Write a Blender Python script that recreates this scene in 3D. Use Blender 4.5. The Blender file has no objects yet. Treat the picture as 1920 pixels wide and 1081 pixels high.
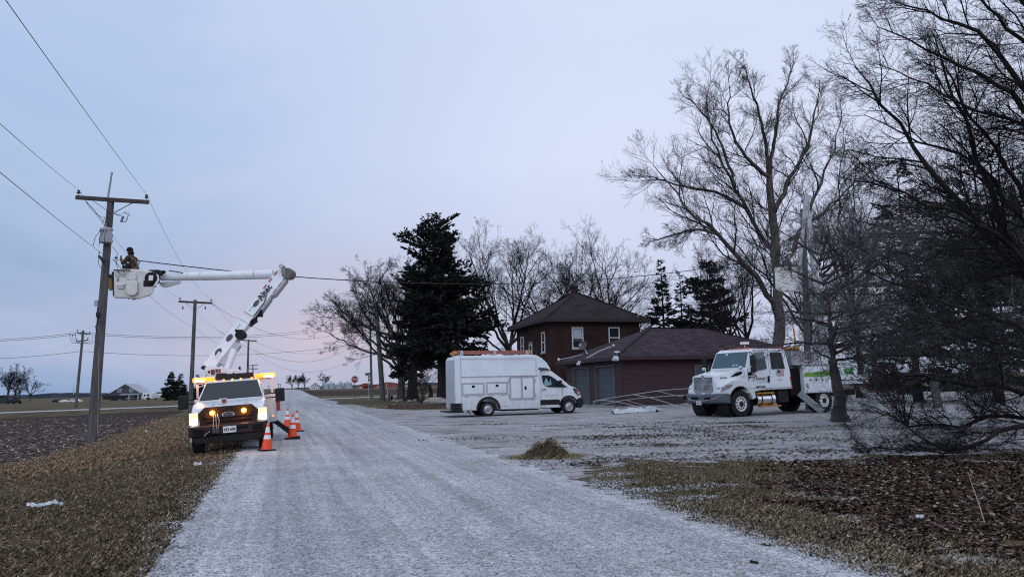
import bpy, math, random
import numpy as np
from mathutils import Matrix, Vector
from math import sin, cos, pi, radians, atan2, sqrt
SC = bpy.context.scene
COL = SC.collection
random.seed(7)
RNG = np.random.default_rng(11)

# ---------------------------------------------------------------- camera
FPX = 1350.0; PITCH = radians(7.55); ROLL = radians(1.3); CAMH = 1.64
Fv = np.array([0, cos(PITCH), sin(PITCH)])
_r0 = np.array([1, 0, 0.]); _u0 = np.array([0, -sin(PITCH), cos(PITCH)])
Rv = cos(ROLL)*_r0 - sin(ROLL)*_u0
Uv = sin(ROLL)*_r0 + cos(ROLL)*_u0
cd = bpy.data.cameras.new('camera'); cam = bpy.data.objects.new('camera', cd); COL.objects.link(cam)
cd.sensor_width = 36; cd.lens = 36*FPX/1920; cd.clip_end = 20000; cd.clip_start = 0.05
cam.matrix_world = Matrix(((Rv[0], Uv[0], -Fv[0], 0), (Rv[1], Uv[1], -Fv[1], 0), (Rv[2], Uv[2], -Fv[2], CAMH), (0, 0, 0, 1)))
SC.camera = cam

# ---------------------------------------------------------------- sky, sun, exposure
def s2l(*c):
    return tuple((v/255/12.92 if v/255 <= .04045 else ((v/255+.055)/1.055)**2.4) for v in c)
W = bpy.data.worlds.new('World'); SC.world = W; W.use_nodes = True
nt = W.node_tree; nt.nodes.clear()
def N(nt, t, **k):
    n = nt.nodes.new(t)
    for a, b in k.items(): setattr(n, a, b)
    return n
def ramp(nt, stops, interp='LINEAR'):
    r = N(nt, 'ShaderNodeValToRGB'); cr = r.color_ramp; cr.interpolation = interp
    while len(cr.elements) < len(stops): cr.elements.new(.5)
    for e, (p, c) in zip(cr.elements, stops): e.position = p; e.color = (*c, 1) if len(c) == 3 else c
    return r
L = nt.links.new
tc = N(nt, 'ShaderNodeTexCoord'); sep = N(nt, 'ShaderNodeSeparateXYZ'); L(tc.outputs['Generated'], sep.inputs[0])
# elevation colours (position = sine of the elevation)
rampR = ramp(nt, [(0, s2l(172, 186, 216)), (.05, s2l(182, 189, 218)), (.12, s2l(197, 203, 230)), (.2, s2l(212, 217, 243)), (.3, s2l(219, 226, 250)), (.45, s2l(213, 224, 249)), (1, s2l(226, 235, 251))])
rampL = ramp(nt, [(0, s2l(116, 148, 194)), (.022, s2l(128, 157, 198)), (.045, s2l(148, 164, 199)), (.15, s2l(154, 176, 210)), (.3, s2l(170, 194, 228)), (.45, s2l(172, 196, 234)), (1, s2l(226, 235, 251))])
L(sep.outputs['Z'], rampR.inputs[0]); L(sep.outputs['Z'], rampL.inputs[0])
azm = N(nt, 'ShaderNodeMath', operation='ARCTAN2'); L(sep.outputs['X'], azm.inputs[0]); L(sep.outputs['Y'], azm.inputs[1])
mrz = N(nt, 'ShaderNodeMapRange', interpolation_type='SMOOTHSTEP'); mrz.inputs['From Min'].default_value = radians(-36); mrz.inputs['From Max'].default_value = radians(9)
L(azm.outputs[0], mrz.inputs['Value'])
mx = N(nt, 'ShaderNodeMixRGB'); L(mrz.outputs[0], mx.inputs[0]); L(rampL.outputs[0], mx.inputs[1]); L(rampR.outputs[0], mx.inputs[2])
# thin high cloud, very soft
mp = N(nt, 'ShaderNodeMapping'); mp.inputs['Scale'].default_value = (1.2, 1.2, 3.6); mp.inputs['Rotation'].default_value = (.2, .25, .5)
L(tc.outputs['Generated'], mp.inputs[0])
nz = N(nt, 'ShaderNodeTexNoise'); nz.inputs['Scale'].default_value = 1.7; nz.inputs['Detail'].default_value = 5; nz.inputs['Roughness'].default_value = .5; nz.inputs['Distortion'].default_value = .6
L(mp.outputs[0], nz.inputs['Vector'])
cl = ramp(nt, [(.40, (0, 0, 0)), (.70, (.5, .5, .5))]); L(nz.outputs['Fac'], cl.inputs[0])
mx2 = N(nt, 'ShaderNodeMixRGB'); L(cl.outputs[0], mx2.inputs[0]); L(mx.outputs[0], mx2.inputs[1]); mx2.inputs[2].default_value = (*s2l(208, 217, 241), 1)
# dawn pink low in the north-west
dotn = N(nt, 'ShaderNodeVectorMath', operation='DISTANCE'); mp2 = N(nt, 'ShaderNodeMapping'); mp2.inputs['Scale'].default_value = (1, 1, 1.9)
L(tc.outputs['Generated'], mp2.inputs[0]); L(mp2.outputs[0], dotn.inputs[0]); dotn.inputs[1].default_value = (-.25, .965, .13)
pk = ramp(nt, [(0, (.60, .60, .60)), (.11, (.30, .30, .30)), (.32, (0, 0, 0))], 'EASE'); L(dotn.outputs['Value'], pk.inputs[0])
mx3 = N(nt, 'ShaderNodeMixRGB'); L(pk.outputs[0], mx3.inputs[0]); L(mx2.outputs[0], mx3.inputs[1]); mx3.inputs[2].default_value = (*s2l(216, 192, 200), 1)
# unseen sky behind the camera, brightened to light the vehicle fronts
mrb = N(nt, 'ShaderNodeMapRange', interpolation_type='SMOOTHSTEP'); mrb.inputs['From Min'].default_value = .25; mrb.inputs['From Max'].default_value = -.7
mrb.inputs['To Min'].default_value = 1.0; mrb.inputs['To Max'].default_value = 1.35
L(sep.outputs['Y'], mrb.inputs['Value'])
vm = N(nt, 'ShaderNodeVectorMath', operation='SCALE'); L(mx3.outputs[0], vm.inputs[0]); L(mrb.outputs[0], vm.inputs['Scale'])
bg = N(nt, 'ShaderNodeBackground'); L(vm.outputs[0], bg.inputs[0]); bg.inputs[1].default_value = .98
SUN_EL, SUN_AZ = 24, 200       # degrees; compass style, 0 = +Y, clockwise
sky = N(nt, 'ShaderNodeTexSky', sky_type='NISHITA'); sky.sun_disc = False; sky.sun_elevation = radians(SUN_EL); sky.sun_rotation = radians(SUN_AZ)
bg2 = N(nt, 'ShaderNodeBackground'); L(sky.outputs[0], bg2.inputs[0]); bg2.inputs[1].default_value = .004
ad = N(nt, 'ShaderNodeAddShader'); L(bg.outputs[0], ad.inputs[0]); L(bg2.outputs[0], ad.inputs[1])
wo = N(nt, 'ShaderNodeOutputWorld'); L(ad.outputs[0], wo.inputs[0])
sl = bpy.data.lights.new('sun', 'SUN'); sl.energy = .35; sl.angle = radians(35); sl.color = (1, .95, .92)
so = bpy.data.objects.new('sun', sl); COL.objects.link(so)
_d = Vector((sin(radians(SUN_AZ))*cos(radians(SUN_EL)), cos(radians(SUN_AZ))*cos(radians(SUN_EL)), sin(radians(SUN_EL))))
so.rotation_euler = _d.to_track_quat('Z', 'Y').to_euler()
SC.view_settings.view_transform = 'Standard'; SC.view_settings.look = 'None'; SC.view_settings.exposure = 0; SC.view_settings.gamma = 1
SC.cycles.transparent_max_bounces = 24
SC.cycles.use_denoising = False; SC.cycles.filter_width = 1.15; SC.cycles.volume_bounces = 0; SC.cycles.sample_clamp_indirect = 2.5; SC.cycles.diffuse_bounces = 3; SC.cycles.use_adaptive_sampling = False
W.cycles.sampling_method = 'MANUAL'; W.cycles.sample_map_resolution = 512

# ---------------------------------------------------------------- materials
MATS = {}
def mat(name, col, rough=.6, metal=0, var=0, vscale=8, bump=0, bscale=40, col2=None, spec=.5, emit=None, estr=0, coat=0, vmap=None, thr=(.35, .65), detail=5):
    if name in MATS: return MATS[name]
    m = bpy.data.materials.new(name); m.use_nodes = True; t = m.node_tree; b = t.nodes['Principled BSDF']
    b.inputs['Base Color'].default_value = (*col, 1); b.inputs['Roughness'].default_value = rough; b.inputs['Metallic'].default_value = metal
    b.inputs['Specular IOR Level'].default_value = spec if max(col) > .2 or metal > .5 else min(spec, .22)
    if coat: b.inputs['Coat Weight'].default_value = coat; b.inputs['Coat Roughness'].default_value = .08
    if emit: b.inputs['Emission Color'].default_value = (*emit, 1); b.inputs['Emission Strength'].default_value = estr
    tcn = N(t, 'ShaderNodeTexCoord'); vec = tcn.outputs['Object']
    if vmap:
        mm = N(t, 'ShaderNodeMapping'); mm.inputs['Scale'].default_value = vmap; t.links.new(vec, mm.inputs[0]); vec = mm.outputs[0]
    if var or col2:
        n = N(t, 'ShaderNodeTexNoise'); n.inputs['Scale'].default_value = vscale; n.inputs['Detail'].default_value = detail; n.inputs['Roughness'].default_value = .6
        t.links.new(vec, n.inputs['Vector'])
        c2 = col2 if col2 else tuple(max(0, c*(1-var)) for c in col)
        c1 = col if col2 else tuple(min(1, c*(1+var*.6)) for c in col)
        r = ramp(t, [(thr[0], c2), (thr[1], c1)]); t.links.new(n.outputs['Fac'], r.inputs[0]); t.links.new(r.outputs[0], b.inputs['Base Color'])
    if bump:
        n2 = N(t, 'ShaderNodeTexNoise'); n2.inputs['Scale'].default_value = bscale; n2.inputs['Detail'].default_value = 4
        t.links.new(vec, n2.inputs['Vector'])
        bp = N(t, 'ShaderNodeBump'); bp.inputs['Strength'].default_value = bump; bp.inputs['Distance'].default_value = .02
        t.links.new(n2.outputs['Fac'], bp.inputs['Height']); t.links.new(bp.outputs[0], b.inputs['Normal'])
    MATS[name] = m; return m
def M_white(): return mat('white_paint', (.80, .81, .82), .32, var=.05, vscale=1.6, coat=.25)
M_WHITE = mat('white_paint', (.74, .785, .82), .30, var=.07, vscale=1.3, coat=.3)
def grime(m, z0=.25, z1=1.5, amt=.55):
    t = m.node_tree; b = t.nodes['Principled BSDF']; src = b.inputs['Base Color'].links[0].from_socket
    c = N(t, 'ShaderNodeTexCoord'); s = N(t, 'ShaderNodeSeparateXYZ'); t.links.new(c.outputs['Object'], s.inputs[0])
    mr = N(t, 'ShaderNodeMapRange'); mr.inputs['From Min'].default_value = z1; mr.inputs['From Max'].default_value = z0; mr.inputs['To Max'].default_value = amt; t.links.new(s.outputs['Z'], mr.inputs['Value'])
    n = N(t, 'ShaderNodeTexNoise'); n.inputs['Scale'].default_value = 3.5; n.inputs['Detail'].default_value = 7; n.inputs['Roughness'].default_value = .7; t.links.new(c.outputs['Object'], n.inputs['Vector'])
    k = N(t, 'ShaderNodeMath', operation='MULTIPLY'); t.links.new(mr.outputs[0], k.inputs[0]); r = ramp(t, [(.3, (.25, .25, .25)), (.65, (1, 1, 1))]); t.links.new(n.outputs['Fac'], r.inputs[0]); t.links.new(r.outputs[0], k.inputs[1])
    x = N(t, 'ShaderNodeMixRGB'); t.links.new(k.outputs[0], x.inputs[0]); t.links.new(src, x.inputs[1]); x.inputs[2].default_value = (.30, .28, .26, 1); t.links.new(x.outputs[0], b.inputs['Base Color'])
grime(M_WHITE)
M_DIRTY_SHADED = mat('dusted_shaded_white', (.62, .62, .61), .5, var=.28, vscale=2.2)
M_BLACK = mat('black_plastic', (.018, .018, .02), .55, var=.3, vscale=9)
M_RUBBER = mat('tyre_rubber', (.022, .022, .023), .85, var=.35, vscale=6, bump=.25, bscale=30)
M_STEEL = mat('grey_steel', (.38, .39, .41), .42, .6, var=.15, vscale=5)
M_ALU = mat('brushed_aluminium', (.60, .61, .64), .35, .75, var=.12, vscale=9, vmap=(1, 8, 1))
M_CHROME = mat('chrome', (.72, .73, .75), .14, 1.0)
M_DGREY = mat('dark_grey_metal', (.075, .078, .085), .45, .3, var=.2, vscale=5)
M_BUMPER = mat('grey_painted_bumper', (.11, .12, .145), .42, var=.15, vscale=4)
M_HOLE = mat('dark_recess', (.008, .008, .009), .9)
M_CHASSIS = mat('chassis_black', (.02, .02, .021), .75, var=.4, vscale=4)
M_YELLOW = mat('safety_yellow', (.50, .22, .03), .45, var=.15, vscale=6)
M_RED = mat('red_lens', (.45, .02, .02), .25)
M_ORANGE = mat('cone_orange', (.85, .075, .015), .5, var=.12, vscale=7)
M_REFLECT = mat('reflective_white', (.78, .78, .78), .35, var=.12, vscale=20)
M_LETTER = mat('black_lettering', (.015, .015, .018), .5)
M_GREEN = mat('lime_green_stripe', (.12, .33, .025), .4)
def glass(name, tint=(.02, .025, .03), rough=.04, alpha=.0):
    if name in MATS: return MATS[name]
    m = bpy.data.materials.new(name); m.use_nodes = True; b = m.node_tree.nodes['Principled BSDF']
    b.inputs['Base Color'].default_value = (*tint, 1); b.inputs['Roughness'].default_value = rough; b.inputs['Specular IOR Level'].default_value = .45
    b.inputs['Coat Weight'].default_value = .1; b.inputs['Coat Roughness'].default_value = .02
    if alpha:
        t = m.node_tree; tr = N(t, 'ShaderNodeBsdfTransparent'); tr.inputs[0].default_value = (.72, .8, .8, 1); mixn = N(t, 'ShaderNodeMixShader'); mixn.inputs[0].default_value = 1-alpha
        t.links.new(tr.outputs[0], mixn.inputs[1]); t.links.new(b.outputs[0], mixn.inputs[2]); t.links.new(mixn.outputs[0], t.nodes['Material Output'].inputs[0])
    MATS[name] = m; return m
M_DGLASS = mat('black_privacy_glass', (.006, .006, .008), .12)
M_GLASS = glass('tinted_glass'); M_CGLASS = glass('clear_glass', (.03, .05, .055), .03, .62)

# ---------------------------------------------------------------- mesh builder
def nrm(v):
    v = np.asarray(v, float); l = np.linalg.norm(v); return v/l if l > 1e-12 else np.array([0, 0, 1.])
def frame(d, up=(0, 0, 1)):
    d = nrm(d); u = np.asarray(up, float)
    if abs(np.dot(d, nrm(u))) > .98: u = np.array([1., 0, 0])
    a = nrm(np.cross(u, d)); b = np.cross(d, a); return a, b
def root_of(o):
    while o.parent: o = o.parent
    return o
class MB:
    def __init__(s): s.v = []; s.f = []; s.m = []
    def add(s, vs, fs, mi=0):
        o = len(s.v); s.v += [tuple(float(c) for c in p) for p in vs]; s.f += [tuple(o+i for i in f) for f in fs]; s.m += [mi]*len(fs); return s
    def box(s, x0, x1, y0, y1, z0, z1, mi=0):
        return s.add([(x0, y0, z0), (x1, y0, z0), (x1, y1, z0), (x0, y1, z0), (x0, y0, z1), (x1, y0, z1), (x1, y1, z1), (x0, y1, z1)],
                     [(0, 3, 2, 1), (4, 5, 6, 7), (0, 1, 5, 4), (1, 2, 6, 5), (2, 3, 7, 6), (3, 0, 4, 7)], mi)
    def obox(s, c, a, b, d, mi=0):
        c, a, b, d = [np.asarray(q, float) for q in (c, a, b, d)]
        vs = [c-a-b-d, c+a-b-d, c+a+b-d, c-a+b-d, c-a-b+d, c+a-b+d, c+a+b+d, c-a+b+d]
        return s.add(vs, [(0, 3, 2, 1), (4, 5, 6, 7), (0, 1, 5, 4), (1, 2, 6, 5), (2, 3, 7, 6), (3, 0, 4, 7)], mi)
    def beam(s, p0, p1, w, h, mi=0, up=(0, 0, 1), w1=None, h1=None):
        p0 = np.asarray(p0, float); p1 = np.asarray(p1, float); a, b = frame(p1-p0, up)
        w1 = w if w1 is None else w1; h1 = h if h1 is None else h1
        vs = []
        for p, ww, hh in ((p0, w, h), (p1, w1, h1)):
            vs += [p-a*ww/2-b*hh/2, p+a*ww/2-b*hh/2, p+a*ww/2+b*hh/2, p-a*ww/2+b*hh/2]
        return s.add(vs, [(0, 3, 2, 1), (4, 5, 6, 7), (0, 1, 5, 4), (1, 2, 6, 5), (2, 3, 7, 6), (3, 0, 4, 7)], mi)
    def cyl(s, p0, p1, r0, r1=None, n=16, mi=0, cap=True):
        return s.tube([p0, p1], [r0, r0 if r1 is None else r1], n, mi, cap)
    def tube(s, pts, rad, n=8, mi=0, cap=True):
        pts = [np.asarray(p, float) for p in pts]
        if not hasattr(rad, '__len__'): rad = [rad]*len(pts)
        vs = []; a = b = None
        for i, p in enumerate(pts):
            d = pts[min(i+1, len(pts)-1)]-pts[max(i-1, 0)]
            if a is None: a, b = frame(d)
            else:
                d = nrm(d); a = nrm(a-d*np.dot(a, d)); b = np.cross(d, a)
            vs += [p+rad[i]*(a*cos(2*pi*k/n)+b*sin(2*pi*k/n)) for k in range(n)]
        fs = [(i*n+k, i*n+(k+1) % n, (i+1)*n+(k+1) % n, (i+1)*n+k) for i in range(len(pts)-1) for k in range(n)]
        if cap: fs += [tuple(reversed(range(n))), tuple((len(pts)-1)*n+k for k in range(n))]
        return s.add(vs, fs, mi)
    def lathe(s, c, ax, prof, n=24, mi=0, up=(0, 0, 1)):
        c = np.asarray(c, float); ax = nrm(ax); a, b = frame(ax, up)
        vs = [c+ax*h+r*(a*cos(2*pi*k/n)+b*sin(2*pi*k/n)) for r, h in prof for k in range(n)]
        fs = [(i*n+k, i*n+(k+1) % n, (i+1)*n+(k+1) % n, (i+1)*n+k) for i in range(len(prof)-1) for k in range(n)]
        return s.add(vs, fs, mi)
    def prism(s, poly, fn, w0, w1, mi=0):
        n = len(poly); vs = [fn(a, b, w0) for a, b in poly]+[fn(a, b, w1) for a, b in poly]
        return s.add(vs, [tuple(reversed(range(n))), tuple(range(n, 2*n))]+[(i, (i+1) % n, n+(i+1) % n, n+i) for i in range(n)], mi)
    def body(s, prof, wf, mi=0):
        n = len(prof); w = [wf(x, z) for x, z in prof]
        vs = [(x, -w[i], z) for i, (x, z) in enumerate(prof)]+[(x, w[i], z) for i, (x, z) in enumerate(prof)]
        return s.add(vs, [tuple(reversed(range(n))), tuple(range(n, 2*n))]+[(i, (i+1) % n, n+(i+1) % n, n+i) for i in range(n)], mi)
    def panel(s, pts, side, wf, off=.008, th=.02, mi=0):
        n = len(pts)
        vs = [(x, side*(wf(x, z)+off), z) for x, z in pts]+[(x, side*(wf(x, z)+off-th), z) for x, z in pts]
        return s.add(vs, [tuple(range(n)), tuple(reversed(range(n, 2*n)))]+[(i, n+i, n+(i+1) % n, (i+1) % n) for i in range(n)], mi)
    def ball(s, c, r, n=12, mi=0, jit=0, seed=0):
        rr = random.Random(seed)
        if not hasattr(r, '__len__'): r = (r, r, r)
        m = max(4, n//2); vs = [(c[0], c[1], c[2]-r[2])]
        for i in range(1, m):
            ph = -pi/2+pi*i/m
            for k in range(n):
                j = 1+rr.uniform(-jit, jit); th = 2*pi*k/n
                vs.append((c[0]+r[0]*j*cos(ph)*cos(th), c[1]+r[1]*j*cos(ph)*sin(th), c[2]+r[2]*j*sin(ph)))
        vs.append((c[0], c[1], c[2]+r[2])); t = len(vs)-1
        fs = [(0, 1+(k+1) % n, 1+k) for k in range(n)]
        for i in range(m-2):
            fs += [(1+i*n+k, 1+i*n+(k+1) % n, 1+(i+1)*n+(k+1) % n, 1+(i+1)*n+k) for k in range(n)]
        o = 1+(m-2)*n; fs += [(o+k, o+(k+1) % n, t) for k in range(n)]
        return s.add(vs, fs, mi)
    def build(s, name, mats, parent=None, bevel=0, world=False, angle=.6, seg=2):
        me = bpy.data.meshes.new(name); vs = s.v
        if world and parent is not None:
            im = root_of(parent).matrix_basis.inverted(); vs = [tuple(im @ Vector(p)) for p in vs]
        me.from_pydata(vs, [], s.f)
        if not isinstance(mats, (list, tuple)): mats = [mats]
        for m_ in mats: me.materials.append(m_)
        if len(mats) > 1: me.polygons.foreach_set('material_index', s.m)
        me.update()
        import bmesh as _b
        bm = _b.new(); bm.from_mesh(me); _b.ops.recalc_face_normals(bm, faces=bm.faces); bm.to_mesh(me); bm.free()
        me.polygons.foreach_set('use_smooth', [True]*len(me.polygons)); me.set_sharp_from_angle(angle=angle)
        o = bpy.data.objects.new(name, me); COL.objects.link(o)
        if parent is not None: o.parent = parent
        if bevel:
            bv = o.modifiers.new('bevel', 'BEVEL'); bv.width = bevel; bv.segments = seg; bv.limit_method = 'ANGLE'; bv.angle_limit = radians(32); bv.harden_normals = False
        return o
def fastmesh(name, V, F, m, parent=None, smooth=False, attr=None):
    """numpy verts, faces (n,k) as one mesh object"""
    me = bpy.data.meshes.new(name); V = np.asarray(V, np.float32); F = np.asarray(F, np.int32); k = F.shape[1]
    me.vertices.add(len(V)); me.vertices.foreach_set('co', V.ravel())
    me.loops.add(F.size); me.loops.foreach_set('vertex_index', F.ravel())
    me.polygons.add(len(F)); me.polygons.foreach_set('loop_start', np.arange(len(F), dtype=np.int32)*k)
    if smooth: me.polygons.foreach_set('use_smooth', np.ones(len(F), bool))
    me.update(calc_edges=True)
    if attr:
        for an, av in attr.items():
            a = me.attributes.new(an, 'FLOAT', 'POINT'); a.data.foreach_set('value', np.asarray(av, np.float32))
    me.materials.append(m); o = bpy.data.objects.new(name, me); COL.objects.link(o)
    if parent is not None:
        o.parent = parent
    return o
def thing(name, label, cat, loc=(0, 0, 0), rot=(0, 0, 0), group=None):
    o = bpy.data.objects.new(name, None); COL.objects.link(o); o.location = tuple(float(c) for c in loc); o.rotation_euler = rot
    o.empty_display_size = .2
    o['label'] = label; o['category'] = cat
    if group: o['group'] = group
    return o
def tag(o, label=None, cat=None, group=None, kind=None):
    if label: o['label'] = label
    if cat: o['category'] = cat
    if group: o['group'] = group
    if kind: o['kind'] = kind
    return o
def text(s, size, m, c, xd, yd, parent=None, name='lettering', world=False, bold=0.0, sx=1.0):
    cu = bpy.data.curves.new(name, 'FONT'); cu.body = s; cu.size = size; cu.align_x = 'CENTER'; cu.align_y = 'CENTER'; cu.extrude = .002; cu.offset = bold; cu.resolution_u = 2
    t = bpy.data.objects.new('tmp', cu); me = bpy.data.meshes.new_from_object(t); bpy.data.objects.remove(t)
    xd = nrm(xd); yd = nrm(yd); zd = np.cross(xd, yd); c = np.asarray(c, float)
    im = root_of(parent).matrix_basis.inverted() if (world and parent is not None) else None
    for v in me.vertices:
        p = c+xd*v.co.x*sx+yd*v.co.y+zd*v.co.z; v.co = im @ Vector(p) if im is not None else Vector(p)
    me.materials.clear(); me.materials.append(m); me.name = name
    o = bpy.data.objects.new(name, me); COL.objects.link(o)
    if parent is not None: o.parent = parent
    return o

def marks(groups, size, m, c, xd, yd, parent, world=False, name='worn_lettering'):
    """worn lettering too small to read: short strokes grouped like words"""
    xd = nrm(xd); yd = nrm(yd); zd = np.cross(xd, yd); c = np.asarray(c, float); r = random.Random(sum(groups)); q = MB(); n = sum(groups)+len(groups)-1; x = -n*size*.31
    for g in groups:
        for _ in range(g):
            h = size*r.uniform(.55, .72); q.obox(c+xd*x, xd*size*.05, yd*h/2, zd*.0015)
            q.obox(c+xd*(x+size*.2)+yd*h*r.choice((-.44, 0, .44)), xd*size*.15, yd*size*.05, zd*.0013); x += size*.62
        x += size*.62
    return q.build(name, m, parent, world=world)
# ---------------------------------------------------------------- pixel and terrain helpers
def ray(x, y): return Fv+(x-960)/FPX*Rv-(y-540.5)/FPX*Uv
RD = np.array([-.302, .9533]); UD = np.array([.9533, .302])       # along the road, across it
def xl(y): return -1.1-.317*y
def xr(y): return 4.75-.311*y
def sstep(x, a, b):
    t = np.clip((x-a)/(b-a), 0, 1); return t*t*(3-2*t)
def hgt(x, y):
    x = np.asarray(x, float); y = np.asarray(y, float)
    d = (xl(y)-.25-x)*.953                                 # metres left of the road edge
    c = (y-(69.5+(x+48.8)*1.0))                              # beyond the cross road
    near = sstep(-c, 6, 16)
    s = -.085*np.clip(d, 0, 2.2)-.045*np.clip(d-2.2, 0, 3.5)
    z = s*near
    r = np.hypot(x, y); az = np.degrees(np.arctan2(x, y))
    far = sstep(az, -26, -17)
    z = z+sstep(r, 110, 330)*(far*.9-(1-far)*1.5)+sstep(r, 500, 1500)*(far*2.-(1-far)*6)
    z = z*np.where(y < -5, np.clip(1+(y+5)/10, 0, 1), 1)
    return z
def G(x, y):
    d = ray(x, y); z = 0.
    for _ in range(12):
        t = (z-CAMH)/d[2]; p = np.array([0, 0, CAMH])+t*d; z = .5*z+.5*float(hgt(p[0], p[1]))
    p[2] = float(hgt(p[0], p[1])); return p
def A(x, y, Y):
    d = ray(x, y); return np.array([0, 0, CAMH])+d*(Y/d[1])
def onground(p): return np.array([p[0], p[1], float(hgt(p[0], p[1]))])
def PX(X, Y, Z):
    d = np.array([X, Y, Z-CAMH]); z = d@Fv; return 960+FPX*(d@Rv)/z, 540.5-FPX*(d@Uv)/z
# ---------------------------------------------------------------- ground sheets (all share one polar grid)
th = np.concatenate([np.arange(-180, -52, 4.), np.arange(-52, 52, .4), np.arange(52, 180, 4.)]); th = np.radians(th)
rr = [1.2]
while rr[-1] < 9000: rr.append(rr[-1]*1.03)
rr = np.array(rr); NR, NT = len(rr), len(th)
GX = np.outer(rr, np.sin(th)); GY = np.outer(rr, np.cos(th)); GZ = hgt(GX, GY)
GZ[rr > 4000] = GZ[rr > 4000]*1.0
def polydist(poly, X, Y):
    poly = np.asarray(poly, float)[:, :2]; n = len(poly); best = np.full(X.shape, 1e9); ins = np.zeros(X.shape, bool)
    for i in range(n):
        a = poly[i]; b = poly[(i+1) % n]; ab = b-a; t = np.clip(((X-a[0])*ab[0]+(Y-a[1])*ab[1])/(ab@ab+1e-12), 0, 1)
        best = np.minimum(best, np.hypot(X-a[0]-t*ab[0], Y-a[1]-t*ab[1]))
        if a[1] != b[1]:
            c = ((a[1] > Y) != (b[1] > Y)) & (X < (b[0]-a[0])*(Y-a[1])/(b[1]-a[1])+a[0]); ins ^= c
    return np.where(ins, best, -best)
def sheet(name, poly, off, m, margin=1.2):
    raw = np.full(GX.shape, 5.) if poly is None else polydist(poly, GX, GY); sd = np.clip(raw, -3, 3) if poly is not None else raw
    idx = np.arange(NR*NT).reshape(NR, NT)
    a = idx[:-1, :]; b = idx[1:, :]; F = np.stack([a, np.roll(a, -1, 1), np.roll(b, -1, 1), b], -1).reshape(-1, 4)
    s = sd.ravel(); mg = margin+np.repeat(rr, NT)*.03
    rw = raw.ravel(); keep = (rw[F]+mg[F] > 0).any(1); F = F[keep]
    used = np.unique(F); remap = -np.ones(NR*NT, int); remap[used] = np.arange(len(used))
    V = np.stack([GX.ravel(), GY.ravel(), GZ.ravel()+off*np.clip(np.repeat(rr, NT)/25, 1, 40)], -1)[used]
    F = remap[F]
    if poly is None:
        c = len(V); V = np.vstack([V, [0, 0, 0]])
    o = fastmesh(name, V, F, m, smooth=True, attr={'sd': s[used] if poly is not None else np.append(s[used], 5)})
    tag(o, kind='structure'); return o
def gmat(name, build, edge=None, eamp=.5, escale=3.0, bumpd=.02):
    """ground material: build(t, vec) -> (colour socket, height socket, roughness)"""
    m = bpy.data.materials.new(name); m.use_nodes = True; t = m.node_tree; b = t.nodes['Principled BSDF']
    g = N(t, 'ShaderNodeNewGeometry'); vec = g.outputs['Position']
    col, hs, ro, bs = build(t, vec)
    t.links.new(col, b.inputs['Base Color']); b.inputs['Roughness'].default_value = ro; b.inputs['Specular IOR Level'].default_value = .04
    if hs is not None:
        bp = N(t, 'ShaderNodeBump'); bp.inputs['Strength'].default_value = bs; bp.inputs['Distance'].default_value = bumpd
        t.links.new(hs, bp.inputs['Height']); t.links.new(bp.outputs[0], b.inputs['Normal'])
    if edge is not None:
        at = N(t, 'ShaderNodeAttribute'); at.attribute_name = 'sd'
        n1 = noise(t, vec, escale, 8, .68); 
        ma = N(t, 'ShaderNodeMath', operation='MULTIPLY_ADD'); t.links.new(n1, ma.inputs[0]); ma.inputs[1].default_value = 2*eamp; ma.inputs[2].default_value = -eamp+edge
        ab = N(t, 'ShaderNodeMath', operation='ADD'); t.links.new(at.outputs['Fac'], ab.inputs[0]); t.links.new(ma.outputs[0], ab.inputs[1])
        gt = N(t, 'ShaderNodeMapRange'); gt.inputs['From Min'].default_value = -.04; gt.inputs['From Max'].default_value = .04; t.links.new(ab.outputs[0], gt.inputs['Value'])
        tr = N(t, 'ShaderNodeBsdfTransparent'); mixn = N(t, 'ShaderNodeMixShader')
        t.links.new(gt.outputs[0], mixn.inputs[0]); t.links.new(tr.outputs[0], mixn.inputs[1]); t.links.new(b.outputs[0], mixn.inputs[2])
        t.links.new(mixn.outputs[0], t.nodes['Material Output'].inputs[0])
    return m
def noise(t, vec, sc, det=5, ro=.55, dist=0, out='Fac'):
    n = N(t, 'ShaderNodeTexNoise'); n.inputs['Scale'].default_value = sc; n.inputs['Detail'].default_value = det; n.inputs['Roughness'].default_value = ro; n.inputs['Distortion'].default_value = dist
    t.links.new(vec, n.inputs['Vector']); return n.outputs[out]
def mixc(t, fac, a, b, mode='MIX'):
    x = N(t, 'ShaderNodeMixRGB', blend_type=mode)
    for i, q in ((0, fac), (1, a), (2, b)):
        if hasattr(q, 'links'): t.links.new(q, x.inputs[i])
        elif isinstance(q, (int, float)): x.inputs[i].default_value = q
        else: x.inputs[i].default_value = (*q, 1)
    return x.outputs[0]
def rampf(t, src, stops):
    r = ramp(t, stops); t.links.new(src, r.inputs[0]); return r.outputs[0]
def g1(v): return (v, v, v)
def stones(t, vec, sc):
    v = N(t, 'ShaderNodeTexVoronoi'); v.inputs['Scale'].default_value = sc; t.links.new(vec, v.inputs['Vector'])
    v.inputs['Randomness'].default_value = 1; s = N(t, 'ShaderNodeSeparateColor'); t.links.new(v.outputs['Color'], s.inputs[0])
    return s.outputs[0], v.outputs['Distance']
def mapped(t, vec, ang, scale):
    m1 = N(t, 'ShaderNodeMapping'); m1.inputs['Rotation'].default_value = (0, 0, ang); t.links.new(vec, m1.inputs[0])
    m2 = N(t, 'ShaderNodeMapping'); m2.inputs['Scale'].default_value = scale; t.links.new(m1.outputs[0], m2.inputs[0]); return m2.outputs[0]
ROADANG = -radians(17.6)
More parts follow.
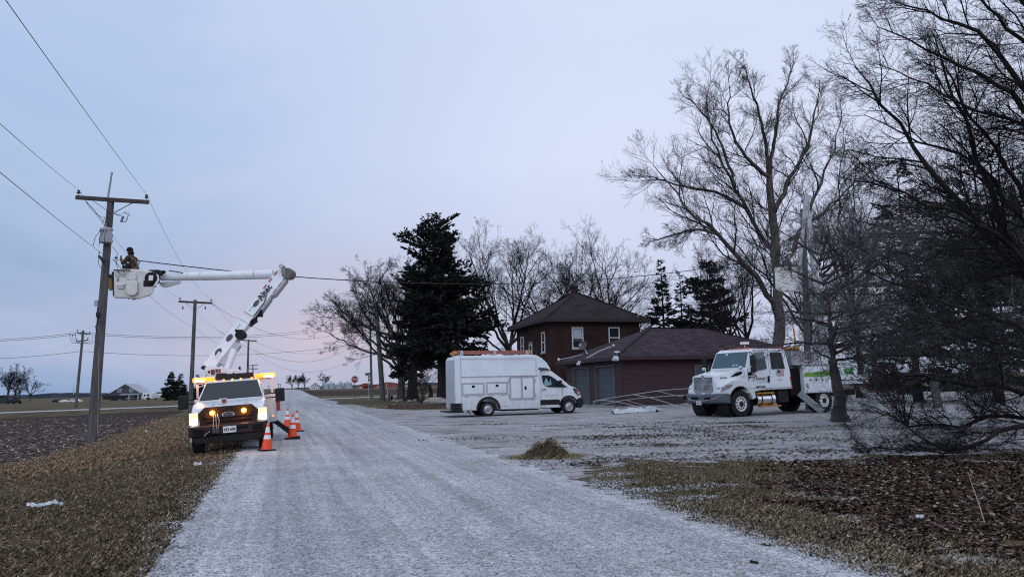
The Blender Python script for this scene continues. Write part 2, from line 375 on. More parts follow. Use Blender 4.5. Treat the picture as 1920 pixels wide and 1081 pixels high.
def b_gravel(dirt=.0, tracks=True):
    def f(t, vec):
        c1, d1 = stones(t, vec, 55); c2, d2 = stones(t, vec, 17)
        base = rampf(t, c1, [(0, (.17, .17, .18)), (.25, (.35, .355, .37)), (.75, (.46, .465, .485)), (1, (.60, .605, .63))])
        coarse = rampf(t, c2, [(0, g1(.66)), (.5, g1(1.0)), (1, g1(1.28))])
        col = mixc(t, .6, base, coarse, 'MULTIPLY')
        big = rampf(t, noise(t, vec, .55, 6, .62), [(.33, (.88, .87, .86)), (.66, (1.08, 1.085, 1.10))]); col = mixc(t, 1, col, big, 'MULTIPLY')
        if tracks:
            tv = mapped(t, vec, ROADANG, (1.15, .035, 1)); tr = rampf(t, noise(t, tv, 1.0, 5, .6), [(.36, (.84, .84, .855)), (.5, (1, 1, 1)), (.64, (1.13, 1.13, 1.13))]); col = mixc(t, .9, col, tr, 'MULTIPLY')
            tw = mapped(t, vec, ROADANG, (2.6, .02, 1)); tr3 = rampf(t, noise(t, tw, 1.0, 3, .5), [(.38, (.90, .90, .905)), (.50, (1, 1, 1)), (.62, (1.05, 1.05, 1.05))]); col = mixc(t, 1, col, tr3, 'MULTIPLY')
            tv2 = mapped(t, vec, ROADANG, (6, .12, 1)); tr2 = rampf(t, noise(t, tv2, 1.0, 4, .6), [(.36, g1(.84)), (.64, g1(1.13))]); col = mixc(t, .8, col, tr2, 'MULTIPLY')
        if dirt:
            tv = mapped(t, vec, radians(-8), (.16, .55, 1)); nn = noise(t, tv, 1.2, 9, .68)
            k = rampf(t, nn, [(.40, g1(.05)), (.52, g1(.45)), (.64, g1(.9))])
            k2 = rampf(t, noise(t, vec, 9, 5, .7), [(.38, g1(.25)), (.6, g1(1))]); kk = mixc(t, 1, k, k2, 'MULTIPLY')
            dcol = rampf(t, noise(t, vec, 14, 5, .7), [(.35, (.07, .058, .048)), (.52, (.19, .165, .14)), (.7, (.32, .285, .245))])
            col = mixc(t, kk, col, dcol)
            k3 = rampf(t, noise(t, tv, 3.1, 7, .7), [(.53, g1(0)), (.60, g1(.75))]); col = mixc(t, k3, col, (.085, .07, .06))
        h = mixc(t, .5, d1, d2)
        return col, h, .92, .55
    return f
def b_grass(t, vec):
    a = rampf(t, noise(t, vec, 26, 6, .75), [(.32, (.012, .011, .008)), (.46, (.10, .076, .05)), (.58, (.18, .14, .095)), (.75, (.30, .25, .18))])
    g = rampf(t, noise(t, vec, 19, 5, .7), [(.35, (.012, .015, .008)), (.5, (.065, .068, .034)), (.7, (.13, .125, .07))])
    k = rampf(t, noise(t, vec, .5, 5, .6), [(.42, g1(0)), (.62, g1(.8))]); col = mixc(t, k, a, g)
    k2 = rampf(t, noise(t, vec, .13, 6, .6), [(.35, g1(.75)), (.65, g1(1.25))]); col = mixc(t, 1, col, k2, 'MULTIPLY')
    return col, noise(t, vec, 30, 6, .8), .95, 1.0
def b_soil(t, vec):
    tv = mapped(t, vec, ROADANG, (1.0, .12, 1))
    a = rampf(t, noise(t, vec, 9, 7, .75), [(.33, (.022, .015, .012)), (.5, (.045, .033, .030)), (.68, (.085, .065, .056))])
    s = rampf(t, noise(t, mapped(t, vec, .5, (8, 26, 8)), 1.6, 4, .7), [(.64, g1(0)), (.68, g1(.5))])
    col = mixc(t, s, a, (.20, .17, .14))
    return col, noise(t, vec, 7, 6, .75), .95, 1.0
def b_litter(t, vec):
    c, d = stones(t, mapped(t, vec, .6, (1, 1.7, 1)), 13)
    col = rampf(t, c, [(0, (.012, .008, .007)), (.3, (.035, .02, .014)), (.55, (.07, .042, .027)), (.8, (.12, .075, .05)), (1, (.24, .19, .15))])
    return col, d, .9, 1.0
def b_farfield(c1, c2):
    def f(t, vec):
        col = rampf(t, noise(t, mapped(t, vec, .3, (.02, .15, 1)), 3, 6, .65), [(.35, c1), (.65, c2)])
        k2 = rampf(t, noise(t, vec, .6, 6, .7), [(.35, g1(.6)), (.65, g1(1.3))]); col = mixc(t, 1, col, k2, 'MULTIPLY')
        return col, noise(t, vec, 2, 6, .8), .95, .6
    return f
M_GRAVEL = gmat('road_gravel', b_gravel(0, True), edge=.12, eamp=.75, escale=2.2)
M_YARD = gmat('yard_gravel', b_gravel(1, False), edge=.0, eamp=1.5, escale=1.1)
M_LANE = gmat('lane_gravel', b_gravel(.0, False), edge=.1, eamp=.9, escale=1.0)
M_GRASS = gmat('verge_grass', b_grass); M_SOIL = gmat('field_soil', b_soil, edge=0, eamp=.9, escale=1.3)
M_LITTER = gmat('leaf_litter', b_litter, edge=-.3, eamp=3.0, escale=.9)
M_FARSOIL = gmat('far_soil', b_farfield((.035, .024, .02), (.075, .05, .042)), edge=0, eamp=.5, escale=.5)
sheet('ground', None, 0, M_GRASS)
def pts(*q): return [G(*a) for a in q]
field = pts((-700, 905), (0, 873), (60, 862), (150, 838), (205, 822), (262, 798), (330, 775), (345, 768.5), (200, 775), (0, 786), (-300, 803))
F_SH = sheet('crop_field', field, .006, M_SOIL)
farf = pts((535, 734.6), (545, 737.5), (600, 741.5), (700, 739.5), (800, 736), (1000, 731), (1400, 722), (1400, 716), (1000, 724.5), (740, 729.5), (560, 733.2))
sheet('distant_field', farf, .0075, M_FARSOIL, margin=3)
# cross road
cl_pts = [G(-420, 791), G(0, 774), G(336, 761), G(470, 754.5), G(560, 749.5), G(650, 746), G(740, 743), G(860, 739.5), G(1100, 731)]
wid = [2.6, 2.6, 2.9, 3.2, 3.6, 3.2, 2.8, 2.6, 2.6]
def ribbon(c, w):
    Lf, Rt = [], []
    for i, p in enumerate(c):
        d = nrm((c[min(i+1, len(c)-1)]-c[max(i-1, 0)])*[1, 1, 0]); n = np.array([-d[1], d[0], 0])
        Lf.append(p+n*w[i]); Rt.append(p-n*w[i])
    return Lf+Rt[::-1]
yard = [(xr(y)-.8, y) for y in (12.2, 16, 20, 30, 40, 50, 62, 76)]+[tuple(G(668, 758)[:2]), tuple(G(700, 765)[:2]), tuple(G(760, 768.5)[:2]), tuple(G(850, 768)[:2]), (-2.5, 56), (3.5, 62), (30, 75), (60, 60), (60, 30)]+[tuple(G(*a)[:2]) for a in ((2300, 838), (1920, 846), (1750, 853), (1620, 852), (1500, 868), (1380, 860), (1290, 868), (1200, 858), (1130, 872))]+[(1.35, 12.6)]
sheet('gravel_yard', yard, .005, M_YARD, margin=2)
sheet('cross_road', ribbon(cl_pts, wid), .009, M_LANE, margin=1)
road = [(xl(y), y) for y in (-30, 0, 10, 30, 60, 80)]+[(xl(y)-(.0 if y > 100 else 1.5), y) for y in (100, 180, 300, 600)]+[(xr(y)+.2, y) for y in (600, 300, 180, 130, 118)]+[tuple(G(600, 749)[:2]), tuple(G(634, 753)[:2])]+[(xr(y), y) for y in (74, 60, 30, 10, 0, -30)]
sheet('gravel_road', road, .013, M_GRAVEL, margin=1)
litter = pts((1420, 905), (1500, 872), (1660, 858), (1800, 858), (2400, 850), (2600, 1100), (1960, 1045), (1720, 1020), (1560, 975), (1440, 940))
sheet('leaf_bed', litter, .004, M_LITTER, margin=2)
gv = pts((1545, 968), (1600, 962), (1700, 985), (1830, 1030), (1960, 1075), (1960, 1110), (1800, 1070), (1680, 1025), (1590, 1000))
sheet('gravel_path', gv, .008, gmat('spilt_gravel', b_gravel(0, False), edge=-.15, eamp=1.6, escale=2.4), margin=1.5)

# distant wooded ridge
M_HILL = mat('haze_tinted_woods', (.045, .060, .085), .95, var=.4, vscale=.02)  # blue of the distance haze is mixed into the woods colour
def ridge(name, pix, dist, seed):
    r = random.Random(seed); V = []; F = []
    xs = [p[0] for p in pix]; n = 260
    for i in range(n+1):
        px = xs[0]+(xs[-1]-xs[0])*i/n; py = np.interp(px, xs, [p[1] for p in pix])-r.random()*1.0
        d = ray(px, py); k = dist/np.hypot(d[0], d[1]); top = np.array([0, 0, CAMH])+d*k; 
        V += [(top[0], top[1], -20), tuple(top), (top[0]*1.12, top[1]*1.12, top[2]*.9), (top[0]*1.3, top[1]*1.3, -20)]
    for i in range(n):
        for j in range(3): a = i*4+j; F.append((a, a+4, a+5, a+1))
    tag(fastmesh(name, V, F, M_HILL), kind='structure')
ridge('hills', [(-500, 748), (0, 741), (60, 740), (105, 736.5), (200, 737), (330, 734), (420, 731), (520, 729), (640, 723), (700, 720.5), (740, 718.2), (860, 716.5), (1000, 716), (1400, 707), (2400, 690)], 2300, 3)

def rmat(name, stops, rough=.85):
    m = bpy.data.materials.new(name); m.use_nodes = True; t = m.node_tree; b_ = t.nodes['Principled BSDF']; b_.inputs['Roughness'].default_value = rough; b_.inputs['Specular IOR Level'].default_value = .06
    g = N(t, 'ShaderNodeNewGeometry'); t.links.new(rampf(t, g.outputs['Random Per Island'], stops), b_.inputs['Base Color']); return m
# ---------------------------------------------------------------- trees
M_BARK = mat('grey_bark', (.080, .072, .070), .9, var=.5, vscale=7, bump=.6, bscale=18, vmap=(1, 1, .25))
M_BARKP = mat('pale_bark', (.095, .083, .072), .9, var=.55, vscale=3, bump=.5, bscale=14, vmap=(1, 1, .3))
M_TWIG = mat('dark_twigs', (.020, .017, .018), .9, var=.35, vscale=3)
M_TWIGP = mat('brown_twigs', (.036, .030, .027), .9, var=.35, vscale=2)
M_BARKD = mat('dark_bark', (.026, .022, .021), .9, var=.5, vscale=6, bump=.6, bscale=14, vmap=(1, 1, .3))
M_SPRUCE = mat('spruce_needles', (.026, .036, .030), .85, var=.6, vscale=1.3)
def tubes(name, groups, m, parent=None):
    """groups: {n: (list of (n,3) point arrays, list of (n,) radii, sides)}"""
    Vs, Fs, o = [], [], 0
    for (n, k), lst in groups.items():
        P = np.array([a for a, b in lst]); R = np.array([b for a, b in lst]); M = len(P)
        D = np.gradient(P, axis=1); D /= np.linalg.norm(D, axis=2, keepdims=True)+1e-9
        ref = np.where(np.abs(D[:, :1, 2:3]) > .9, np.array([1., 0, 0]), np.array([0, 0, 1.])); ref = np.broadcast_to(ref, D.shape)
        a = np.cross(ref, D); a /= np.linalg.norm(a, axis=2, keepdims=True)+1e-9; b = np.cross(D, a)
        ang = np.arange(k)*2*pi/k
        V = P[:, :, None, :]+R[:, :, None, None]*(a[:, :, None, :]*np.cos(ang)[None, None, :, None]+b[:, :, None, :]*np.sin(ang)[None, None, :, None])
        Vs.append(V.reshape(-1, 3)); base = (np.arange(M)*n*k)[:, None, None]+(np.arange(n-1)*k)[None, :, None]+np.arange(k)[None, None, :]
        nx = (np.arange(M)*n*k)[:, None, None]+(np.arange(n-1)*k)[None, :, None]+((np.arange(k)+1) % k)[None, None, :]
        Fs.append(np.stack([base, nx, nx+k, base+k], -1).reshape(-1, 4)+o); o += M*n*k
    return fastmesh(name, np.vstack(Vs), np.vstack(Fs), m, parent, smooth=True)
LV = {0: (12, 8), 1: (9, 6), 2: (7, 4), 3: (5, 3), 4: (4, 3), 5: (3, 3)}
def resample(p, r, n):
    p = np.asarray(p, float); s = np.concatenate([[0], np.cumsum(np.linalg.norm(np.diff(p, axis=0), axis=1))]); t = np.linspace(0, s[-1], n)
    # smooth by Catmull-like averaging of linear resample
    q = np.stack([np.interp(t, s, p[:, i]) for i in range(3)], -1); rr_ = np.interp(t, s, r)
    for _ in range(1):
        q[1:-1] = q[1:-1]*.5+(q[:-2]+q[2:])*.25
    return q, rr_, s[-1]
def bare_tree(name, label, limbs, P, group=None, mt=None, mb=None, seed=1, cat='tree'):
    """limbs: list of (points, r0, r1) main axes in world space, the first is the trunk.
    P: kids per level, len ratio, up bias, droop, wiggle, maxlevel, twig radius"""
    r = np.random.default_rng(seed); groups = {}; base = np.asarray(limbs[0][0][0], float)
    rt = thing(name, label, cat, base, group=group)
    trunkg = {}; q = []
    for i, (p, r0, r1) in enumerate(limbs):
        n = 16 if len(p) > 2 else 8
        pts_, rad, ln = resample(p, np.linspace(r0, r1, len(p)) if not hasattr(r0, '__len__') else r0, n)
        if i == 0:
            rad = rad.copy(); rad[0] *= 1.5; rad[1] *= 1.12
        wob = r.normal(0, 1, pts_.shape)*ln*.006; wob[0] = 0; pts_ = pts_+wob
        trunkg.setdefault((n, 8), []).append((pts_-base, rad)); q.append((pts_, rad, ln, 0 if i else -1))
    kids, ratio, up, wig, maxl, tr = P['kids'], P['ratio'], P['up'], P['wig'], P['maxl'], P['tr']
    droop = P.get('droop', 0); bias = np.array(P.get('bias', (0, 0, 0)), float); ang = P.get('ang', .75); t0 = P.get('t0', .25); tt0 = P.get('trunk_t0', .45)
    while q:
        pt, rad, ln, lv = q.pop()
        nl = max(lv, 0)+1
        if nl > maxl: continue
        k = kids[nl]; k = int(k*r.uniform(.75, 1.25)+.5)
        n, sd = LV[min(nl, 5)]
        N0 = len(pt)
        for c in range(k):
            t = (c+r.uniform(.1, .9))/k; t = (t0 if lv >= 0 else tt0)+(1-(t0 if lv >= 0 else tt0))*t; f = t*(N0-1); i = min(int(f), N0-2); f -= i
            s = pt[i]*(1-f)+pt[i+1]*f; rs = rad[i]*(1-f)+rad[i+1]*f; d = pt[i+1]-pt[i]; d /= np.linalg.norm(d)+1e-9
            v = r.normal(0, 1, 3); v -= d*v.dot(d); v /= np.linalg.norm(v)+1e-9; a_ = ang*r.uniform(.55, 1.3)
            dr = d*cos(a_)+v*sin(a_); L1 = ln*ratio[nl]*(1.12-.55*t)*r.uniform(.6, 1.25)
            if lv < 0: L1 = P.get('L1', ln*ratio[1])*(1.1-.6*max(0, (t-tt0)/(1-tt0)))*r.uniform(.7, 1.2)
            rc = min(rs*.72, max(tr, L1*.013 if nl < 3 else L1*.009)); P1 = [s]; st = L1/(n-1)
            for j in range(n-1):
                dr = dr+r.normal(0, wig*(1 if nl < 3 else .6), 3)+np.array([0, 0, up-droop*(nl >= 3)*(j/n)])+bias*.1; dr /= np.linalg.norm(dr); 
                ns = P1[-1]+dr*st
                if ns[2] < .15: ns[2] = .15+r.uniform(0, .1); dr[2] = abs(dr[2])*.3
                P1.append(ns)
            P1 = np.array(P1); rd = np.linspace(rc, max(tr*.6, rc*.25), n)
            groups.setdefault((n, sd), []).append((P1-base, rd)); q.append((P1, rd, L1, nl))
    o1 = tubes('trunk', trunkg, mt or M_BARK, rt); o2 = tubes('crown', groups, mb or M_TWIG, rt)
    return rt
def conifer(name, label, base, H, Rad, group=None, seed=1, bare=.12, dens=1.0, trunk_r=None, droop=.25, lean=(0, 0), shape=1.0, mt=None, spray=.42, irregular=.3, upt=0, cat='evergreen tree'):
    r = np.random.default_rng(seed); base = onground(base); rt = thing(name, label, cat, base, group=group)
    tr_ = trunk_r or H*.016; n = 12; tz = np.linspace(0, 1, n); tp = np.stack([lean[0]*tz**1.5, lean[1]*tz**1.5, tz*H*.98], -1); tp[0, 2] = -.1
    trad = tr_*(1-tz*.93); trad[0] *= 1.35
    tubes('trunk', {(n, 8): [(tp, trad)]}, mt or M_BARKD, rt)
    st = {}; S = []; Sd = []; Sl = []
    nb = int(H*9*dens); zz = bare+(1-bare)*np.sort(r.uniform(0, 1, nb))**1.05
    lobes = r.normal(0, 1, (9, 7))
    for z in zz:
        az = r.uniform(0, 2*pi); tpz = tp[int(z*(n-1))]*1.; f = (z-bare)/(1-bare)
        irr = min(1.3, max(.45, 1+irregular*lobes[int(f*8.99), int(az/(2*pi)*6.99)]*.5))
        Lb = Rad*((1-f)**shape*.96+.05)*min(1.0, .55+f*3.2)*r.uniform(.62, 1.08)*irr
        if Lb < .2: Lb = .2
        p0 = np.array([lean[0]*z**1.5, lean[1]*z**1.5, z*H*.98]); m = 6; P1 = [p0]; d = np.array([cos(az), sin(az), .12+.55*f-droop*.3*(1-f)]); d /= np.linalg.norm(d)
        for j in range(m-1):
            d = d+np.array([0, 0, (-droop*.35 if j < 3 else droop*.42)*(1-f*.6)])+r.normal(0, .07, 3); d /= np.linalg.norm(d); P1.append(P1[-1]+d*Lb/(m-1))
        P1 = np.array(P1); st.setdefault((m, 3), []).append((P1, np.linspace(max(.012, Lb*.014), .008, m)))
        nsub = int((3+Lb*2.6)*dens)
        tt_ = r.uniform(.15, 1.0, nsub)*(m-1); ii = np.minimum(tt_.astype(int), m-2)
        for q in range(nsub+2):
            if q < nsub:
                fr = tt_[q]-ii[q]; o0 = P1[ii[q]]*(1-fr)+P1[ii[q]+1]*fr; dd = P1[ii[q]+1]-P1[ii[q]]; dd = dd/(np.linalg.norm(dd)+1e-9)
                sd_ = np.cross(dd, [0, 0, 1]); sd_ = sd_/(np.linalg.norm(sd_)+1e-9); dv_ = dd*r.uniform(.35, .9)+sd_*r.choice((-1, 1))*r.uniform(.3, .9)+np.array([0, 0, r.uniform(-.25, .3)+upt]); dv_ /= np.linalg.norm(dv_); ls = Lb*r.uniform(.16, .36)*(1.25-.6*tt_[q]/(m-1))+.25
            else: o0 = P1[2+q-nsub]; dv_ = P1[-1]-o0; ls = np.linalg.norm(dv_); dv_ = dv_/(ls+1e-9)
            ns = max(3, int(ls*11*dens*(.42/spray)**.5)); f_ = r.uniform(.05, 1, (ns, 1)); pp = o0+dv_*ls*f_+np.array([0, 0, -.10])*f_**2*ls
            sr = np.cross(dv_, [0, 0, 1]); sr = sr/(np.linalg.norm(sr)+1e-9); sg = r.choice((-1, 1), (ns, 1))
            sd = dv_*r.uniform(.3, 1, (ns, 1))+sr*sg*r.uniform(.1, .9, (ns, 1))+np.array([0, 0, 1])*r.uniform(-.55, .25, (ns, 1)); sd /= np.linalg.norm(sd, axis=1, keepdims=True)
            S.append(pp); Sd.append(sd); Sl.append(spray*r.uniform(.5, 1.3, ns)*(1-.35*f)*(.65+.35*min(1, Lb/2)))
    S = np.vstack(S); Sd = np.vstack(Sd); Sl = np.concatenate(Sl)[:, None]; K = len(S)
    w = np.cross(Sd, r.normal(0, 1, (K, 3))); w /= np.linalg.norm(w, axis=1, keepdims=True)+1e-9; w2 = np.cross(Sd, w)
    V = []; 
    for a_ in (w, w2):
        V += [S, S+Sd*Sl*.45+a_*Sl*.17, S+Sd*Sl, S+Sd*Sl*.45-a_*Sl*.17]
    V = np.stack(V, 1).reshape(-1, 3); F = (np.arange(K)[:, None, None]*8+np.array([[0, 1, 2, 3], [4, 5, 6, 7]])[None]).reshape(-1, 4)
    cr = fastmesh('crown', V, F, M_SPRUCE, rt); tubes('branches', st, M_BARKD, rt)
    return rt

# ---------------------------------------------------------------- buildings
M_SHING = bpy.data.materials.new('brown_shingles'); M_SHING.use_nodes = True
def brickmat(m, c1, c2, mort, bw, bh, msz, vary=.5, rough=.9, squash=1, offs=.5, bump=.4, scale=1):
    t = m.node_tree; b = t.nodes['Principled BSDF']; tcn = N(t, 'ShaderNodeTexCoord'); s = N(t, 'ShaderNodeSeparateXYZ'); t.links.new(tcn.outputs['Object'], s.inputs[0])
    ad = N(t, 'ShaderNodeMath', operation='ADD'); t.links.new(s.outputs[0], ad.inputs[0]); t.links.new(s.outputs[1], ad.inputs[1]); cb = N(t, 'ShaderNodeCombineXYZ')
    t.links.new(ad.outputs[0], cb.inputs[0]); t.links.new(s.outputs[2], cb.inputs[1])
    br = N(t, 'ShaderNodeTexBrick'); br.offset = offs; t.links.new(cb.outputs[0], br.inputs['Vector']); br.inputs['Color1'].default_value = (*c1, 1); br.inputs['Color2'].default_value = (*c2, 1); br.inputs['Mortar'].default_value = (*mort, 1)
    br.inputs['Scale'].default_value = 1; br.inputs['Brick Width'].default_value = bw; br.inputs['Row Height'].default_value = bh; br.inputs['Mortar Size'].default_value = msz; br.inputs['Mortar Smooth'].default_value = .3
    k = rampf(t, noise(t, tcn.outputs['Object'], .9, 6, .65), [(.3, g1(1-vary)), (.7, g1(1+vary*.6))]); col = mixc(t, 1, br.outputs['Color'], k, 'MULTIPLY')
    t.links.new(col, b.inputs['Base Color']); b.inputs['Roughness'].default_value = rough; b.inputs['Specular IOR Level'].default_value = .1
    bp = N(t, 'ShaderNodeBump'); bp.inputs['Strength'].default_value = bump; bp.inputs['Distance'].default_value = .01; bp.invert = True; t.links.new(br.outputs['Fac'], bp.inputs['Height']); t.links.new(bp.outputs[0], b.inputs['Normal'])
brickmat(M_SHING, (.028, .021, .025), (.050, .039, .044), (.014, .011, .013), .30, .062, .008, .3)
M_BRICK = bpy.data.materials.new('dark_red_brick'); M_BRICK.use_nodes = True; brickmat(M_BRICK, (.036, .019, .017), (.066, .032, .028), (.032, .026, .025), .21, .072, .010, .4)
M_GSHING = bpy.data.materials.new('garage_shingles'); M_GSHING.use_nodes = True; brickmat(M_GSHING, (.040, .030, .038), (.092, .072, .084), (.018, .013, .017), .34, .058, .008, .3)
M_SIDING = mat('maroon_vinyl_siding', (.048, .024, .028), .5, var=.12, vscale=3)
M_TRIM = mat('dark_brown_trim', (.042, .028, .027), .55, var=.15, vscale=4)
M_SOFFIT = mat('brown_soffit', (.03, .02, .02), .7)
M_GDOOR = mat('grey_green_door_panels', (.075, .088, .098), .5, var=.12, vscale=2)
M_GTRIM = mat('taupe_door_trim', (.12, .105, .10), .6)
M_WTRIM = mat('white_window_trim', (.58, .60, .63), .5)
M_STONEL = mat('limestone_sill', (.30, .27, .23), .8, var=.2, vscale=5)
M_PALE = mat('pale_curtain', (.42, .47, .52), .8)
GANG = atan2(.302, .9533)
def window(parent, c, w, h, ax, ay, frame_m, fw=.06, mid=True, curtain=None, sill=None, dark=M_GLASS, name='window'):
    """c: centre on the wall face, ax: unit along the wall, ay: outward normal (local coordinates)"""
    c = np.array(c, float); ax = nrm(ax); ay = nrm(ay); z = np.array([0, 0, 1.])
    m = MB()
    for s_ in (-1, 1):
        m.obox(c+ax*s_*(w/2+fw/2)+ay*.02, ax*fw/2, ay*.04, z*(h/2+fw)); 
        m.obox(c+z*s_*(h/2+fw/2)+ay*.018, ax*w/2, ay*.038, z*fw/2)
    if mid: m.obox(c+ay*.012, ax*w/2, ay*.03, z*fw*.45)
    f = m.build(name, frame_m, parent)
    MB().obox(c+ay*-.0, ax*(w/2+.004), ay*.012, z*(h/2+.004)).build('pane', dark, f)
    if curtain: MB().obox(c+ay*.014+z*h*.25, ax*w*.44, ay*.003, z*h*.21).build('blind', curtain, f)
    if sill: MB().obox(c-z*(h/2+fw+.06)+ay*.05, ax*(w/2+.16), ay*.09, z*.055).build('sill', sill, f)
    return f
def hip(m, x0, x1, y0, y1, ze, rise, ov, mi=0, th=.16):
    X0, X1, Y0, Y1 = x0-ov, x1+ov, y0-ov, y1+ov; d = min(X1-X0, Y1-Y0)/2
    if (X1-X0) > (Y1-Y0): a, b = (X0+d, (Y0+Y1)/2), (X1-d, (Y0+Y1)/2)
    else: a, b = ((X0+X1)/2, Y0+d), ((X0+X1)/2, Y1-d-.01)
    vs = [(X0, Y0, ze), (X1, Y0, ze), (X1, Y1, ze), (X0, Y1, ze), (*a, ze+rise), (*b, ze+rise)]
    return vs, a, b
# garage: local x along its side wall, local y away from the camera; origin at the near corner
g0 = onground(G(1168, 764.3)); GW, GD, GE = 13.6, 9.3, 3.02
gar = thing('garage', 'low maroon garage with two grey doors and brown hip roof', 'garage', g0, (0, 0, GANG))
def laps(m, p0, p1, n_, z0, z1, holes=(), step=.15, mi=0):
    p0 = np.array(p0, float); p1 = np.array(p1, float); Ld = np.linalg.norm(p1-p0); ax = (p1-p0)/Ld; n_ = np.array(n_, float); k = int(round((z1-z0)/step)); step = (z1-z0)/k
    for i in range(k):
        a = z0+i*step; b = a+step; segs = [(0, Ld)]
        for (h0, h1, hz0, hz1) in holes:
            if b > hz0+.01 and a < hz1-.01:
                ns = []
                for s0, s1 in segs:
                    if h1 <= s0 or h0 >= s1: ns.append((s0, s1))
                    else:
                        if h0 > s0: ns.append((s0, h0))
                        if h1 < s1: ns.append((h1, s1))
                segs = ns
        for s0, s1 in segs:
            q = [p0+ax*s0, p0+ax*s1]; lo = n_*.034; hi = n_*.002; za, zb = np.array([0, 0, a]), np.array([0, 0, b])
            m.add([q[0]+lo+za, q[1]+lo+za, q[1]+hi+zb, q[0]+hi+zb, q[0]-n_*.02+za, q[1]-n_*.02+za], [(0, 1, 2, 3), (4, 5, 1, 0)])
D1, D2 = (5.15, 7.95), (1.05, 3.95); DH = 2.62
m = MB(); laps(m, (0, 0, 0), (GW, 0, 0), (0, -1, 0), .12, GE); m.build('side_wall', M_SIDING, gar)
m = MB(); laps(m, (0, 0, 0), (0, GD, 0), (-1, 0, 0), .12, GE, [(D1[0], D1[1], 0, DH), (D2[0], D2[1], 0, DH)]); m.build('front_wall', M_SIDING, gar)
MB().box(.05, GW-.03, GD-.2, GD, 0, GE-.01).box(GW-.2, GW, 0, GD-.21, 0, GE-.012).box(.03, GW-.21, .03, .1, 0, GE-.013).build('back_wall', M_SIDING, gar)
m = MB().box(-.015, GW, -.018, .06, -.3, .115); m.box(-.018, .06, .065, GD, -.3, .112); m.build('foundation', mat('concrete', (.3, .29, .28), .9, var=.2, vscale=4), gar)
m = MB().box(-.045, -.002, -.045, .08, .115, GE-.004).box(-.002, .08, -.045, -.002, .115, GE-.005); m.build('corner_post', M_SIDING, gar)
for (a, b) in (D1, D2):
    dm = MB(); n5 = 5
    for i in range(n5):
        z0 = .03+i*(DH-.05)/n5; z1 = z0+(DH-.05)/n5-.012; dm.box(.14, .17, a, b, z0, z1)
        for k in range(3):
            q0 = a+.12+k*(b-a-.12)/3; q1 = q0+(b-a-.12)/3-.12; zz = z0+.09; zh = z1-.09; dm.box(.128, .141, q0, q1, zz, zh)
    dm.box(.175, .2, a, b, 0, DH)
    g_ = dm.build('garage_door', M_GDOOR, gar, bevel=.006)
    MB().box(-.05, .18, a-.11, a, 0, DH+.11).box(-.05, .18, b, b+.11, 0, DH+.11).box(-.052, .18, a, b, DH, DH+.11).build('door_frame', M_GTRIM, g_)
vs, a, b = hip(None, 0, GW, 0, GD, GE-.02, 2.2, .62); ze = GE-.02
m = MB(); V = [(*v[:2], v[2]+.2) for v in vs]
m.add(V, [(0, 1, 5, 4), (1, 2, 5), (2, 3, 4, 5), (3, 0, 4)]); m.add([vs[0], vs[1], vs[2], vs[3]], [(3, 2, 1, 0)]); rf = m.build('roof', M_GSHING, gar, angle=.2)
m = MB(); X0, X1, Y0, Y1 = -.64, GW+.64, -.64, GD+.64
m.box(X0, X1, Y0, Y0+.03, ze-.03, ze+.205).box(X0, X1, Y1-.03, Y1, ze-.03, ze+.205).box(X0, X0+.03, Y0+.03, Y1-.03, ze-.03, ze+.204).box(X1-.03, X1, Y0+.03, Y1-.03, ze-.03, ze+.204); m.box(X0+.03, X1-.03, Y0+.03, Y1-.03, ze-.025, ze-.004); m.build('fascia', M_TRIM, gar)
m = MB()
for q in (vs[0], vs[1]):
    e = a if q is vs[0] else b; m.beam((q[0], q[1], q[2]+.215), (e[0], e[1], vs[4][2]+.215), .22, .03)
m.beam((a[0], a[1], vs[4][2]+.215), (b[0], b[1], vs[4][2]+.215), .24, .03); m.build('ridge_cap', M_SHING, gar)
window(gar, (5.75, -.03, 1.88), .85, 1.25, (1, 0, 0), (0, -1, 0), M_GTRIM, .11)
def flood(parent, c, out, n=2):
    c = np.array(c, float); out = nrm(out); s = np.cross(out, [0, 0, 1.]); m = MB().obox(c, s*.13, out*.06, np.array([0, 0, .09])); 
    for k in (-1, 1): m.lathe(c+s*k*.14+out*.08+[0, 0, -.12], nrm(out+[0, 0, -1.]), [(0, -.12), (.05, -.11), (.09, .06), (.085, .06), (0, .0)], 12)
    m.cyl(c+[0, 0, -.05], c+[0, 0, -.22], .04, .05, 8); return m.build('flood_light', M_WTRIM, parent)
flood(gar, (-.66, -.66, GE+.12), (-.7, -.7, 0)); m = MB().cyl((-.5, -.5, GE+.3), (-.5, -.5, GE+.42), .03, .03, 8).cyl((-.5, -.5, GE+.42), (-.5, -.5, GE+.50), .2, .17, 14); m.build('dome_antenna', M_WTRIM, gar)
flood(gar, (-.70, 5.1, GE+.02), (-1, 0, 0))
m = MB().tube([(-.66, 3.9, GE+.25), (.2, 3.4, GE+.75), (.9, 3.1, GE+1.0)], .03, 6); m.ball((1.0, 3.05, GE+1.05), .09); m.build('conduit', M_WTRIM, gar)
m = MB().ball((-.72, 9.0, GE+.35), (.1, .14, .12)); m.tube([(-.7, 8.9, GE+.35), (0, 8, GE+.5), (.9, 7, GE+.75)], .022, 6); m.build('yard_lamp', M_WTRIM, gar)

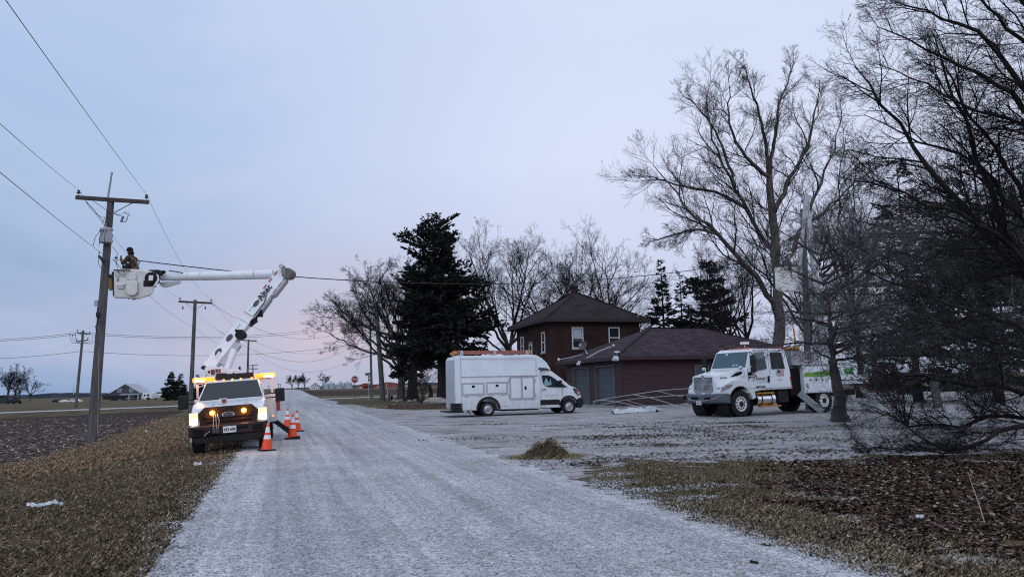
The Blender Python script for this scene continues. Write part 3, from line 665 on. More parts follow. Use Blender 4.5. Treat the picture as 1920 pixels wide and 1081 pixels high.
def dish(parent, base, ctr, aim, r, m_, name='satellite_dish', sub=True):
    ctr = np.array(ctr, float); aim = nrm(aim); m = MB(); m.lathe(ctr, aim, [(0, -.10*r/.35), (r*.5, -.07*r/.35), (r*.85, -.01), (r, .03), (r*.98, .045), (r*.5, -.05*r/.35), (0, -.08*r/.35)], 24); o = m.build(name, m_, parent)
    MB().tube([base, (np.array(base)+ctr)/2+[0, 0, -.12], ctr-aim*.1], .028, 8).tube([ctr-[0, 0, r*.8], ctr+aim*r*1.1-[0, 0, r*.5]], .015, 6).obox(ctr+aim*r*1.15-[0, 0, r*.45], (.05, 0, 0), (0, .05, 0), (0, 0, .06)).build('mast', M_WTRIM, o); return o
dish(gar, (.6, 6.2, GE+.45), (.25, 6.6, GE+1.25), (-.75, -.55, .5), .37, M_DGREY)

# brick house: near corner at px 1034
HW, HD, HE = 8.0, 8.6, 6.55
h0 = onground(A(1034, 735, 57.5)); hs = thing('house', 'two storey dark brick house with brown pyramid roof behind the garage', 'house', h0, (0, 0, GANG))
MB().box(0, HW, 0, HD, -.2, HE).build('wall', M_BRICK, hs)
vs, a, b = hip(None, 0, HW, 0, HD, HE-.06, 2.75, .68); m = MB(); m.add([(*v[:2], v[2]+.22) for v in vs], [(0, 1, 4), (1, 2, 5, 4), (2, 3, 5), (3, 0, 4, 5)]); rf = m.build('roof', M_SHING, hs, angle=.2)
X0, X1, Y0, Y1 = -.7, HW+.7, -.7, HD+.7; ze = HE-.06
MB().box(X0, X1, Y0, Y0+.03, ze-.02, ze+.225).box(X0, X1, Y1-.03, Y1, ze-.02, ze+.225).box(X0, X0+.03, Y0+.03, Y1-.03, ze-.02, ze+.224).box(X1-.03, X1, Y0+.03, Y1-.03, ze-.02, ze+.224).box(X0+.03, X1-.03, Y0+.03, Y1-.03, ze-.015, ze+.01).build('eaves', M_TRIM, hs)
m = MB()
for q, e in ((vs[0], a), (vs[1], a), (vs[3], b)): m.beam((q[0], q[1], q[2]+.235), (e[0], e[1], vs[4][2]+.235), .22, .03)
m.build('ridge_cap', M_SHING, rf)
cx, cy = 4.3, 4.9; m = MB().box(cx-.25, cx+.25, cy-.25, cy+.25, 8.2, 10.0).box(cx-.29, cx+.29, cy-.29, cy+.29, 10.0, 10.12); ch = m.build('chimney', M_BRICK, rf); MB().cyl((cx, cy, 10.12), (cx, cy, 10.45), .12, .12, 12).cyl((cx, cy, 10.45), (cx, cy, 10.5), .18, .1, 12).build('chimney_pot', M_DGREY, ch)
MB().beam((cx-.55, cy-.6, 9.1), (cx-.28, cy-.42, 8.95), .06, .22).build('flashing', M_WTRIM, rf)
for x_, bl in ((2.38, M_PALE), (5.62, None)): window(hs, (x_, -.005, 5.22), .82, 1.55, (1, 0, 0), (0, -1, 0), M_WTRIM, .085, curtain=bl, sill=M_STONEL)
window(hs, (-.005, 1.5, 4.95), .62, 1.5, (0, 1, 0), (-1, 0, 0), M_WTRIM, .085, sill=M_STONEL)
window(hs, (-.005, 4.7, 4.25), .62, 1.25, (0, 1, 0), (-1, 0, 0), M_WTRIM, .07)
window(hs, (-.005, 7.0, 4.95), .62, 1.5, (0, 1, 0), (-1, 0, 0), M_WTRIM, .085)
window(hs, (-.005, .9, 2.0), .62, 1.2, (0, 1, 0), (-1, 0, 0), M_WTRIM, .08)
window(hs, (-.005, 3.3, 1.7), .7, 1.3, (0, 1, 0), (-1, 0, 0), M_WTRIM, .08)
for q_ in ((4.3, 5.1, 4.97, 5.17), (.45, 1.35, 2.72, 2.92), (2.85, 3.75, 2.5, 2.7)): MB().box(-.04, .02, *q_).build('lintel', M_STONEL, hs)
m = MB().box(-.06, -.005, 1.9, 2.75, .25, 2.25); d_ = m.build('door', M_WTRIM, hs); MB().box(-.07, -.055, 2.05, 2.6, 1.2, 2.05).build('pane', M_GLASS, d_)
MB().tube([(HW+.6, -.62, ze+.1), (HW+.62, -.5, ze-.3), (HW+.05, -.06, ze-.6), (HW+.05, -.06, .2)], .045, 8).build('downspout', M_WTRIM, hs)
dish(hs, (HW-.35, -.35, ze+.45), (HW-.1, -.6, ze+.95), (.35, -.8, .45), .33, M_WTRIM)

# far buildings -----------------------------------------------------------
M_SLATE = mat('slate_blue_metal', (.055, .065, .08), .5, var=.12, vscale=.6); M_SROOF = mat('pale_metal_roof', (.30, .33, .38), .4, var=.1, vscale=.5)
M_BARN = mat('barn_red_metal', (.26, .035, .032), .55, var=.15, vscale=.4); M_BARND = mat('dark_red_roof', (.10, .03, .03), .6)
def gable(name, label, p0, ang, w, d, eave, peak, mw, mr, ov=.3, cat='barn', group=None):
    """gable end faces local -y; origin at the near left corner"""
    t_ = thing(name, label, cat, p0, (0, 0, ang), group)
    m = MB(); P = [(0, 0), (w, 0), (w, eave), (w/2, peak), (0, eave)]; m.prism(P, lambda a_, b_, w_: (a_, w_, b_), 0, d); m.build('wall', mw, t_, angle=.2)
    m = MB(); s_ = (peak-eave)/(w/2); e = eave-ov*s_
    for k in (0, 1):
        X = (lambda a_: a_) if k == 0 else (lambda a_: w-a_)
        m.add([(X(-ov), -ov, e+.02), (X(w/2), -ov, peak+.02), (X(w/2), d+ov, peak+.02), (X(-ov), d+ov, e+.02), (X(-ov), -ov, e+.22), (X(w/2), -ov, peak+.22), (X(w/2), d+ov, peak+.22), (X(-ov), d+ov, e+.22)], [(0, 1, 2, 3), (4, 5, 6, 7), (0, 1, 5, 4), (3, 2, 6, 7), (0, 3, 7, 4)])
    m.build('roof', mr, t_, angle=.2); return t_
d0 = 205; pb = A(206, 750.5, d0); sc = d0/FPX
w_ = 52*sc; shp = gable('metal_shop', 'slate blue metal shop building with lean-to porch across the field', pb, radians(8), w_, 9, 11*sc*.97*1.0+.35, 29*sc, M_SLATE, M_SROOF, .25, cat='building')
for x_ in (.31, .71):
    window(shp, (w_*x_, -.02, 18.5*sc), .75, .75, (1, 0, 0), (0, -1, 0), M_WTRIM, .12)
for x_ in (.56, .75): window(shp, (w_*x_, -.02, 6.8*sc), .7, .8, (1, 0, 0), (0, -1, 0), M_WTRIM, .12)
MB().add([(w_*.38, -1.5, 9.6*sc), (w_*1.02, -1.5, 9.6*sc), (w_*1.02, 0, 11.6*sc), (w_*.38, 0, 11.6*sc), (w_*.38, -1.5, 10.2*sc), (w_*1.02, -1.5, 10.2*sc), (w_*1.02, 0, 12.2*sc), (w_*.38, 0, 12.2*sc)], [(0, 3, 2, 1), (4, 5, 6, 7), (0, 1, 5, 4), (1, 2, 6, 5), (0, 4, 7, 3)]).build('porch_roof', M_SROOF, shp)
for q in (.4, .7, 1.0): MB().box(w_*q-.08, w_*q+.08, -1.4, -1.24, 0, 9.6*sc).build('porch_post', M_WTRIM, shp)
m = MB().box(w_+.01, w_+.06, 1.2, 2.2, 0, 2.2).box(w_+.01, w_+.06, 3.4, 5.8, 0, 2.4); m.build('door', M_WTRIM, shp)
def trailer(name, label, cat, px0, px1, pyb, pyt, dist, m_, wheels=True, nose=0, grp=None, win=None):
    p0 = A(px0, pyb, dist); s = dist/FPX; w = (px1-px0)*s; h = (pyb-pyt)*s; t_ = thing(name, label, cat, p0, (0, 0, 0), grp)
    c = .35 if wheels else 0
    P = [(0, c), (w, c), (w, h*.92), (w-h*.1, h), (h*.05+nose*w*.12, h), (0, h*.9-nose*h*.3)]
    MB().prism(P, lambda a_, b_, w_: (a_, w_, b_), 0, 2.3).build('body', m_, t_, bevel=.05)
    if wheels:
        for q in (.52, .66): MB().lathe((w*q, -.02, .36), (0, 1, 0), [(0, -.02), (.2, -.02), (.34, .0), (.36, .06), (.36, .2), (0, .22)], 18).build('wheel', M_RUBBER, t_)
        MB().beam((w, 1.15, .5), (w+1.0, 1.15, .45), .1, .1).build('hitch', M_STEEL, t_)
    for (a_, b_) in (win or []): MB().box(w*a_, w*b_, -.012, .02, h*.5, h*.75).build('window', M_GLASS, t_)
    return t_
trailer('camper', 'larger white camper trailer beside the slate shop', 'camper', 267, 285, 749.5, 735.5, 200, M_WHITE, grp='campers by the shop', win=[(.12, .3), (.45, .7)])
trailer('camper', 'smaller white camper trailer right of the larger camper', 'camper', 286, 296, 748.5, 738, 204, M_WHITE, grp='campers by the shop', win=[(.2, .6)])
trailer('enclosed_trailer', 'long black trailer parked in front of the slate shop', 'trailer', 192, 228, 751, 741.5, 198, M_CHASSIS)
def farcar(px, py, dist, m_, label, L_=4.5, grp=None, h=1.45):
    p0 = onground(A(px, py, dist)); p0 = A(px, py, dist); t_ = thing('parked_car', label, 'car', p0, (0, 0, random.uniform(-.3, .3)), grp)
    P = [(0, .3), (L_, .3), (L_, .75), (L_*.95, .9), (L_*.76, .95), (L_*.62, h), (L_*.22, h), (L_*.1, .98), (0, .9)]
    MB().body([(x, z) for x, z in P], lambda x, z: .88 if z < 1 else .7).build('body', m_, t_, bevel=.06)
    MB().body([(L_*.2, 1.0), (L_*.68, 1.0), (L_*.6, h-.1), (L_*.25, h-.1)], lambda x, z: .885 if z < 1.1 else .74).build('window', M_GLASS, t_)
    for x_ in (.18, .82):
        for s_ in (-1, 1): MB().lathe((L_*x_, s_*.8, .32), (0, s_, 0), [(0, -.1), (.32, -.1), (.32, .1), (.2, .12), (0, .1)], 14).build('wheel', M_RUBBER, t_)
farcar(100, 754.5, 290, M_CHASSIS, 'dark car parked in the far field, nearest the left of three', grp='cars parked in the far field')
farcar(113, 755, 286, M_WHITE, 'white car nose beside the dark car in the far field', L_=3.2, h=1.2, grp='cars parked in the far field')
farcar(131, 754.5, 290, M_WHITE, 'white car parked behind the slim far utility pole', grp='cars parked in the far field')
farcar(17.5, 757, 170, M_CHASSIS, 'black vehicle parked under the far trees at the left edge', L_=2.6, h=1.6)
t_ = gable('shed', 'small dark green shed at the left edge under the far trees', A(-4, 756, 230), 0, 3.4, 3, 1.7, 2.4, mat('dark_green_board', (.03, .05, .045), .7), M_CHASSIS, cat='shed')
# farmstead in the centre
d1 = 560; s1 = d1/FPX
fh = gable('farmhouse', 'white farmhouse with dark roof beyond the intersection', A(582, 730, d1), radians(6), 15*s1, 7, 6*s1, 11.5*s1, M_WTRIM, M_DGREY, .3, cat='farmhouse')
for x_, z_ in ((.35, 7), (.62, 7), (.22, 3), (.5, 3), (.78, 3)): MB().box(15*s1*x_-.3, 15*s1*x_+.3, -.05, .05, z_*s1-.5, z_*s1+.5).build('window', M_GLASS, fh)
MB().box(7*s1, 7*s1+.6, 2, 2.6, 10*s1, 13.2*s1).build('chimney', M_BRICK, fh)
MB().box(-2.2*s1, -.05, .5, 5, 0, 3.4*s1).build('porch', M_WTRIM, fh)
M_BIN = mat('galvanised_steel', (.36, .41, .46), .4, .5, var=.15, vscale=.5)
def bin_(px, pyb, w, h, cone, dist, label):
    p = A(px, pyb, dist); s = dist/FPX; t_ = thing('grain_bin', label, 'grain bin', p, group='grain bins by the farmstead'); r_ = w*s/2
    pr = []
    k = 12
    for i in range(k): pr += [(r_, h*s*i/k), (r_*1.012, h*s*(i+.5)/k)]
    MB().lathe((0, 0, 0), (0, 0, 1), pr+[(r_, h*s)], 28).build('wall', M_BIN, t_)
    MB().lathe((0, 0, 0), (0, 0, 1), [(r_*1.04, h*s-.1), (r_*1.04, h*s), (r_*.12, (h+cone)*s), (r_*.12, (h+cone+.8)*s), (0, (h+cone+.8)*s)], 28).build('roof', M_BIN, t_)
bin_(612, 729.5, 12, 10, 2.2, 560, 'leftmost pale grain bin nearest the white farmhouse'); bin_(622, 729.2, 12, 11, 2.6, 580, 'second pale grain bin from the farmhouse'); bin_(634.5, 729, 11, 8.5, 2.6, 560, 'small grain bin in the middle of the row'); bin_(639, 729, 9, 11.5, 3, 610, 'tall thin grain bin behind the middle of the row'); bin_(652.5, 728.8, 15.5, 11, 3.2, 580, 'widest grain bin at the right end of the row, beside the stop sign')
d2 = 450; s2 = d2/FPX
def barn(px0, px1, pyb, ev, pk_, label, grp='red barns'):
    t_ = gable('barn', label, A(px0, pyb, d2), radians(-3), (px1-px0)*s2, 14, ev*s2, pk_*s2, M_BARN, M_BARND, .3, group=grp); return t_
bb = barn(672.5, 694, 727.5, 5, 8.6, 'red open-fronted barn between the stop sign and the street name sign')
m = MB(); [m.box((9+k*3.2)*s2, (11.6+k*3.2)*s2, -.06, .02, .02, 4.2*s2) for k in range(4)]; m.build('open_bay', M_HOLE, bb); MB().box(1.3*s2, 6.5*s2, -.08, -.01, .1, 2.2*s2).build('door', M_WTRIM, bb)
barn(713, 737.5, 725.5, 6, 8.6, 'brighter red barn right of the dark leaning utility pole')
bb = barn(703, 712.5, 726, 4.6, 5.6, 'low dark red shed just left of the dark leaning utility pole'); MB().box(4.5*s2, 6*s2, -.05, .02, 0, 3.6*s2).build('door', M_WTRIM, bb)
t_ = trailer('poultry_house', 'long low white shed beyond the distant field', 'shed', 741, 772, 724.3, 722, 640, M_WTRIM, wheels=False)

# ---------------------------------------------------------------- utility poles and wires
M_POLE = mat('weathered_pole_wood', (.120, .115, .112), .92, var=.55, vscale=4, bump=.7, bscale=12, vmap=(4, 4, .22))
M_POLEG = mat('greenish_pole_wood', (.10, .115, .10), .92, var=.4, vscale=4, vmap=(4, 4, .3))
M_ARM = mat('crossarm_wood', (.085, .070, .062), .9, var=.4, vscale=5, vmap=(.5, 5, 5))
M_PORC = mat('brown_porcelain', (.06, .05, .055), .3); M_GALV = mat('galvanised_hardware', (.22, .23, .25), .5, .4)
M_WIRE = mat('dark_cable', (.03, .03, .034), .6); M_TRANS = mat('grey_transformer_paint', (.40, .42, .44), .45, var=.12, vscale=3)
def pole(name_label, base, top, r0, r1, arm=None, group=None, m_=None, ins=True, extra=None):
    base = np.array(base, float); top = np.array(top, float); t_ = thing('utility_pole', name_label, 'utility pole', base, group=group)
    ax = nrm(top-base); m = MB(); k = 7; m.tube([base+(top-base)*i/k-([0, 0, .3] if i == 0 else 0) for i in range(k+1)], [r0+(r1-r0)*i/k for i in range(k+1)], 14); m.build('pole', m_ or M_POLE, t_, world=True)
    tips = []
    if arm:
        for (c, e0, e1, th_) in arm:
            e0 = np.array(e0, float); e1 = np.array(e1, float); am = MB().beam(e0, e1, th_, th_*1.25).build('crossarm', M_ARM, t_, world=True, bevel=.008)
            cc = (e0+e1)/2; q = MB(); low = cc-ax*.62
            for e in (e0, e1): q.beam(cc+(e-cc)*.55-[0, 0, th_*.6], low, .03 if th_ < .1 else .045, .012 if th_ < .1 else .02)
            q.build('brace', M_ARM, t_, world=True)
            for e in (e0, e1):
                p = e+(cc-e)*.07+[0, 0, th_*.62]; z = np.array([0, 0, 1.])
                MB().lathe(p, z, [(.012, 0), (.012, .1), (.075, .1), (.085, .13), (.035, .15), (.035, .17), (.06, .18), (.055, .24), (0, .26)], 12).build('insulator', M_PORC, t_, world=True); tips.append(p+[0, 0, .25])
    return t_, tips
def cable(label, p0, p1, sag, r, group=None, twist=False, n=28, name='power_line'):
    p0 = np.array(p0, float); p1 = np.array(p1, float); P = [p0+(p1-p0)*t-[0, 0, sag*4*t*(1-t)] for t in np.linspace(0, 1, n)]
    m = MB()
    if twist:
        L_ = np.linalg.norm(p1-p0); nn = 420; a_, b_ = frame(p1-p0)
        for ph in (0, 2*pi/3, 4*pi/3):
            Q = []
            for i in range(nn+1):
                t = i/nn; c = p0+(p1-p0)*t-[0, 0, sag*4*t*(1-t)]; w_ = ph+t*L_*2*pi/.9; Q.append(c+r*1.0*(a_*cos(w_)+b_*sin(w_)))
            m.tube(Q, r*.8, 4)
    else: m.tube(P, r, 4)
    o = m.build(name, M_WIRE); tag(o, label, 'power line', group); return o
# pole 1
P1 = G(172, 829); d_ = P1[1]; T1 = A(208, 374, d_+.1)
e0 = A(142, 370, d_-.35); e1 = A(279, 379, d_+.35)
p1, tips1 = pole('big weathered wooden utility pole with transformer beside the bucket', P1, T1, .215, .135, [(0, e0, e1, .13)], 'utility poles along the road')
ax1 = nrm(T1-P1)
MB().beam(A(202, 372, d_-.15), A(210, 323, d_-.1), .055, .055).build('pole_top_pin', M_GALV, p1, world=True)
tc_ = A(199, 443, d_-.28); m = MB().lathe(tc_-[0, 0, .28], (0, 0, 1), [(0, 0), (.24, 0), (.245, .02), (.225, .54), (.245, .545), (.245, .60), (.2, .64), (0, .66)], 24)
tr_ = m.build('transformer', M_TRANS, p1, world=True)
MB().lathe(tc_+[-.06, 0, .36], (0, 0, 1), [(.05, 0), (.075, .03), (.04, .06), (.07, .09), (.04, .12), (.06, .15), (.03, .18), (.015, .26)], 12).build('bushing', M_STEEL, tr_, world=True)
m = MB()
for k in (-.12, 0, .12): m.ball(tc_+[k, -.24, .2], .035, 8); m.tube([tc_+[k, -.25, .18], tc_+[k*1.6-.08, -.33, -.1], tc_+[k*2-.12, -.28, -.45]], .012, 6)
m.build('terminal', M_WIRE, tr_, world=True)
MB().obox(tc_+[.05, .26, .1], (.05, 0, 0), (0, .1, 0), (0, 0, .05)).obox(tc_+[.05, .26, -.15], (.05, 0, 0), (0, .1, 0), (0, 0, .05)).build('bracket', M_GALV, tr_, world=True)
q = lambda a_, b_, k=0: A(a_, b_, d_+k)
m = MB().beam(q(212, 400, -.2), q(226, 404, -.25), .05, .05); m.lathe(q(229, 411, -.25), nrm(q(234, 398, -.25)-q(229, 411, -.25)), [(0, -.14), (.05, -.12), (.055, -.05), (.04, 0), (.055, .05), (.05, .14), (0, .15)], 10)
m.tube([q(233, 398, -.25), q(241, 403, -.25), q(236, 415, -.25), q(230, 416, -.25)], .02, 6); m.tube([q(228, 402, -.25), q(233, 397, -.3), q(241, 399, -.3), q(245, 405, -.25)], .009, 5); m.build('fuse_cutout', M_GALV, p1, world=True)
m = MB()
for pl in ([(160, 377), (170, 391), (180, 400), (190, 407), (207, 408)], [(160, 377), (176, 392), (187, 408), (198, 420), (204, 424)], [(186, 470), (184, 488), (186, 498), (196, 508), (210, 516), (222, 511), (218, 493), (220, 474), (211, 462)], [(188, 472), (184, 480), (192, 492), (207, 488)], [(213, 486), (222, 497), (232, 510)], [(204, 458), (203, 390)], [(213, 430), (206, 434), (202, 420)], [(191, 420), (196, 408), (198, 418)]):
    m.tube([q(a_, b_, -.3) for a_, b_ in pl], .011, 5)
m.build('jumper_wire', M_WIRE, p1, world=True)
m = MB().tube([q(186, 480, -.3), q(193, 487, -.3)], .05, 8); m.lathe(q(192, 487, -.3), nrm(q(198, 493, -.3)-q(192, 487, -.3)), [(0, -.02), (.06, 0), (.06, .12), (0, .14)], 8); m.lathe(q(215, 483, -.1), (1, 0, 0), [(0, 0), (.05, .02), (.03, .06), (.05, .1), (0, .14)], 8); m.build('splice', M_WIRE, p1, world=True)
m = MB(); c_ = q(181, 568, -.1); m.obox(c_, (.07, 0, 0), (0, .06, 0), (0, 0, .12)); m.build('meter_box', M_TRANS, p1, world=True); m = MB()
m.tube([q(183, 575, -.15), q(181, 590, -.15), q(184, 602, -.15), q(179, 612, -.15), q(182, 624, -.15)], .016, 5); m.obox(q(183, 590, -.2), (.05, 0, 0), (0, .04, 0), (0, 0, .1)); m.tube([q(183, 602, -.2), q(192, 604, -.25)], .012, 5); m.build('cable_loop', M_WIRE, p1, world=True)
MB().beam(q(183, 815, -.3), q(186, 650, -.25), .02, .02).build('ground_wire', mat('pale_moulding', (.28, .25, .22), .8), p1, world=True)
# next poles along the road
d2_ = 60.; b2 = A(357, 765, d2_)*[1, 1, 0]; t2 = A(366, 562, d2_)
p2, tips2 = pole('second utility pole along the road, seen just left of the raised boom', b2, t2, .19, .13, [(0, A(335, 565, d2_-.2), A(398, 568, d2_+.2), .13)], 'utility poles along the road')
MB().lathe(A(343, 574, d2_), (0, 0, -1), [(0, 0), (.07, .02), (.04, .1), (.07, .15), (.03, .25), (0, .3)], 8).lathe(A(385, 574, d2_), (0, 0, -1), [(0, 0), (.07, .02), (.04, .1), (.07, .15), (.03, .25), (0, .3)], 8).tube([A(394, 567, d2_), A(403, 573, d2_)], .03, 6).build('hanging_insulator', M_PORC, p2, world=True)
b3 = A(463, 750, 112)*[1, 1, 0]; p3, tips3 = pole('third utility pole, seen right of the boom foot above the cab', b3, A(466, 636, 112), .19, .13, [(0, A(451, 637, 112), A(481, 639, 112), .14)], 'utility poles along the road')
b4 = A(475, 735, 215)*[1, 1, 0]+[0, 0, .6]; p4, _ = pole('fourth and smallest pole, with two crossarms above the cab', b4, A(474, 683, 215), .2, .14, [(0, A(466, 685, 215), A(483, 684, 215), .16), (0, A(467, 691, 215), A(483, 691, 215), .16)], 'utility poles along the road')
b0 = np.array([P1[0]+12.6, P1[1]-36, 0])
z0 = tips1[0][2]
for i, (e_, lab, hp) in enumerate(((tips1[0], 'overhead wire from the left end of the big crossarm toward the viewer', (0, 215)), (tips1[1], 'overhead wire from the right end of the big crossarm toward the viewer', (25, 0)))):
    r_ = ray(*hp); # where the wire leaves the picture
    near = np.array([0, 0, CAMH])+r_*((11.5 if i == 0 else 9.5)/r_[1]); dirv = near-e_; end = e_+dirv*2.2
    cable(lab, e_, end, .15, .0075, 'overhead wires along the road')
r_ = ray(0, 310); na = A(190, 474, d_-.15); near = np.array([0, 0, CAMH])+r_*(12.5/r_[1]); cable('lower overhead wire from the big pole toward the viewer', na, na+(near-na)*2, .12, .009, 'overhead wires along the road')
cable('wire from the left end of the big crossarm to the second pole', tips1[0], tips2[0], .75, .0075, 'overhead wires along the road')
cable('wire from the right end of the big crossarm to the second pole', tips1[1], tips2[1], .75, .0075, 'overhead wires along the road')
cable('lower wire from the big pole down to the second pole', A(211, 486, d_), A(362, 612, d2_), .35, .009, 'overhead wires along the road')
for k, lab in ((0, 'left'), (1, 'right')): cable('%s upper wire between the second and third poles' % lab, tips2[k], tips3[k], .9, .009, 'overhead wires along the road')
cable('lower wire between the second and third poles', A(362, 612, d2_), A(464, 662, 112), .6, .009, 'overhead wires along the road')
# pole at the left of the cross road and poles by the stop sign
bL = G(142, 765); dL = bL[1]; pL, tL = pole('slim leaning utility pole beyond the ploughed field with looped jumpers', bL, A(156, 619, dL), .17, .12, [(0, A(144, 623, dL), A(169, 626, dL), .1), (0, A(143, 640, dL), A(165, 637, dL), .1)], 'poles along the cross road')
m = MB()
for a_, b_ in ((131, 626), (136, 628), (141, 627)): m.tube([A(a_, b_, dL), A(a_+1, 636, dL), A(a_+6, 643, dL), A(152, 642, dL)], .02, 5); m.lathe(A(a_, b_, dL), (0, 0, 1), [(0, -.1), (.06, -.05), (.06, .05), (0, .12)], 8)
for a_ in (167, 173, 178): m.tube([A(a_, 629, dL), A(a_, 638, dL), A(a_-6, 644, dL), A(156, 642, dL)], .02, 5)
m.build('jumper_loop', M_WIRE, pL, world=True)
bS = G(718, 750); bS = bS*.97+np.array([0, 0, 0]); bS[2] = 0; dS = bS[1]
pS, tS = pole('dark utility pole leaning left beside the corner evergreens', bS, A(705, 568, dS), .33, .24, None, 'poles along the cross road', m_=M_POLEG)
bT = A(697, 742, 112)*[1, 1, 0]; pT, tT = pole('straight slim utility pole behind the street name sign', bT, A(694, 606, 112), .2, .15, [(0, A(684, 612, 112), A(705, 611, 112), .12)], 'poles along the cross road', m_=M_POLEG)
bU = A(126, 700, 300); 
cable('thin guy wire beside the dark leaning pole', A(727, 744, dS), A(706, 600, dS), .02, .012, name='guy_wire')
tag(MB().tube([A(727.5, 744, dS), A(724, 716, dS)], .035, 6).build('guy_guard', M_REFLECT), 'pale sleeve on the guy wire beside the leaning pole', 'guy guard')
for i, (a_, b_, sg, lab) in enumerate(((622.5, 600, 1.4, 'highest'), (625.5, 606, 1.3, 'second'), (658, 640, 1.2, 'lowest'))):
    cable('%s cross road line between the slim left pole and the corner poles' % lab, A(152, a_, dL), A(695, b_, 112), sg, .02, 'lines along the cross road')
    cable('%s cross road line running out of the picture at the left' % lab, A(-200, a_+15, dL-18), A(152, a_, dL), .4, .02, 'lines along the cross road')
for i, (a_, b_, c_, e_, sg) in enumerate(((398, 570, 690, 588, 3.2), (398, 612, 690, 622, 3.5), (480, 640, 690, 634, 2.0), (480, 662, 690, 655, 3.0))):
    cable(['top', 'second', 'third', 'bottom'][i]+' sagging line from the road poles toward the corner evergreens', A(a_, b_, d2_ if i < 2 else 112), A(c_, e_, 100), sg, .013, 'sagging lines toward the corner')
for px, h_, lab in ((686, 0, 0),): pass
for i, (px, py, pt) in enumerate(((522, 731.5, 718), (525.5, 731.5, 719), (504, 732, 722))):
    tb = A(px, py, 520); pole(['leftmost', 'middle', 'faintest far left'][i]+' far pole standing where the road meets the horizon', tb, A(px, pt, 520), .22, .16, [(0, A(px-1.8, pt+1.5, 520), A(px+1.8, pt+1.5, 520), .2)], 'far poles at the horizon')
o = MB(); tb = A(138, 739, 1500); h_ = A(138, 722, 1500); o.tube([tb, h_], [.9, .3], 4); tag(o.build('radio_mast', M_STEEL), 'thin radio mast on the horizon right of the far trees', 'mast')
# yard pole that the second bucket works at, and the twisted service cable
bY = onground(A(1512, 700, 37.5)); tY = A(1506, 392, 37.5); pY, tYp = pole('yard utility pole behind the white truck, beside the raised bucket', bY, tY, .19, .13, None, 'yard pole')
del pY['group']
cable('twisted service cable from the big pole across to the yard pole', A(262, 488.5, 25.2), A(1500, 470, 37.3), 1.25, .011, twist=True, name='service_cable')
cable('short end of the service cable between the big pole and the lineman', A(211, 486, d_), A(262, 488.5, 25.2), .0, .011, name='service_cable', n=6)
# ================================================================ vehicles
def lerp(a, b, t): return a+(b-a)*t
def wheel(parent, x, y, r, w, side, rim_m, rr_=.58, holes=8, dual=False, dark_center=False, z=None, hubr=.2):
    z = r if z is None else z; c = np.array([x, y, z]); ax = (0, side, 0)
    hub = MB().lathe(c, ax, [(0, w*.62), (r*hubr, w*.60), (r*hubr, w*.3)], 16)
    for k in range(holes):
        a_ = 2*pi*k/holes; q = c+np.array([cos(a_)*r*hubr*1.25, w*.47*side, sin(a_)*r*hubr*1.25]); hub.cyl(q, q+np.array([0, .05*side, 0]), .014, .012, 6)
    h = hub.build('wheel', M_CHASSIS if dark_center else M_STEEL, parent)
    R = r*rr_; MB().lathe(c, ax, [(R*1.02, w*.46), (R, w*.52), (R*.93, w*.50), (R*.84, w*.30), (R*.80, w*.28), (r*hubr*1.7, w*.47), (r*hubr, w*.50), (0, w*.5)], 28).build('rim', rim_m, h)
    m = MB()
    for k in range(holes):
        a_ = 2*pi*(k+.5)/holes; q = c+np.array([cos(a_)*R*.68, w*.405*side, sin(a_)*R*.68]); m.lathe(q, ax, [(0, .012), (r*.055, .012), (r*.055, -.03)], 10)
    m.build('vent_hole', M_HOLE, h)
    t = MB().lathe(c, ax, [(R, w*.44), (R*1.06, w*.5), (r*.80, w*.54), (r*.95, w*.5), (r*.985, w*.42), (r, w*.3), (r*.99, 0), (r, -w*.3), (r*.985, -w*.42), (r*.9, -w*.5), (R, -w*.44), (R*.6, -w*.3)], 40)
    for k in range(44):
        a_ = 2*pi*k/44; d = np.array([cos(a_), 0, sin(a_)]); tn = np.array([-sin(a_), 0, cos(a_)])
        for yy in (-.36, .36): t.obox(c+d*r*.995+np.array([0, yy*w, 0]), tn*r*.042, np.array([0, w*.12, 0]), d*r*.014)
    t.build('tyre', M_RUBBER, h)
    if dual: 
        c2 = c-np.array([0, side*w*1.15, 0]); MB().lathe(c2, ax, [(R, w*.44), (r*.9, w*.5), (r, w*.3), (r, -w*.3), (r*.9, -w*.5), (R, -w*.44)], 36).build('tyre', M_RUBBER, h)
    return h
def emis(name, col, s):
    if name in MATS: return MATS[name]
    m = bpy.data.materials.new(name); m.use_nodes = True; b = m.node_tree.nodes['Principled BSDF']; b.inputs['Base Color'].default_value = (*col, 1); b.inputs['Emission Color'].default_value = (*col, 1); b.inputs['Emission Strength'].default_value = s; b.inputs['Roughness'].default_value = .3; MATS[name] = m; return m
E_HEAD = emis('lit_headlamp', (1, .86, .60), 9); E_HEADU = emis('lit_turn_lamp', (1, .62, .22), 2.2); E_AMB = emis('amber_strobe_core', (1, .60, .12), 30); E_AMBL = emis('amber_strobe_lens', (1, .26, .02), 1.9); E_MARK = emis('amber_marker', (1, .42, .08), 1.2)
def lamp(name, loc, parent, energy, col, typ='POINT', rad=.06, rot=None, spot=None):
    l = bpy.data.lights.new(name, typ); l.energy = energy; l.color = col; l.shadow_soft_size = rad
    if typ == 'SPOT': l.spot_size = spot; l.spot_blend = .8
    o = bpy.data.objects.new(name, l); COL.objects.link(o); o.location = loc; o.parent = parent
    if rot: o.rotation_euler = rot
    return o
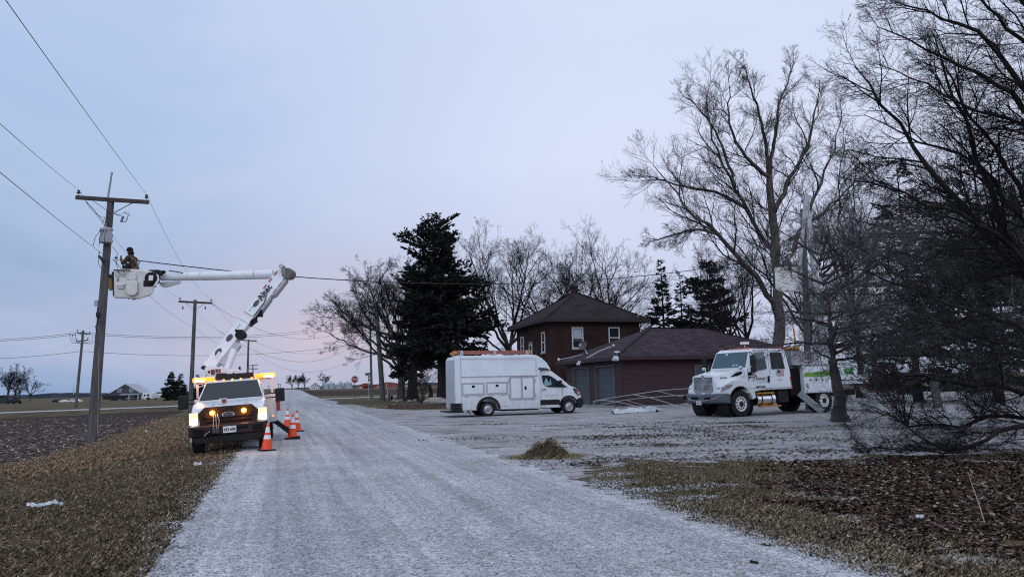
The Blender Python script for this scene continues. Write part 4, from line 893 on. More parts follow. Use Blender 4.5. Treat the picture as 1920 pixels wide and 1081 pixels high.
# ---------------------------------------------------------------- bucket pickup at the left
tc0 = np.array([-8.0, 20.72]); ROTZ = atan2(-.9533, .302)
tk = thing('bucket_truck', 'white bucket pickup with amber lights and raised boom, half on the left verge', 'bucket truck', (tc0[0], tc0[1], -.055), (radians(3.4), 0, ROTZ))
def wf(x, z):
    base = 1.0 if z < 1.16 else (lerp(1.0, .93, (z-1.16)/.26) if z < 1.42 else lerp(.93, .735, (z-1.42)/.56))
    if x > .25 and z < 1.5: base -= (x-.25)**2*.16
    return base
# body: hood + cab with wheel arches
low = [(.90, .62), (.92, 1.18), (.86, 1.26), (.4, 1.36), (-.2, 1.42), (-.38, 1.435), (-2.16, 1.43), (-2.2, .55), (-.72, .52)]
arch = [(cos(radians(a))*.52, .42+sin(radians(a))*.52) for a in range(170, -1, -17)]
prof = low+arch+[(.56, .62)]
body = MB().body(prof, wf).build('body', M_WHITE, tk, bevel=.035)
gh = MB().body([(-.40, 1.43), (-1.02, 1.97), (-1.2, 2.01), (-1.9, 2.01), (-2.08, 1.95), (-2.16, 1.43)], wf).build('cab', M_WHITE, tk, bevel=.04)
m = MB(); wsx = [(-.43, 1.475, .855), (-1.0, 1.955, .70)]
n_ = nrm((.48, 0, .56)); vs = [np.array([x, s_*w_, z])+n_*.012 for x, z, w_ in wsx for s_ in (-1, 1)]; vs2 = [v-n_*.03 for v in vs]
m.add(vs+vs2, [(0, 1, 3, 2), (4, 6, 7, 5), (0, 4, 5, 1), (1, 5, 7, 3), (3, 7, 6, 2), (2, 6, 4, 0)]); ws = m.build('windshield', M_GLASS, tk)
MB().beam((-.46, -.75, 1.50), (-.62, .0, 1.60), .015, .015).beam((-.46, .05, 1.50), (-.62, .7, 1.60), .015, .015).build('wiper', M_BLACK, ws)
for s_ in (-1, 1):
    MB().panel([(-.75, 1.47), (-1.12, 1.88), (-1.85, 1.88), (-1.9, 1.47)], s_, wf, .004, .02).build('side_window', M_GLASS, tk)
# hood details: cowl shoulder, scoop lines
MB().obox((.28, -.42, 1.385), (.4, 0, -.04), (0, .02, 0), (0, 0, .008)).obox((.28, .42, 1.385), (.4, 0, -.04), (0, .02, 0), (0, 0, .008)).build('hood_crease', M_WHITE, tk)
m = MB().obox((.45, -.16, 1.42), (.06, 0, 0), (0, .10, 0), (0, 0, .075)); hm = m.build('hood_lamp', M_WHITE, tk, bevel=.012); MB().obox((.515, -.13, 1.42), (.006, 0, 0), (0, .062, 0), (0, 0, .055)).build('lens', mat('unlit_amber_lens', (.30, .07, .02), .25), hm)
# grille
M_GRILLE = mat('dark_chrome_grille', (.030, .021, .020), .38, .35, var=.3, vscale=10)
m = MB(); yz = [(-.72, .80), (.72, .80), (.76, 1.13), (.60, 1.29), (-.60, 1.29), (-.76, 1.13)]
m.prism(yz, lambda a_, b_, w_: (w_, a_, b_), .86, .955); gr = m.build('grille', M_GRILLE, tk, bevel=.015)
m = MB(); m.prism([(-.60, .87), (.60, .87), (.62, 1.12), (.52, 1.22), (-.52, 1.22), (-.62, 1.12)], lambda a_, b_, w_: (w_, a_, b_), .93, .962); m.build('mesh_opening', mat('grille_mesh', (.015, .011, .010), .7, bump=.6, bscale=120), gr)
m = MB(); m.obox((.968, 0, 1.165), (.012, 0, 0), (0, .52, 0), (0, 0, .018)).obox((.972, 0, 1.04), (.016, 0, 0), (0, .60, 0), (0, 0, .05)).obox((.968, 0, .915), (.012, 0, 0), (0, .56, 0), (0, 0, .02))
for s_ in (-1, 1): m.obox((.968, s_*.47, 1.04), (.012, 0, 0), (0, .02, 0), (0, 0, .14))
m.build('grille_bar', M_GRILLE, gr, bevel=.006)
m = MB(); m.lathe((.99, 0, 1.06), (1, 0, 0), [(0, .0), (.9, .0), (1.0, .008), (1.06, .004), (1.06, -.01)], 28)
m.v = [(x, y*.155, 1.06+(z-1.06)*.068) for x, y, z in m.v]; em = m.build('emblem', M_CHROME, gr)
m = MB(); m.lathe((1.0, 0, 1.06), (1, 0, 0), [(0, 0), (.9, 0), (.9, -.004)], 28); m.v = [(x, y*.15, 1.06+(z-1.06)*.062) for x, y, z in m.v]; m.build('emblem_field', mat('dark_blue_enamel', (.02, .022, .04), .3), em)
text('Ford', .085, M_CHROME, (1.004, 0, 1.062), (0, 1, .03), (0, -.03, 1), em, sx=1.5, bold=.002)
for s_ in (-1, 1):
    hl = MB().prism([(.765, .84), (.985, .84), (.995, 1.17), (.765, 1.17)], lambda a_, b_, w_: (w_-(a_-.76)*.25*(1), s_*a_, b_), .86, .945).build('headlight', M_REFLECT, tk, bevel=.01)
    MB().prism([(.775, .85), (.975, .85), (.975, .995), (.775, .995)], lambda a_, b_, w_: (w_-(a_-.76)*.25, s_*a_, b_), .93, .962).build('low_beam', E_HEAD, hl)
    MB().prism([(.775, 1.01), (.975, 1.01), (.975, 1.155), (.775, 1.155)], lambda a_, b_, w_: (w_-(a_-.76)*.25, s_*a_, b_), .93, .960).build('turn_lamp', E_HEADU, hl)
    lamp('headlamp_light', (1.08, s_*.87, .94), tk, 28, (1, .80, .55), 'SPOT', .08, (0, radians(-86), 0), radians(120))
    sb = MB().lathe((.985, s_*.40 , 1.13), (1, 0, 0), [(0, .02), (.05, .018), (.075, 0), (.075, -.03)], 16).build('strobe', E_AMBL, tk); MB().ball((1.005, s_*.40, 1.13), (.012, .04, .04), 12).build('strobe_core', E_AMB, sb)
    lamp('strobe_light', (1.09, s_*.40, 1.13), tk, 9, (1, .36, .05), 'POINT', .04)
# bumper
M_BUMP = mat('dusty_dark_bumper', (.042, .032, .030), .5, .2, var=.35, vscale=5)
m = MB(); m.body([(.93, .52), (1.06, .54), (1.08, .80), (.93, .82)], lambda x, z: 1.02 if x < 1.0 else .96); bp_ = m.build('bumper', M_BUMP, tk, bevel=.03)
for s_ in (-1, 1): MB().obox((1.078, s_*.74, .66), (.008, 0, 0), (0, .13, 0), (0, 0, .07)).build('fog_lamp', M_HOLE, bp_, bevel=.01)
m = MB(); m.obox((1.078, .33, .69), (.008, 0, 0), (0, .16, 0), (0, 0, .03)).obox((1.078, -.45, .62), (.008, 0, 0), (0, .12, 0), (0, 0, .07)); m.build('bumper_slot', M_HOLE, bp_)
m = MB(); m.body([(.82, .36), (.99, .33), (1.0, .53), (.82, .53)], lambda x, z: .84 if z < .4 else .94); m.build('air_dam', M_BLACK, tk, bevel=.02)
pt_ = MB().obox((1.095, .03, .665), (.006, 0, 0), (0, .165, 0), (0, 0, .085)).build('licence_plate', M_REFLECT, bp_); text('632 60B', .105, M_LETTER, (1.104, .03, .66), (0, 1, 0), (0, 0, 1), bp_, sx=.85, bold=.003)
wn = MB().obox((1.10, -.32, .655), (.04, 0, 0), (0, .09, 0), (0, 0, .055)).build('winch_plug', M_DGREY, bp_)
MB().tube([(1.12, -.36, .70), (1.1, -.37, .85), (1.04, -.36, 1.08)], .009, 5).tube([(1.12, -.29, .70), (1.1, -.30, .85), (1.04, -.31, 1.08)], .009, 5).tube([(1.13, -.26, .70), (1.11, -.22, .9), (1.04, -.27, 1.10)], .009, 5).tube([(1.14, -.45, .66), (1.13, -.55, .6), (1.12, -.6, .54)], .012, 5).build('hanging_cable', M_STEEL, wn)
MB().obox((1.09, .42, .795), (.012, 0, 0), (0, .09, 0), (0, 0, .012)).build('red_tape', mat('red_white_tape', (.62, .25, .22), .5), bp_)
for s_ in (-1, 1):
    wheel(tk, 0, s_*.86, .42, .26, s_, M_DGREY)
    wheel(tk, -4.1, s_*.92, .42, .24, s_, M_STEEL, dual=True)
    MB().tube([(cos(radians(a))*.54, s_*.985, .42+sin(radians(a))*.54) for a in range(175, -6, -15)], .028, 6).build('fender_flare', M_DIRTY_SHADED, tk)
    mr = MB().obox((-.92, s_*1.34, 1.46), (.05, 0, 0), (0, .135, 0), (0, 0, .20)).build('mirror', M_BLACK, tk, bevel=.03)
    MB().obox((-.975, s_*1.34, 1.46), (.004, 0, 0), (0, .11, 0), (0, 0, .17)).build('mirror_glass', M_CHROME, mr); MB().beam((-.86, s_*.93, 1.40), (-.9, s_*1.24, 1.40), .05, .035).beam((-.86, s_*.9, 1.52), (-.9, s_*1.24, 1.52), .05, .035).build('mirror_arm', M_BLACK, mr)
for y_ in (-.48, -.24, 0, .24, .55): MB().ball((-1.12, y_, 2.025), (.07, .04, .03), 8).build('marker_lamp', E_MARK, tk)
MB().box(-6.2, .6, -.42, -.3, .5, .66).box(-6.2, .6, .3, .42, .5, .66).box(-3.6, -2.3, -.85, .85, .55, .7).cyl((0, -.8, .42), (0, .8, .42), .06, .06, 8).cyl((-4.1, -.8, .42), (-4.1, .8, .42), .07, .07, 8).box(-.5, .6, -.4, .4, .45, .75).build('chassis', M_CHASSIS, tk)
# service body
for s_ in (-1, 1):
    P = [(-2.32, .62), (-2.32, 1.50), (-6.0, 1.50), (-6.0, .62)]+[(-4.1+cos(radians(a))*.54, .42+sin(radians(a))*.54) for a in range(158, 21, -17)]
    m = MB().prism(P, lambda a_, b_, w_: (a_, w_, b_), s_*.68, s_*1.19); sbx = m.build('side_compartment', M_DIRTY_SHADED if s_ > 0 else M_WHITE, tk, bevel=.02)  # driver's side takes the duller white: its shade is put into the colour
    m = MB()
    for x0, x1 in ((-3.4, -2.42), (-4.55, -3.5), (-5.9, -4.65)): m.box(x0, x1, s_*1.188, s_*1.202, .98 if x0 < -3.45 and x1 > -4.7 else .70, 1.44)
    dd = m.build('compartment_door', M_DIRTY_SHADED if s_ > 0 else M_WHITE, sbx, bevel=.006)
    m = MB(); [m.obox((x_, s_*1.206, 1.2), (.05, 0, 0), (0, .008, 0), (0, 0, .035)) for x_ in (-2.9, -4.0, -5.3)]; m.build('latch', M_CHASSIS, dd)
    MB().ball((-2.30, s_*1.1, .80), (.02, .03, .03), 8).build('side_lamp', E_MARK, sbx)
MB().box(-6.0, -2.35, -.68, .68, .72, .80).box(-6.25, -6.0, -1.1, 1.1, .6, .74).build('bed', M_STEEL, tk)
m = MB()
for s_ in (-1, 1):
    for y_ in (.78, 1.10): m.box(-2.42, -2.35, s_*y_-.035, s_*y_+.035, 1.49, 1.98)
m.box(-2.6, -2.32, -1.05, 1.05, 1.97, 2.03); cg = m.build('cab_guard', M_DIRTY_SHADED, tk, bevel=.01)
MB().obox((-2.36, 0, 2.14), (.14, 0, 0), (0, .55, 0), (0, 0, .085)).build('tool_tray', M_BLACK, cg, bevel=.01)
for s_ in (-1, 1):
    lb = MB().obox((-2.36, s_*.89, 2.10), (.13, 0, 0), (0, .325, 0), (0, 0, .075)).build('light_bar', M_REFLECT, cg, bevel=.015)
    m = MB().obox((-2.222, s_*.90, 2.095), (.006, 0, 0), (0, .305, 0), (0, 0, .066)).build('amber_lens', E_AMBL, lb, bevel=.004)
    MB().obox((-2.208, s_*1.02, 2.07), (.006, 0, 0), (0, .135, 0), (0, 0, .036)).build('amber_core', E_AMB, lb, bevel=.005)
    MB().obox((-2.36, s_*1.222, 2.09), (.11, 0, 0), (0, .006, 0), (0, 0, .05)).build('side_lens', E_AMBL, lb)
    lamp('beacon_light', (-1.85, s_*1.0, 2.16), tk, 13, (1, .30, .03), 'POINT', .08)
# outriggers
for s_ in (1,):
    og = MB().beam((-3.15, s_*1.0, .72), (-3.05, s_*1.72, .10), .15, .12, up=(1, 0, 0)).build('outrigger', M_CHASSIS, tk, bevel=.01)
    MB().box(-3.25, -2.85, s_*1.58, s_*1.90, -.02, .05).build('outrigger_pad', M_BLACK, og)
m = MB().cyl((-2.45, 1.27, 1.28), (-2.45, 1.27, .95), .05, .06, 10); m.tube([(-2.4, 1.2, 1.45), (-2.4, 1.3, 1.42), (-2.45, 1.28, 1.28)], .008, 5); m.build('fire_extinguisher', M_RED, tk)
# turret and booms (given in world coordinates)
w = lambda a_, b_, k: A(a_, b_, k)
TB = np.array([-3.25, 0, 0]); M4 = tk.matrix_basis
Rm = Matrix.LocRotScale(Vector(tk.location), tk.rotation_euler, None); tk.matrix_basis = Rm
tb = np.array(Rm @ Vector((-3.2, 0, .8))); tt = tb*1; 
MB().cyl((-3.2, 0, .78), (-3.2, 0, 2.05), .38, .30, 20).cyl((-3.2, 0, 2.05), (-3.2, 0, 2.14), .40, .40, 20).build('pedestal', M_WHITE, tk)
TD = 23.6
pl = [(383, 690), (393, 684), (430, 692), (448, 692), (462, 700), (456, 712), (398, 712), (388, 703)]
m = MB(); m.prism(pl, lambda a_, b_, w_: w(a_, b_, w_), TD-.28, TD+.28); tu = m.build('turret', M_WHITE, tk, world=True, bevel=.02)
m = MB()
for a_, b_, c_, e_ in ((389.5, 694, 394, 699), (395.5, 692, 402.5, 702), (404, 691, 408, 698), (409.5, 691, 413, 698)):
    m.prism([(a_, b_), (c_, b_+.4), (c_, e_), (a_, e_)], lambda p_, q_, w_: w(p_, q_, w_), TD-.30, TD-.27)
m.build('turret_decal', mat('brown_decal', (.12, .06, .05), .5), tu, world=True)
MB().ball(w(384.5, 689, TD), (.07, .3, .07), 10).tube([w(420, 706, TD-.35), w(424, 700, TD-.4), w(430, 706, TD-.35), w(438, 699, TD-.4), w(444, 707, TD-.35)], .025, 6).prism([(447, 687), (451, 686), (452, 696), (448, 697)], lambda p_, q_, w_: w(p_, q_, w_), TD-.1, TD+.1).obox(w(414, 702, TD-.35), (.12, 0, 0), (0, .06, 0), (0, 0, .05)).build('control_block', M_BLACK, tu, world=True)
B0, B1 = w(394, 688, TD+.1), w(531, 512, 25.0)
bt = lambda t: B0*(1-t)+B1*t
# lower boom, main beam in two stages
lb1 = MB().beam(bt(-.02), bt(.48), .40, .37, up=(0, 1, 0), w1=.38, h1=.34).build('lower_boom', M_WHITE, tk, world=True, bevel=.03)
dB = nrm(B1-B0); perp = nrm(np.cross(dB, (0, 1, 0))); perp = perp if perp[0] > 0 else -perp; fr = np.array([0, -1, 0.]); fr = nrm(fr-dB*np.dot(fr, dB))
def onb(t, u, v): return bt(t)+perp*u+fr*v
MB().beam(bt(.40), bt(.56), .34, .31, up=(0, 1, 0)).build('boom_insert', M_REFLECT, lb1, world=True, bevel=.01)
MB().beam(bt(.52), bt(1.0), .40, .36, up=(0, 1, 0), w1=.42, h1=.36).build('boom_tip', M_WHITE, lb1, world=True, bevel=.03)
MB().prism([(.74, .18), (.80, .30), (.96, .30), (1.02, .16), (1.0, -.02), (.74, .02)], lambda a_, b_, w_: onb(a_, b_, w_), -.17, .16).build('boom_cheek', mat('grey_white_steel', (.42, .43, .45), .45, var=.1, vscale=4), lb1, world=True, bevel=.01)
m = MB()
def oval(t, lt, wd, off=.2):
    for k in range(1):
        P = [onb(t+lt*cos(a_)*1.0, wd*sin(a_)-.03, off) for a_ in np.linspace(0, 2*pi, 20, endpoint=False)]; Q = [p-fr*.02 for p in P]; m.add(P+Q, [tuple(range(20)), tuple(range(39, 19, -1))]+[(i, (i+1) % 20, 20+(i+1) % 20, 20+i) for i in range(20)])
oval(.13, .035, .085, .196); m.build('access_hole', M_DGREY, lb1, world=True); m = MB(); oval(.275, .035, .085, .193); m.build('access_hole', M_DGREY, lb1, world=True); m = MB(); oval(.635, .036, .07, .20); m.build('access_hole', M_DGREY, lb1, world=True)
m = MB()
for t in (.36, .385, .41, .56, .585, .61): m.ball(onb(t, -.02 if t < .5 else -.06, .2), .018, 6)
for t0_ in (.455, .525):
    for u in np.linspace(-.16, .14, 7): m.ball(onb(t0_, u, .19), .012, 5)
m.build('bolt', M_BLACK, lb1, world=True)
m = MB()
for t in (.80, .875, .95): m.obox(onb(t, -.145, .205), dB*.085, perp*.022, fr*.004)
for t in (.815, .885, .955): m.obox(onb(t, .20, .168), dB*.08, perp*.022, fr*.004)
m.build('red_reflector', mat('red_reflective_tape', (.40, .03, .05), .4), lb1, world=True)
text('Altec', .29, M_LETTER, onb(.755, -.02, .215), dB, -perp, lb1, world=True, bold=.006)
MB().obox(onb(.693, -.0, .203), dB*.075, perp*.09, fr*.003).build('instruction_plate', mat('cream_decal', (.55, .53, .42), .5), lb1, world=True)
MB().beam(w(404, 672, TD-.15), w(412, 659, TD-.15), .02, .08).build('hook', M_WHITE, lb1, world=True)
# lift cylinder
m = MB().cyl(w(425, 692, TD+.1), w(439, 655, 23.9), .125, .12, 14); lc = m.build('lift_cylinder', M_WHITE, tk, world=True); MB().cyl(w(438, 657, 23.9), w(449, 634, 24.1), .06, .06, 12).build('cylinder_rod', M_STEEL, lc, world=True)
MB().lathe(w(452, 628, 24.1), (0, 1, 0), [(0, -.2), (.13, -.2), (.15, 0), (.13, .2), (0, .2)], 14).obox(w(450, 623, 24.1), (.13, 0, 0), (0, .12, 0), (0, 0, .09)).build('cylinder_mount', M_CHASSIS, lc, world=True)
m = MB().beam(w(417, 684, TD+.1), w(447, 645, 24), .22, .2, up=(0, 1, 0)).build('boom_underbody', mat('grey_white_steel', (.42, .43, .45)), lb1, world=True)
# elbow cylinder on the right side
m = MB().cyl(w(484, 590, 24.6), w(506, 560, 24.8), .12, .12, 14); ec = m.build('elbow_cylinder', M_STEEL, tk, world=True); MB().cyl(w(505, 562, 24.8), w(528, 527, 25), .045, .045, 12).build('cylinder_rod', M_CHROME, ec, world=True)
m = MB().obox(w(484, 587, 24.5), (.13, 0, 0), (0, .12, 0), (0, 0, .12)).obox(w(475, 603, 24.4), (.10, 0, .06), (0, .1, 0), (-.03, 0, .06)).obox(w(479, 595, 24.4), (.05, 0, 0), (0, .06, 0), (0, 0, .12)).tube([w(472, 600, 24.2), w(466, 608, 24.2), w(470, 612, 24.2), w(480, 604, 24.2)], .025, 6).tube([w(476, 592, 24.2), w(496, 566, 24.4), w(500, 553, 24.5)], .018, 6); m.build('hydraulic_valve', M_CHASSIS, ec, world=True); MB().obox(w(527, 530, 24.9), (.08, 0, 0), (0, .1, 0), (0, 0, .14)).build('rod_clevis', M_CHASSIS, ec, world=True)
m = MB().lathe(w(542, 513.5, 24.95), (0, 1, 0), [(0, -.24), (.17, -.24), (.19, -.2), (.19, .2), (.17, .24), (0, .24)], 20); ej = m.build('elbow_joint', mat('worn_grey_brown', (.16, .145, .13), .6, var=.3, vscale=8), tk, world=True)
MB().beam(w(526, 499, 24.8), w(538, 512, 24.8), .12, .1).beam(w(531, 503, 24.7), w(536, 522, 24.8), .08, .12).lathe(w(529, 500, 24.8), (0, 1, 0), [(0, -.15), (.08, -.15), (.08, .15), (0, .15)], 12).build('elbow_link', M_STEEL, ej, world=True)
# upper boom
m = MB().tube([w(512, 514, 25.25), w(400, 517, 25.0), w(330, 518.2, 24.75), w(302, 518.7, 24.6)], [.165, .155, .142, .138], 20); ub = m.build('upper_boom', M_WHITE, tk, world=True)
m = MB(); [m.tube([w(px-.4, 518-(px-330)*.02, 24.75+(px-330)*.0025), w(px+.4, 518-(px-330)*.02, 24.75+(px-330)*.0025)], .155+(px-330)*.0001, 20) for px in (353, 376)]; m.build('collar', M_REFLECT, ub, world=True)
m = MB(); [m.ball(w(475.5, y_, 25.0), .014, 6) for y_ in (508, 511, 514, 517, 520)]; m.build('rivet', M_BLACK, ub, world=True)
m = MB().prism([(297, 529), (340, 525), (339, 531), (330, 534), (312, 539), (303, 537)], lambda p_, q_, w_: w(p_, q_, w_), 24.35, 24.6); m.build('jib_cover', mat('grey_white_steel', (.42, .43, .45)), ub, world=True, bevel=.02)
MB().tube([w(317, 507.5, 24.6), w(330, 509, 24.6), w(343, 511.5, 24.6)], .02, 6).build('hose', M_BLACK, ub, world=True)
tip = MB().lathe(w(286, 522, 24.2), (0, 1, 0), [(0, -.14), (.2, -.14), (.24, 0), (.2, .16), (0, .16)], 18).obox(w(293, 512, 24.45), (.16, 0, 0), (0, .2, 0), (0, 0, .09)).obox(w(300, 512, 24.3), (.08, 0, 0), (0, .06, 0), (0, 0, .06)).ball(w(306, 510, 24.4), (.1, .07, .07), 8).obox(w(281, 532, 24.25), (.16, 0, 0), (0, .12, 0), (0, 0, .1)).build('boom_tip_joint', M_CHASSIS, tk, world=True)
MB().prism([(291, 513), (297, 515), (299, 525), (293, 535), (288, 537), (292, 526)], lambda p_, q_, w_: w(p_, q_, w_), 24.1, 24.35).obox(w(283, 521, 24.0), (.07, 0, 0), (0, .02, 0), (0, 0, .09)).build('tip_bracket', M_REFLECT, tip, world=True, bevel=.01)
# bucket
M_BUCKET = mat('white_fibreglass', (.66, .65, .62), .45, var=.1, vscale=2)
BD = 24.05
out_ = [(213.5, 504), (255, 504.5), (259, 504.5), (288, 509), (289.5, 540), (287, 549), (280, 555), (268, 557.5), (262.5, 560.5), (214, 558.5)]
bk = MB().prism(out_, lambda p_, q_, w_: w(p_, q_, w_), BD+.1, BD+.8).build('bucket', M_BUCKET, tk, world=True, bevel=.05, seg=3)
bulge = [(235.5, 526), (257, 526), (258, 545), (256, 551), (250, 554.5), (243, 554), (237, 551), (235, 546)]
MB().prism(bulge, lambda p_, q_, w_: w(p_, q_, w_), BD-.02, BD+.12).build('step_bulge', M_BUCKET, bk, world=True, bevel=.04, seg=3)
MB().prism([(238.5, 512.5), (255.5, 512.5), (255.5, 525.5), (238.5, 525)], lambda p_, q_, w_: w(p_, q_, w_), BD+.05, BD+.12).build('access_panel', M_BUCKET, bk, world=True, bevel=.012)
m = MB(); [m.ball(w(a_, b_, BD+.05), .014, 6) for a_, b_ in ((240, 514), (254, 514), (240, 523), (254, 523), (258, 544), (258, 549))]; m.build('screw', M_BLACK, bk, world=True)
MB().prism([(217, 531.5), (235, 531.5), (231, 541.5), (221, 541)], lambda p_, q_, w_: w(p_, q_, w_), BD+.04, BD+.12).build('foot_step', M_BUCKET, bk, world=True, bevel=.02); MB().prism([(219.5, 533), (232, 533), (229, 538), (222, 538)], lambda p_, q_, w_: w(p_, q_, w_), BD+.025, BD+.05).build('step_recess', M_STEEL, bk, world=True)
MB().tube([w(213, 506, BD+.02), w(244, 506.5, BD+.02)], .022, 6).tube([w(222, 505, BD), w(221, 509, BD), w(223, 512, BD)], .014, 5).tube([w(232, 505, BD), w(231.5, 509, BD), w(233.5, 510, BD)], .014, 5).obox(w(221, 524, BD+.06), (.012, 0, 0), (0, .01, 0), (0, 0, .06)).build('tool_rail', M_CHASSIS, bk, world=True)
marks([1, 5], .085, M_LETTER, w(227.5, 514.2, BD+.085), (1, 0, 0), (0, 0, 1), bk, world=True); marks([7], .075, M_LETTER, w(227.5, 518.2, BD+.085), (1, 0, 0), (0, 0, 1), bk, world=True)
MB().prism([(209, 509), (213.8, 509), (213.8, 558), (211.5, 553)], lambda p_, q_, w_: w(p_, q_, w_), BD+.2, BD+.7).build('scuff_guard', M_CHASSIS, bk, world=True)
o = MB().prism([(203, 517), (209, 515.5), (213, 518), (213.5, 540), (208, 546), (202.5, 541), (204, 530)], lambda p_, q_, w_: w(p_, q_, w_), BD+.25, BD+.6).build('tool_bag', mat('tan_canvas', (.22, .13, .045), .85, var=.35, vscale=9, bump=.4), bevel=.03); tag(o, 'tan canvas tool bag hung on the left side of the bucket', 'tool bag')
MB().prism([(203, 515), (212, 514), (212.8, 519), (203.5, 520)], lambda p_, q_, w_: w(p_, q_, w_), BD+.22, BD+.62).build('bag_flap', M_CHASSIS, o)

# ---------------------------------------------------------------- white service van
vo = np.array([-1.70, 38.95]); VA = atan2(.302, .9533)
vn = thing('service_van', 'white high-roof service van with side compartments in front of the garage', 'van', (vo[0], vo[1], 0), (0, 0, VA))
Wh = 1.12
boxp = [(-1.74, .42), (-1.74, 3.02), (-1.66, 3.14), (2.5, 3.17), (2.78, 3.13), (3.05, 2.98), (3.35, 2.74), (3.58, 2.44), (3.62, 2.32), (2.9, 2.36), (2.88, .32), (.62, .34)]+[(cos(radians(a))*.56, .37+sin(radians(a))*.56) for a in range(0, 181, 18)]+[(-.62, .33), (-1.4, .33)]
wbx = lambda x, z: (Wh if x < 2.6 else Wh-(x-2.6)**2*.26)*(1 if z < 2.9 else 1-(z-2.9)*.12)
bx_ = MB().body(boxp, wbx).build('cargo_body', M_WHITE, vn, bevel=.05, seg=3)
cabp = [(2.86, .34), (2.86, 2.3), (3.45, 2.36), (3.66, 2.28), (4.24, 1.84), (4.63, 1.50), (5.0, 1.36), (5.25, 1.15), (5.36, .92), (5.37, .80), (5.1, .76), (5.07, .62)]+[(4.55+cos(radians(a))*.48, .39+sin(radians(a))*.48) for a in range(15, 171, 17)]+[(4.05, .34)]
wcb = lambda x, z: (1.0 if z < 1.3 else 1.0-(z-1.3)*.13)-(max(0, x-4.6)**2*.42)
cb = MB().body(cabp, wcb).build('cab', M_WHITE, vn, bevel=.035, seg=3)
wp = [(3.06, 2.06), (3.40, 2.07), (3.62, 2.0), (4.0, 1.74), (4.5, 1.40), (3.44, 1.44), (3.22, 1.52), (3.12, 1.65)]
for s_ in (-1, 1):
    wn = MB().panel(wp, s_, wcb, .006, .02).build('side_window', M_GLASS, vn); MB().panel([(3.60, 2.0), (3.655, 1.97), (3.70, 1.44), (3.64, 1.44)], s_, wcb, .012, .01).build('pillar', M_BLACK, wn); MB().panel([(4.16, 1.63), (4.5, 1.40), (4.16, 1.41)], s_, wcb, .013, .01).build('pillar', M_BLACK, wn)
MB().panel([(3.18, 1.7), (3.3, 1.95), (3.45, 1.62), (3.55, 1.9), (3.58, 1.55), (3.2, 1.5)], -1, wcb, .0078, .001).build('reflection_seat', mat('cyan_reflection_seat', (.20, .34, .38), .4), wn)  # cyan patch on the glass: a reflection over the seat, painted in
m = MB(); vs = [np.array(p) for p in ((4.60, -.86, 1.53), (4.60, .86, 1.53), (3.68, .80, 2.25), (3.68, -.80, 2.25))]; nn = nrm((.72, 0, .95)); m.add([v+nn*.012 for v in vs]+[v-nn*.02 for v in vs], [(0, 1, 2, 3), (7, 6, 5, 4), (0, 4, 5, 1), (1, 5, 6, 2), (2, 6, 7, 3), (3, 7, 4, 0)]); m.build('windshield', M_GLASS, vn)
for s_ in (-1, 1):
    m = MB().panel([(2.92, .50), (4.06, .50), (4.0, .77), (2.92, .77)], s_, wcb, .02, .03); m.build('lower_cladding', M_BLACK, vn, bevel=.01)
    m = MB(); P = [(4.55+cos(radians(a))*r_, .39+sin(radians(a))*r_) for r_, rng in ((.49, range(5, 176, 17)), (.58, range(175, 4, -17))) for a in rng]; m.panel(P, s_, wcb, .02, .04); m.build('front_arch_trim', M_BLACK, vn)
    m = MB(); P = [(cos(radians(a))*r_, .37+sin(radians(a))*r_) for r_, rng in ((.545, range(0, 181, 15)), (.66, range(180, -1, -15))) for a in rng]; m.panel(P, s_, lambda x, z: Wh, .02, .04); m.build('rear_arch_trim', M_BLACK, vn)
    hl = MB().panel([(4.83, 1.36), (5.02, 1.30), (5.2, 1.14), (5.27, .99), (5.1, .97), (4.95, 1.10)], s_, wcb, .01, .05).build('headlight', M_HOLE, vn); MB().panel([(4.95, 1.27), (5.02, 1.24), (5.08, 1.02), (5.0, 1.08)], s_, wcb, .016, .01).build('indicator', mat('orange_reflector', (.5, .12, .06), .3), hl); MB().panel([(5.10, 1.17), (5.17, 1.11), (5.2, 1.02), (5.12, 1.02)], s_, wcb, .016, .01).build('lens', M_REFLECT, hl)
    wheel(vn, 4.55, s_*.88, .385, .24, s_, M_ALU, rr_=.60, holes=8); wheel(vn, 0, s_*.90, .385, .24, s_, M_ALU, rr_=.60, holes=8, dual=True)
    mr = MB().obox((4.02, s_*1.17, 1.62), (.06, 0, 0), (0, .11, 0), (0, 0, .17)).build('mirror', M_BLACK, vn, bevel=.03); MB().beam((4.0, s_*.95, 1.5), (4.0, s_*1.1, 1.52), .06, .05).build('mirror_arm', M_BLACK, mr)
m = MB().body([(5.02, .30), (5.05, .78), (5.38, .82), (5.47, .70), (5.46, .42), (5.30, .28)], lambda x, z: 1.0-max(0, x-4.8)**2*.40); m.build('front_bumper', M_BLACK, vn, bevel=.03)
MB().box(2.95, 4.05, -.99, -.93, .36, .48).box(2.95, 4.05, .93, .99, .36, .48).build('rocker', M_REFLECT, vn)
for s_ in (-1, 1):
    MB().panel([(2.885, .40), (2.897, .40), (2.897, 2.26), (2.885, 2.26)], s_, wcb, .006, .01).panel([(4.19, .80), (4.20, .80), (4.20, 1.42), (4.19, 1.42)], s_, wcb, .004, .01).build('door_gap', M_CHASSIS, vn)
    MB().panel([(3.0, 1.30), (3.26, 1.31), (3.26, 1.345), (3.0, 1.335)], s_, wcb, .03, .03).build('door_handle', M_BLACK, vn)
MB().panel([(2.76, 2.36), (2.86, 2.48), (3.3, 2.45), (3.60, 2.34), (3.5, 2.33), (2.9, 2.37)], -1, wbx, .01, .03).build('fairing_shadow_gap', M_DGREY, vn)  # dark strip stands in for the shadow under the fairing
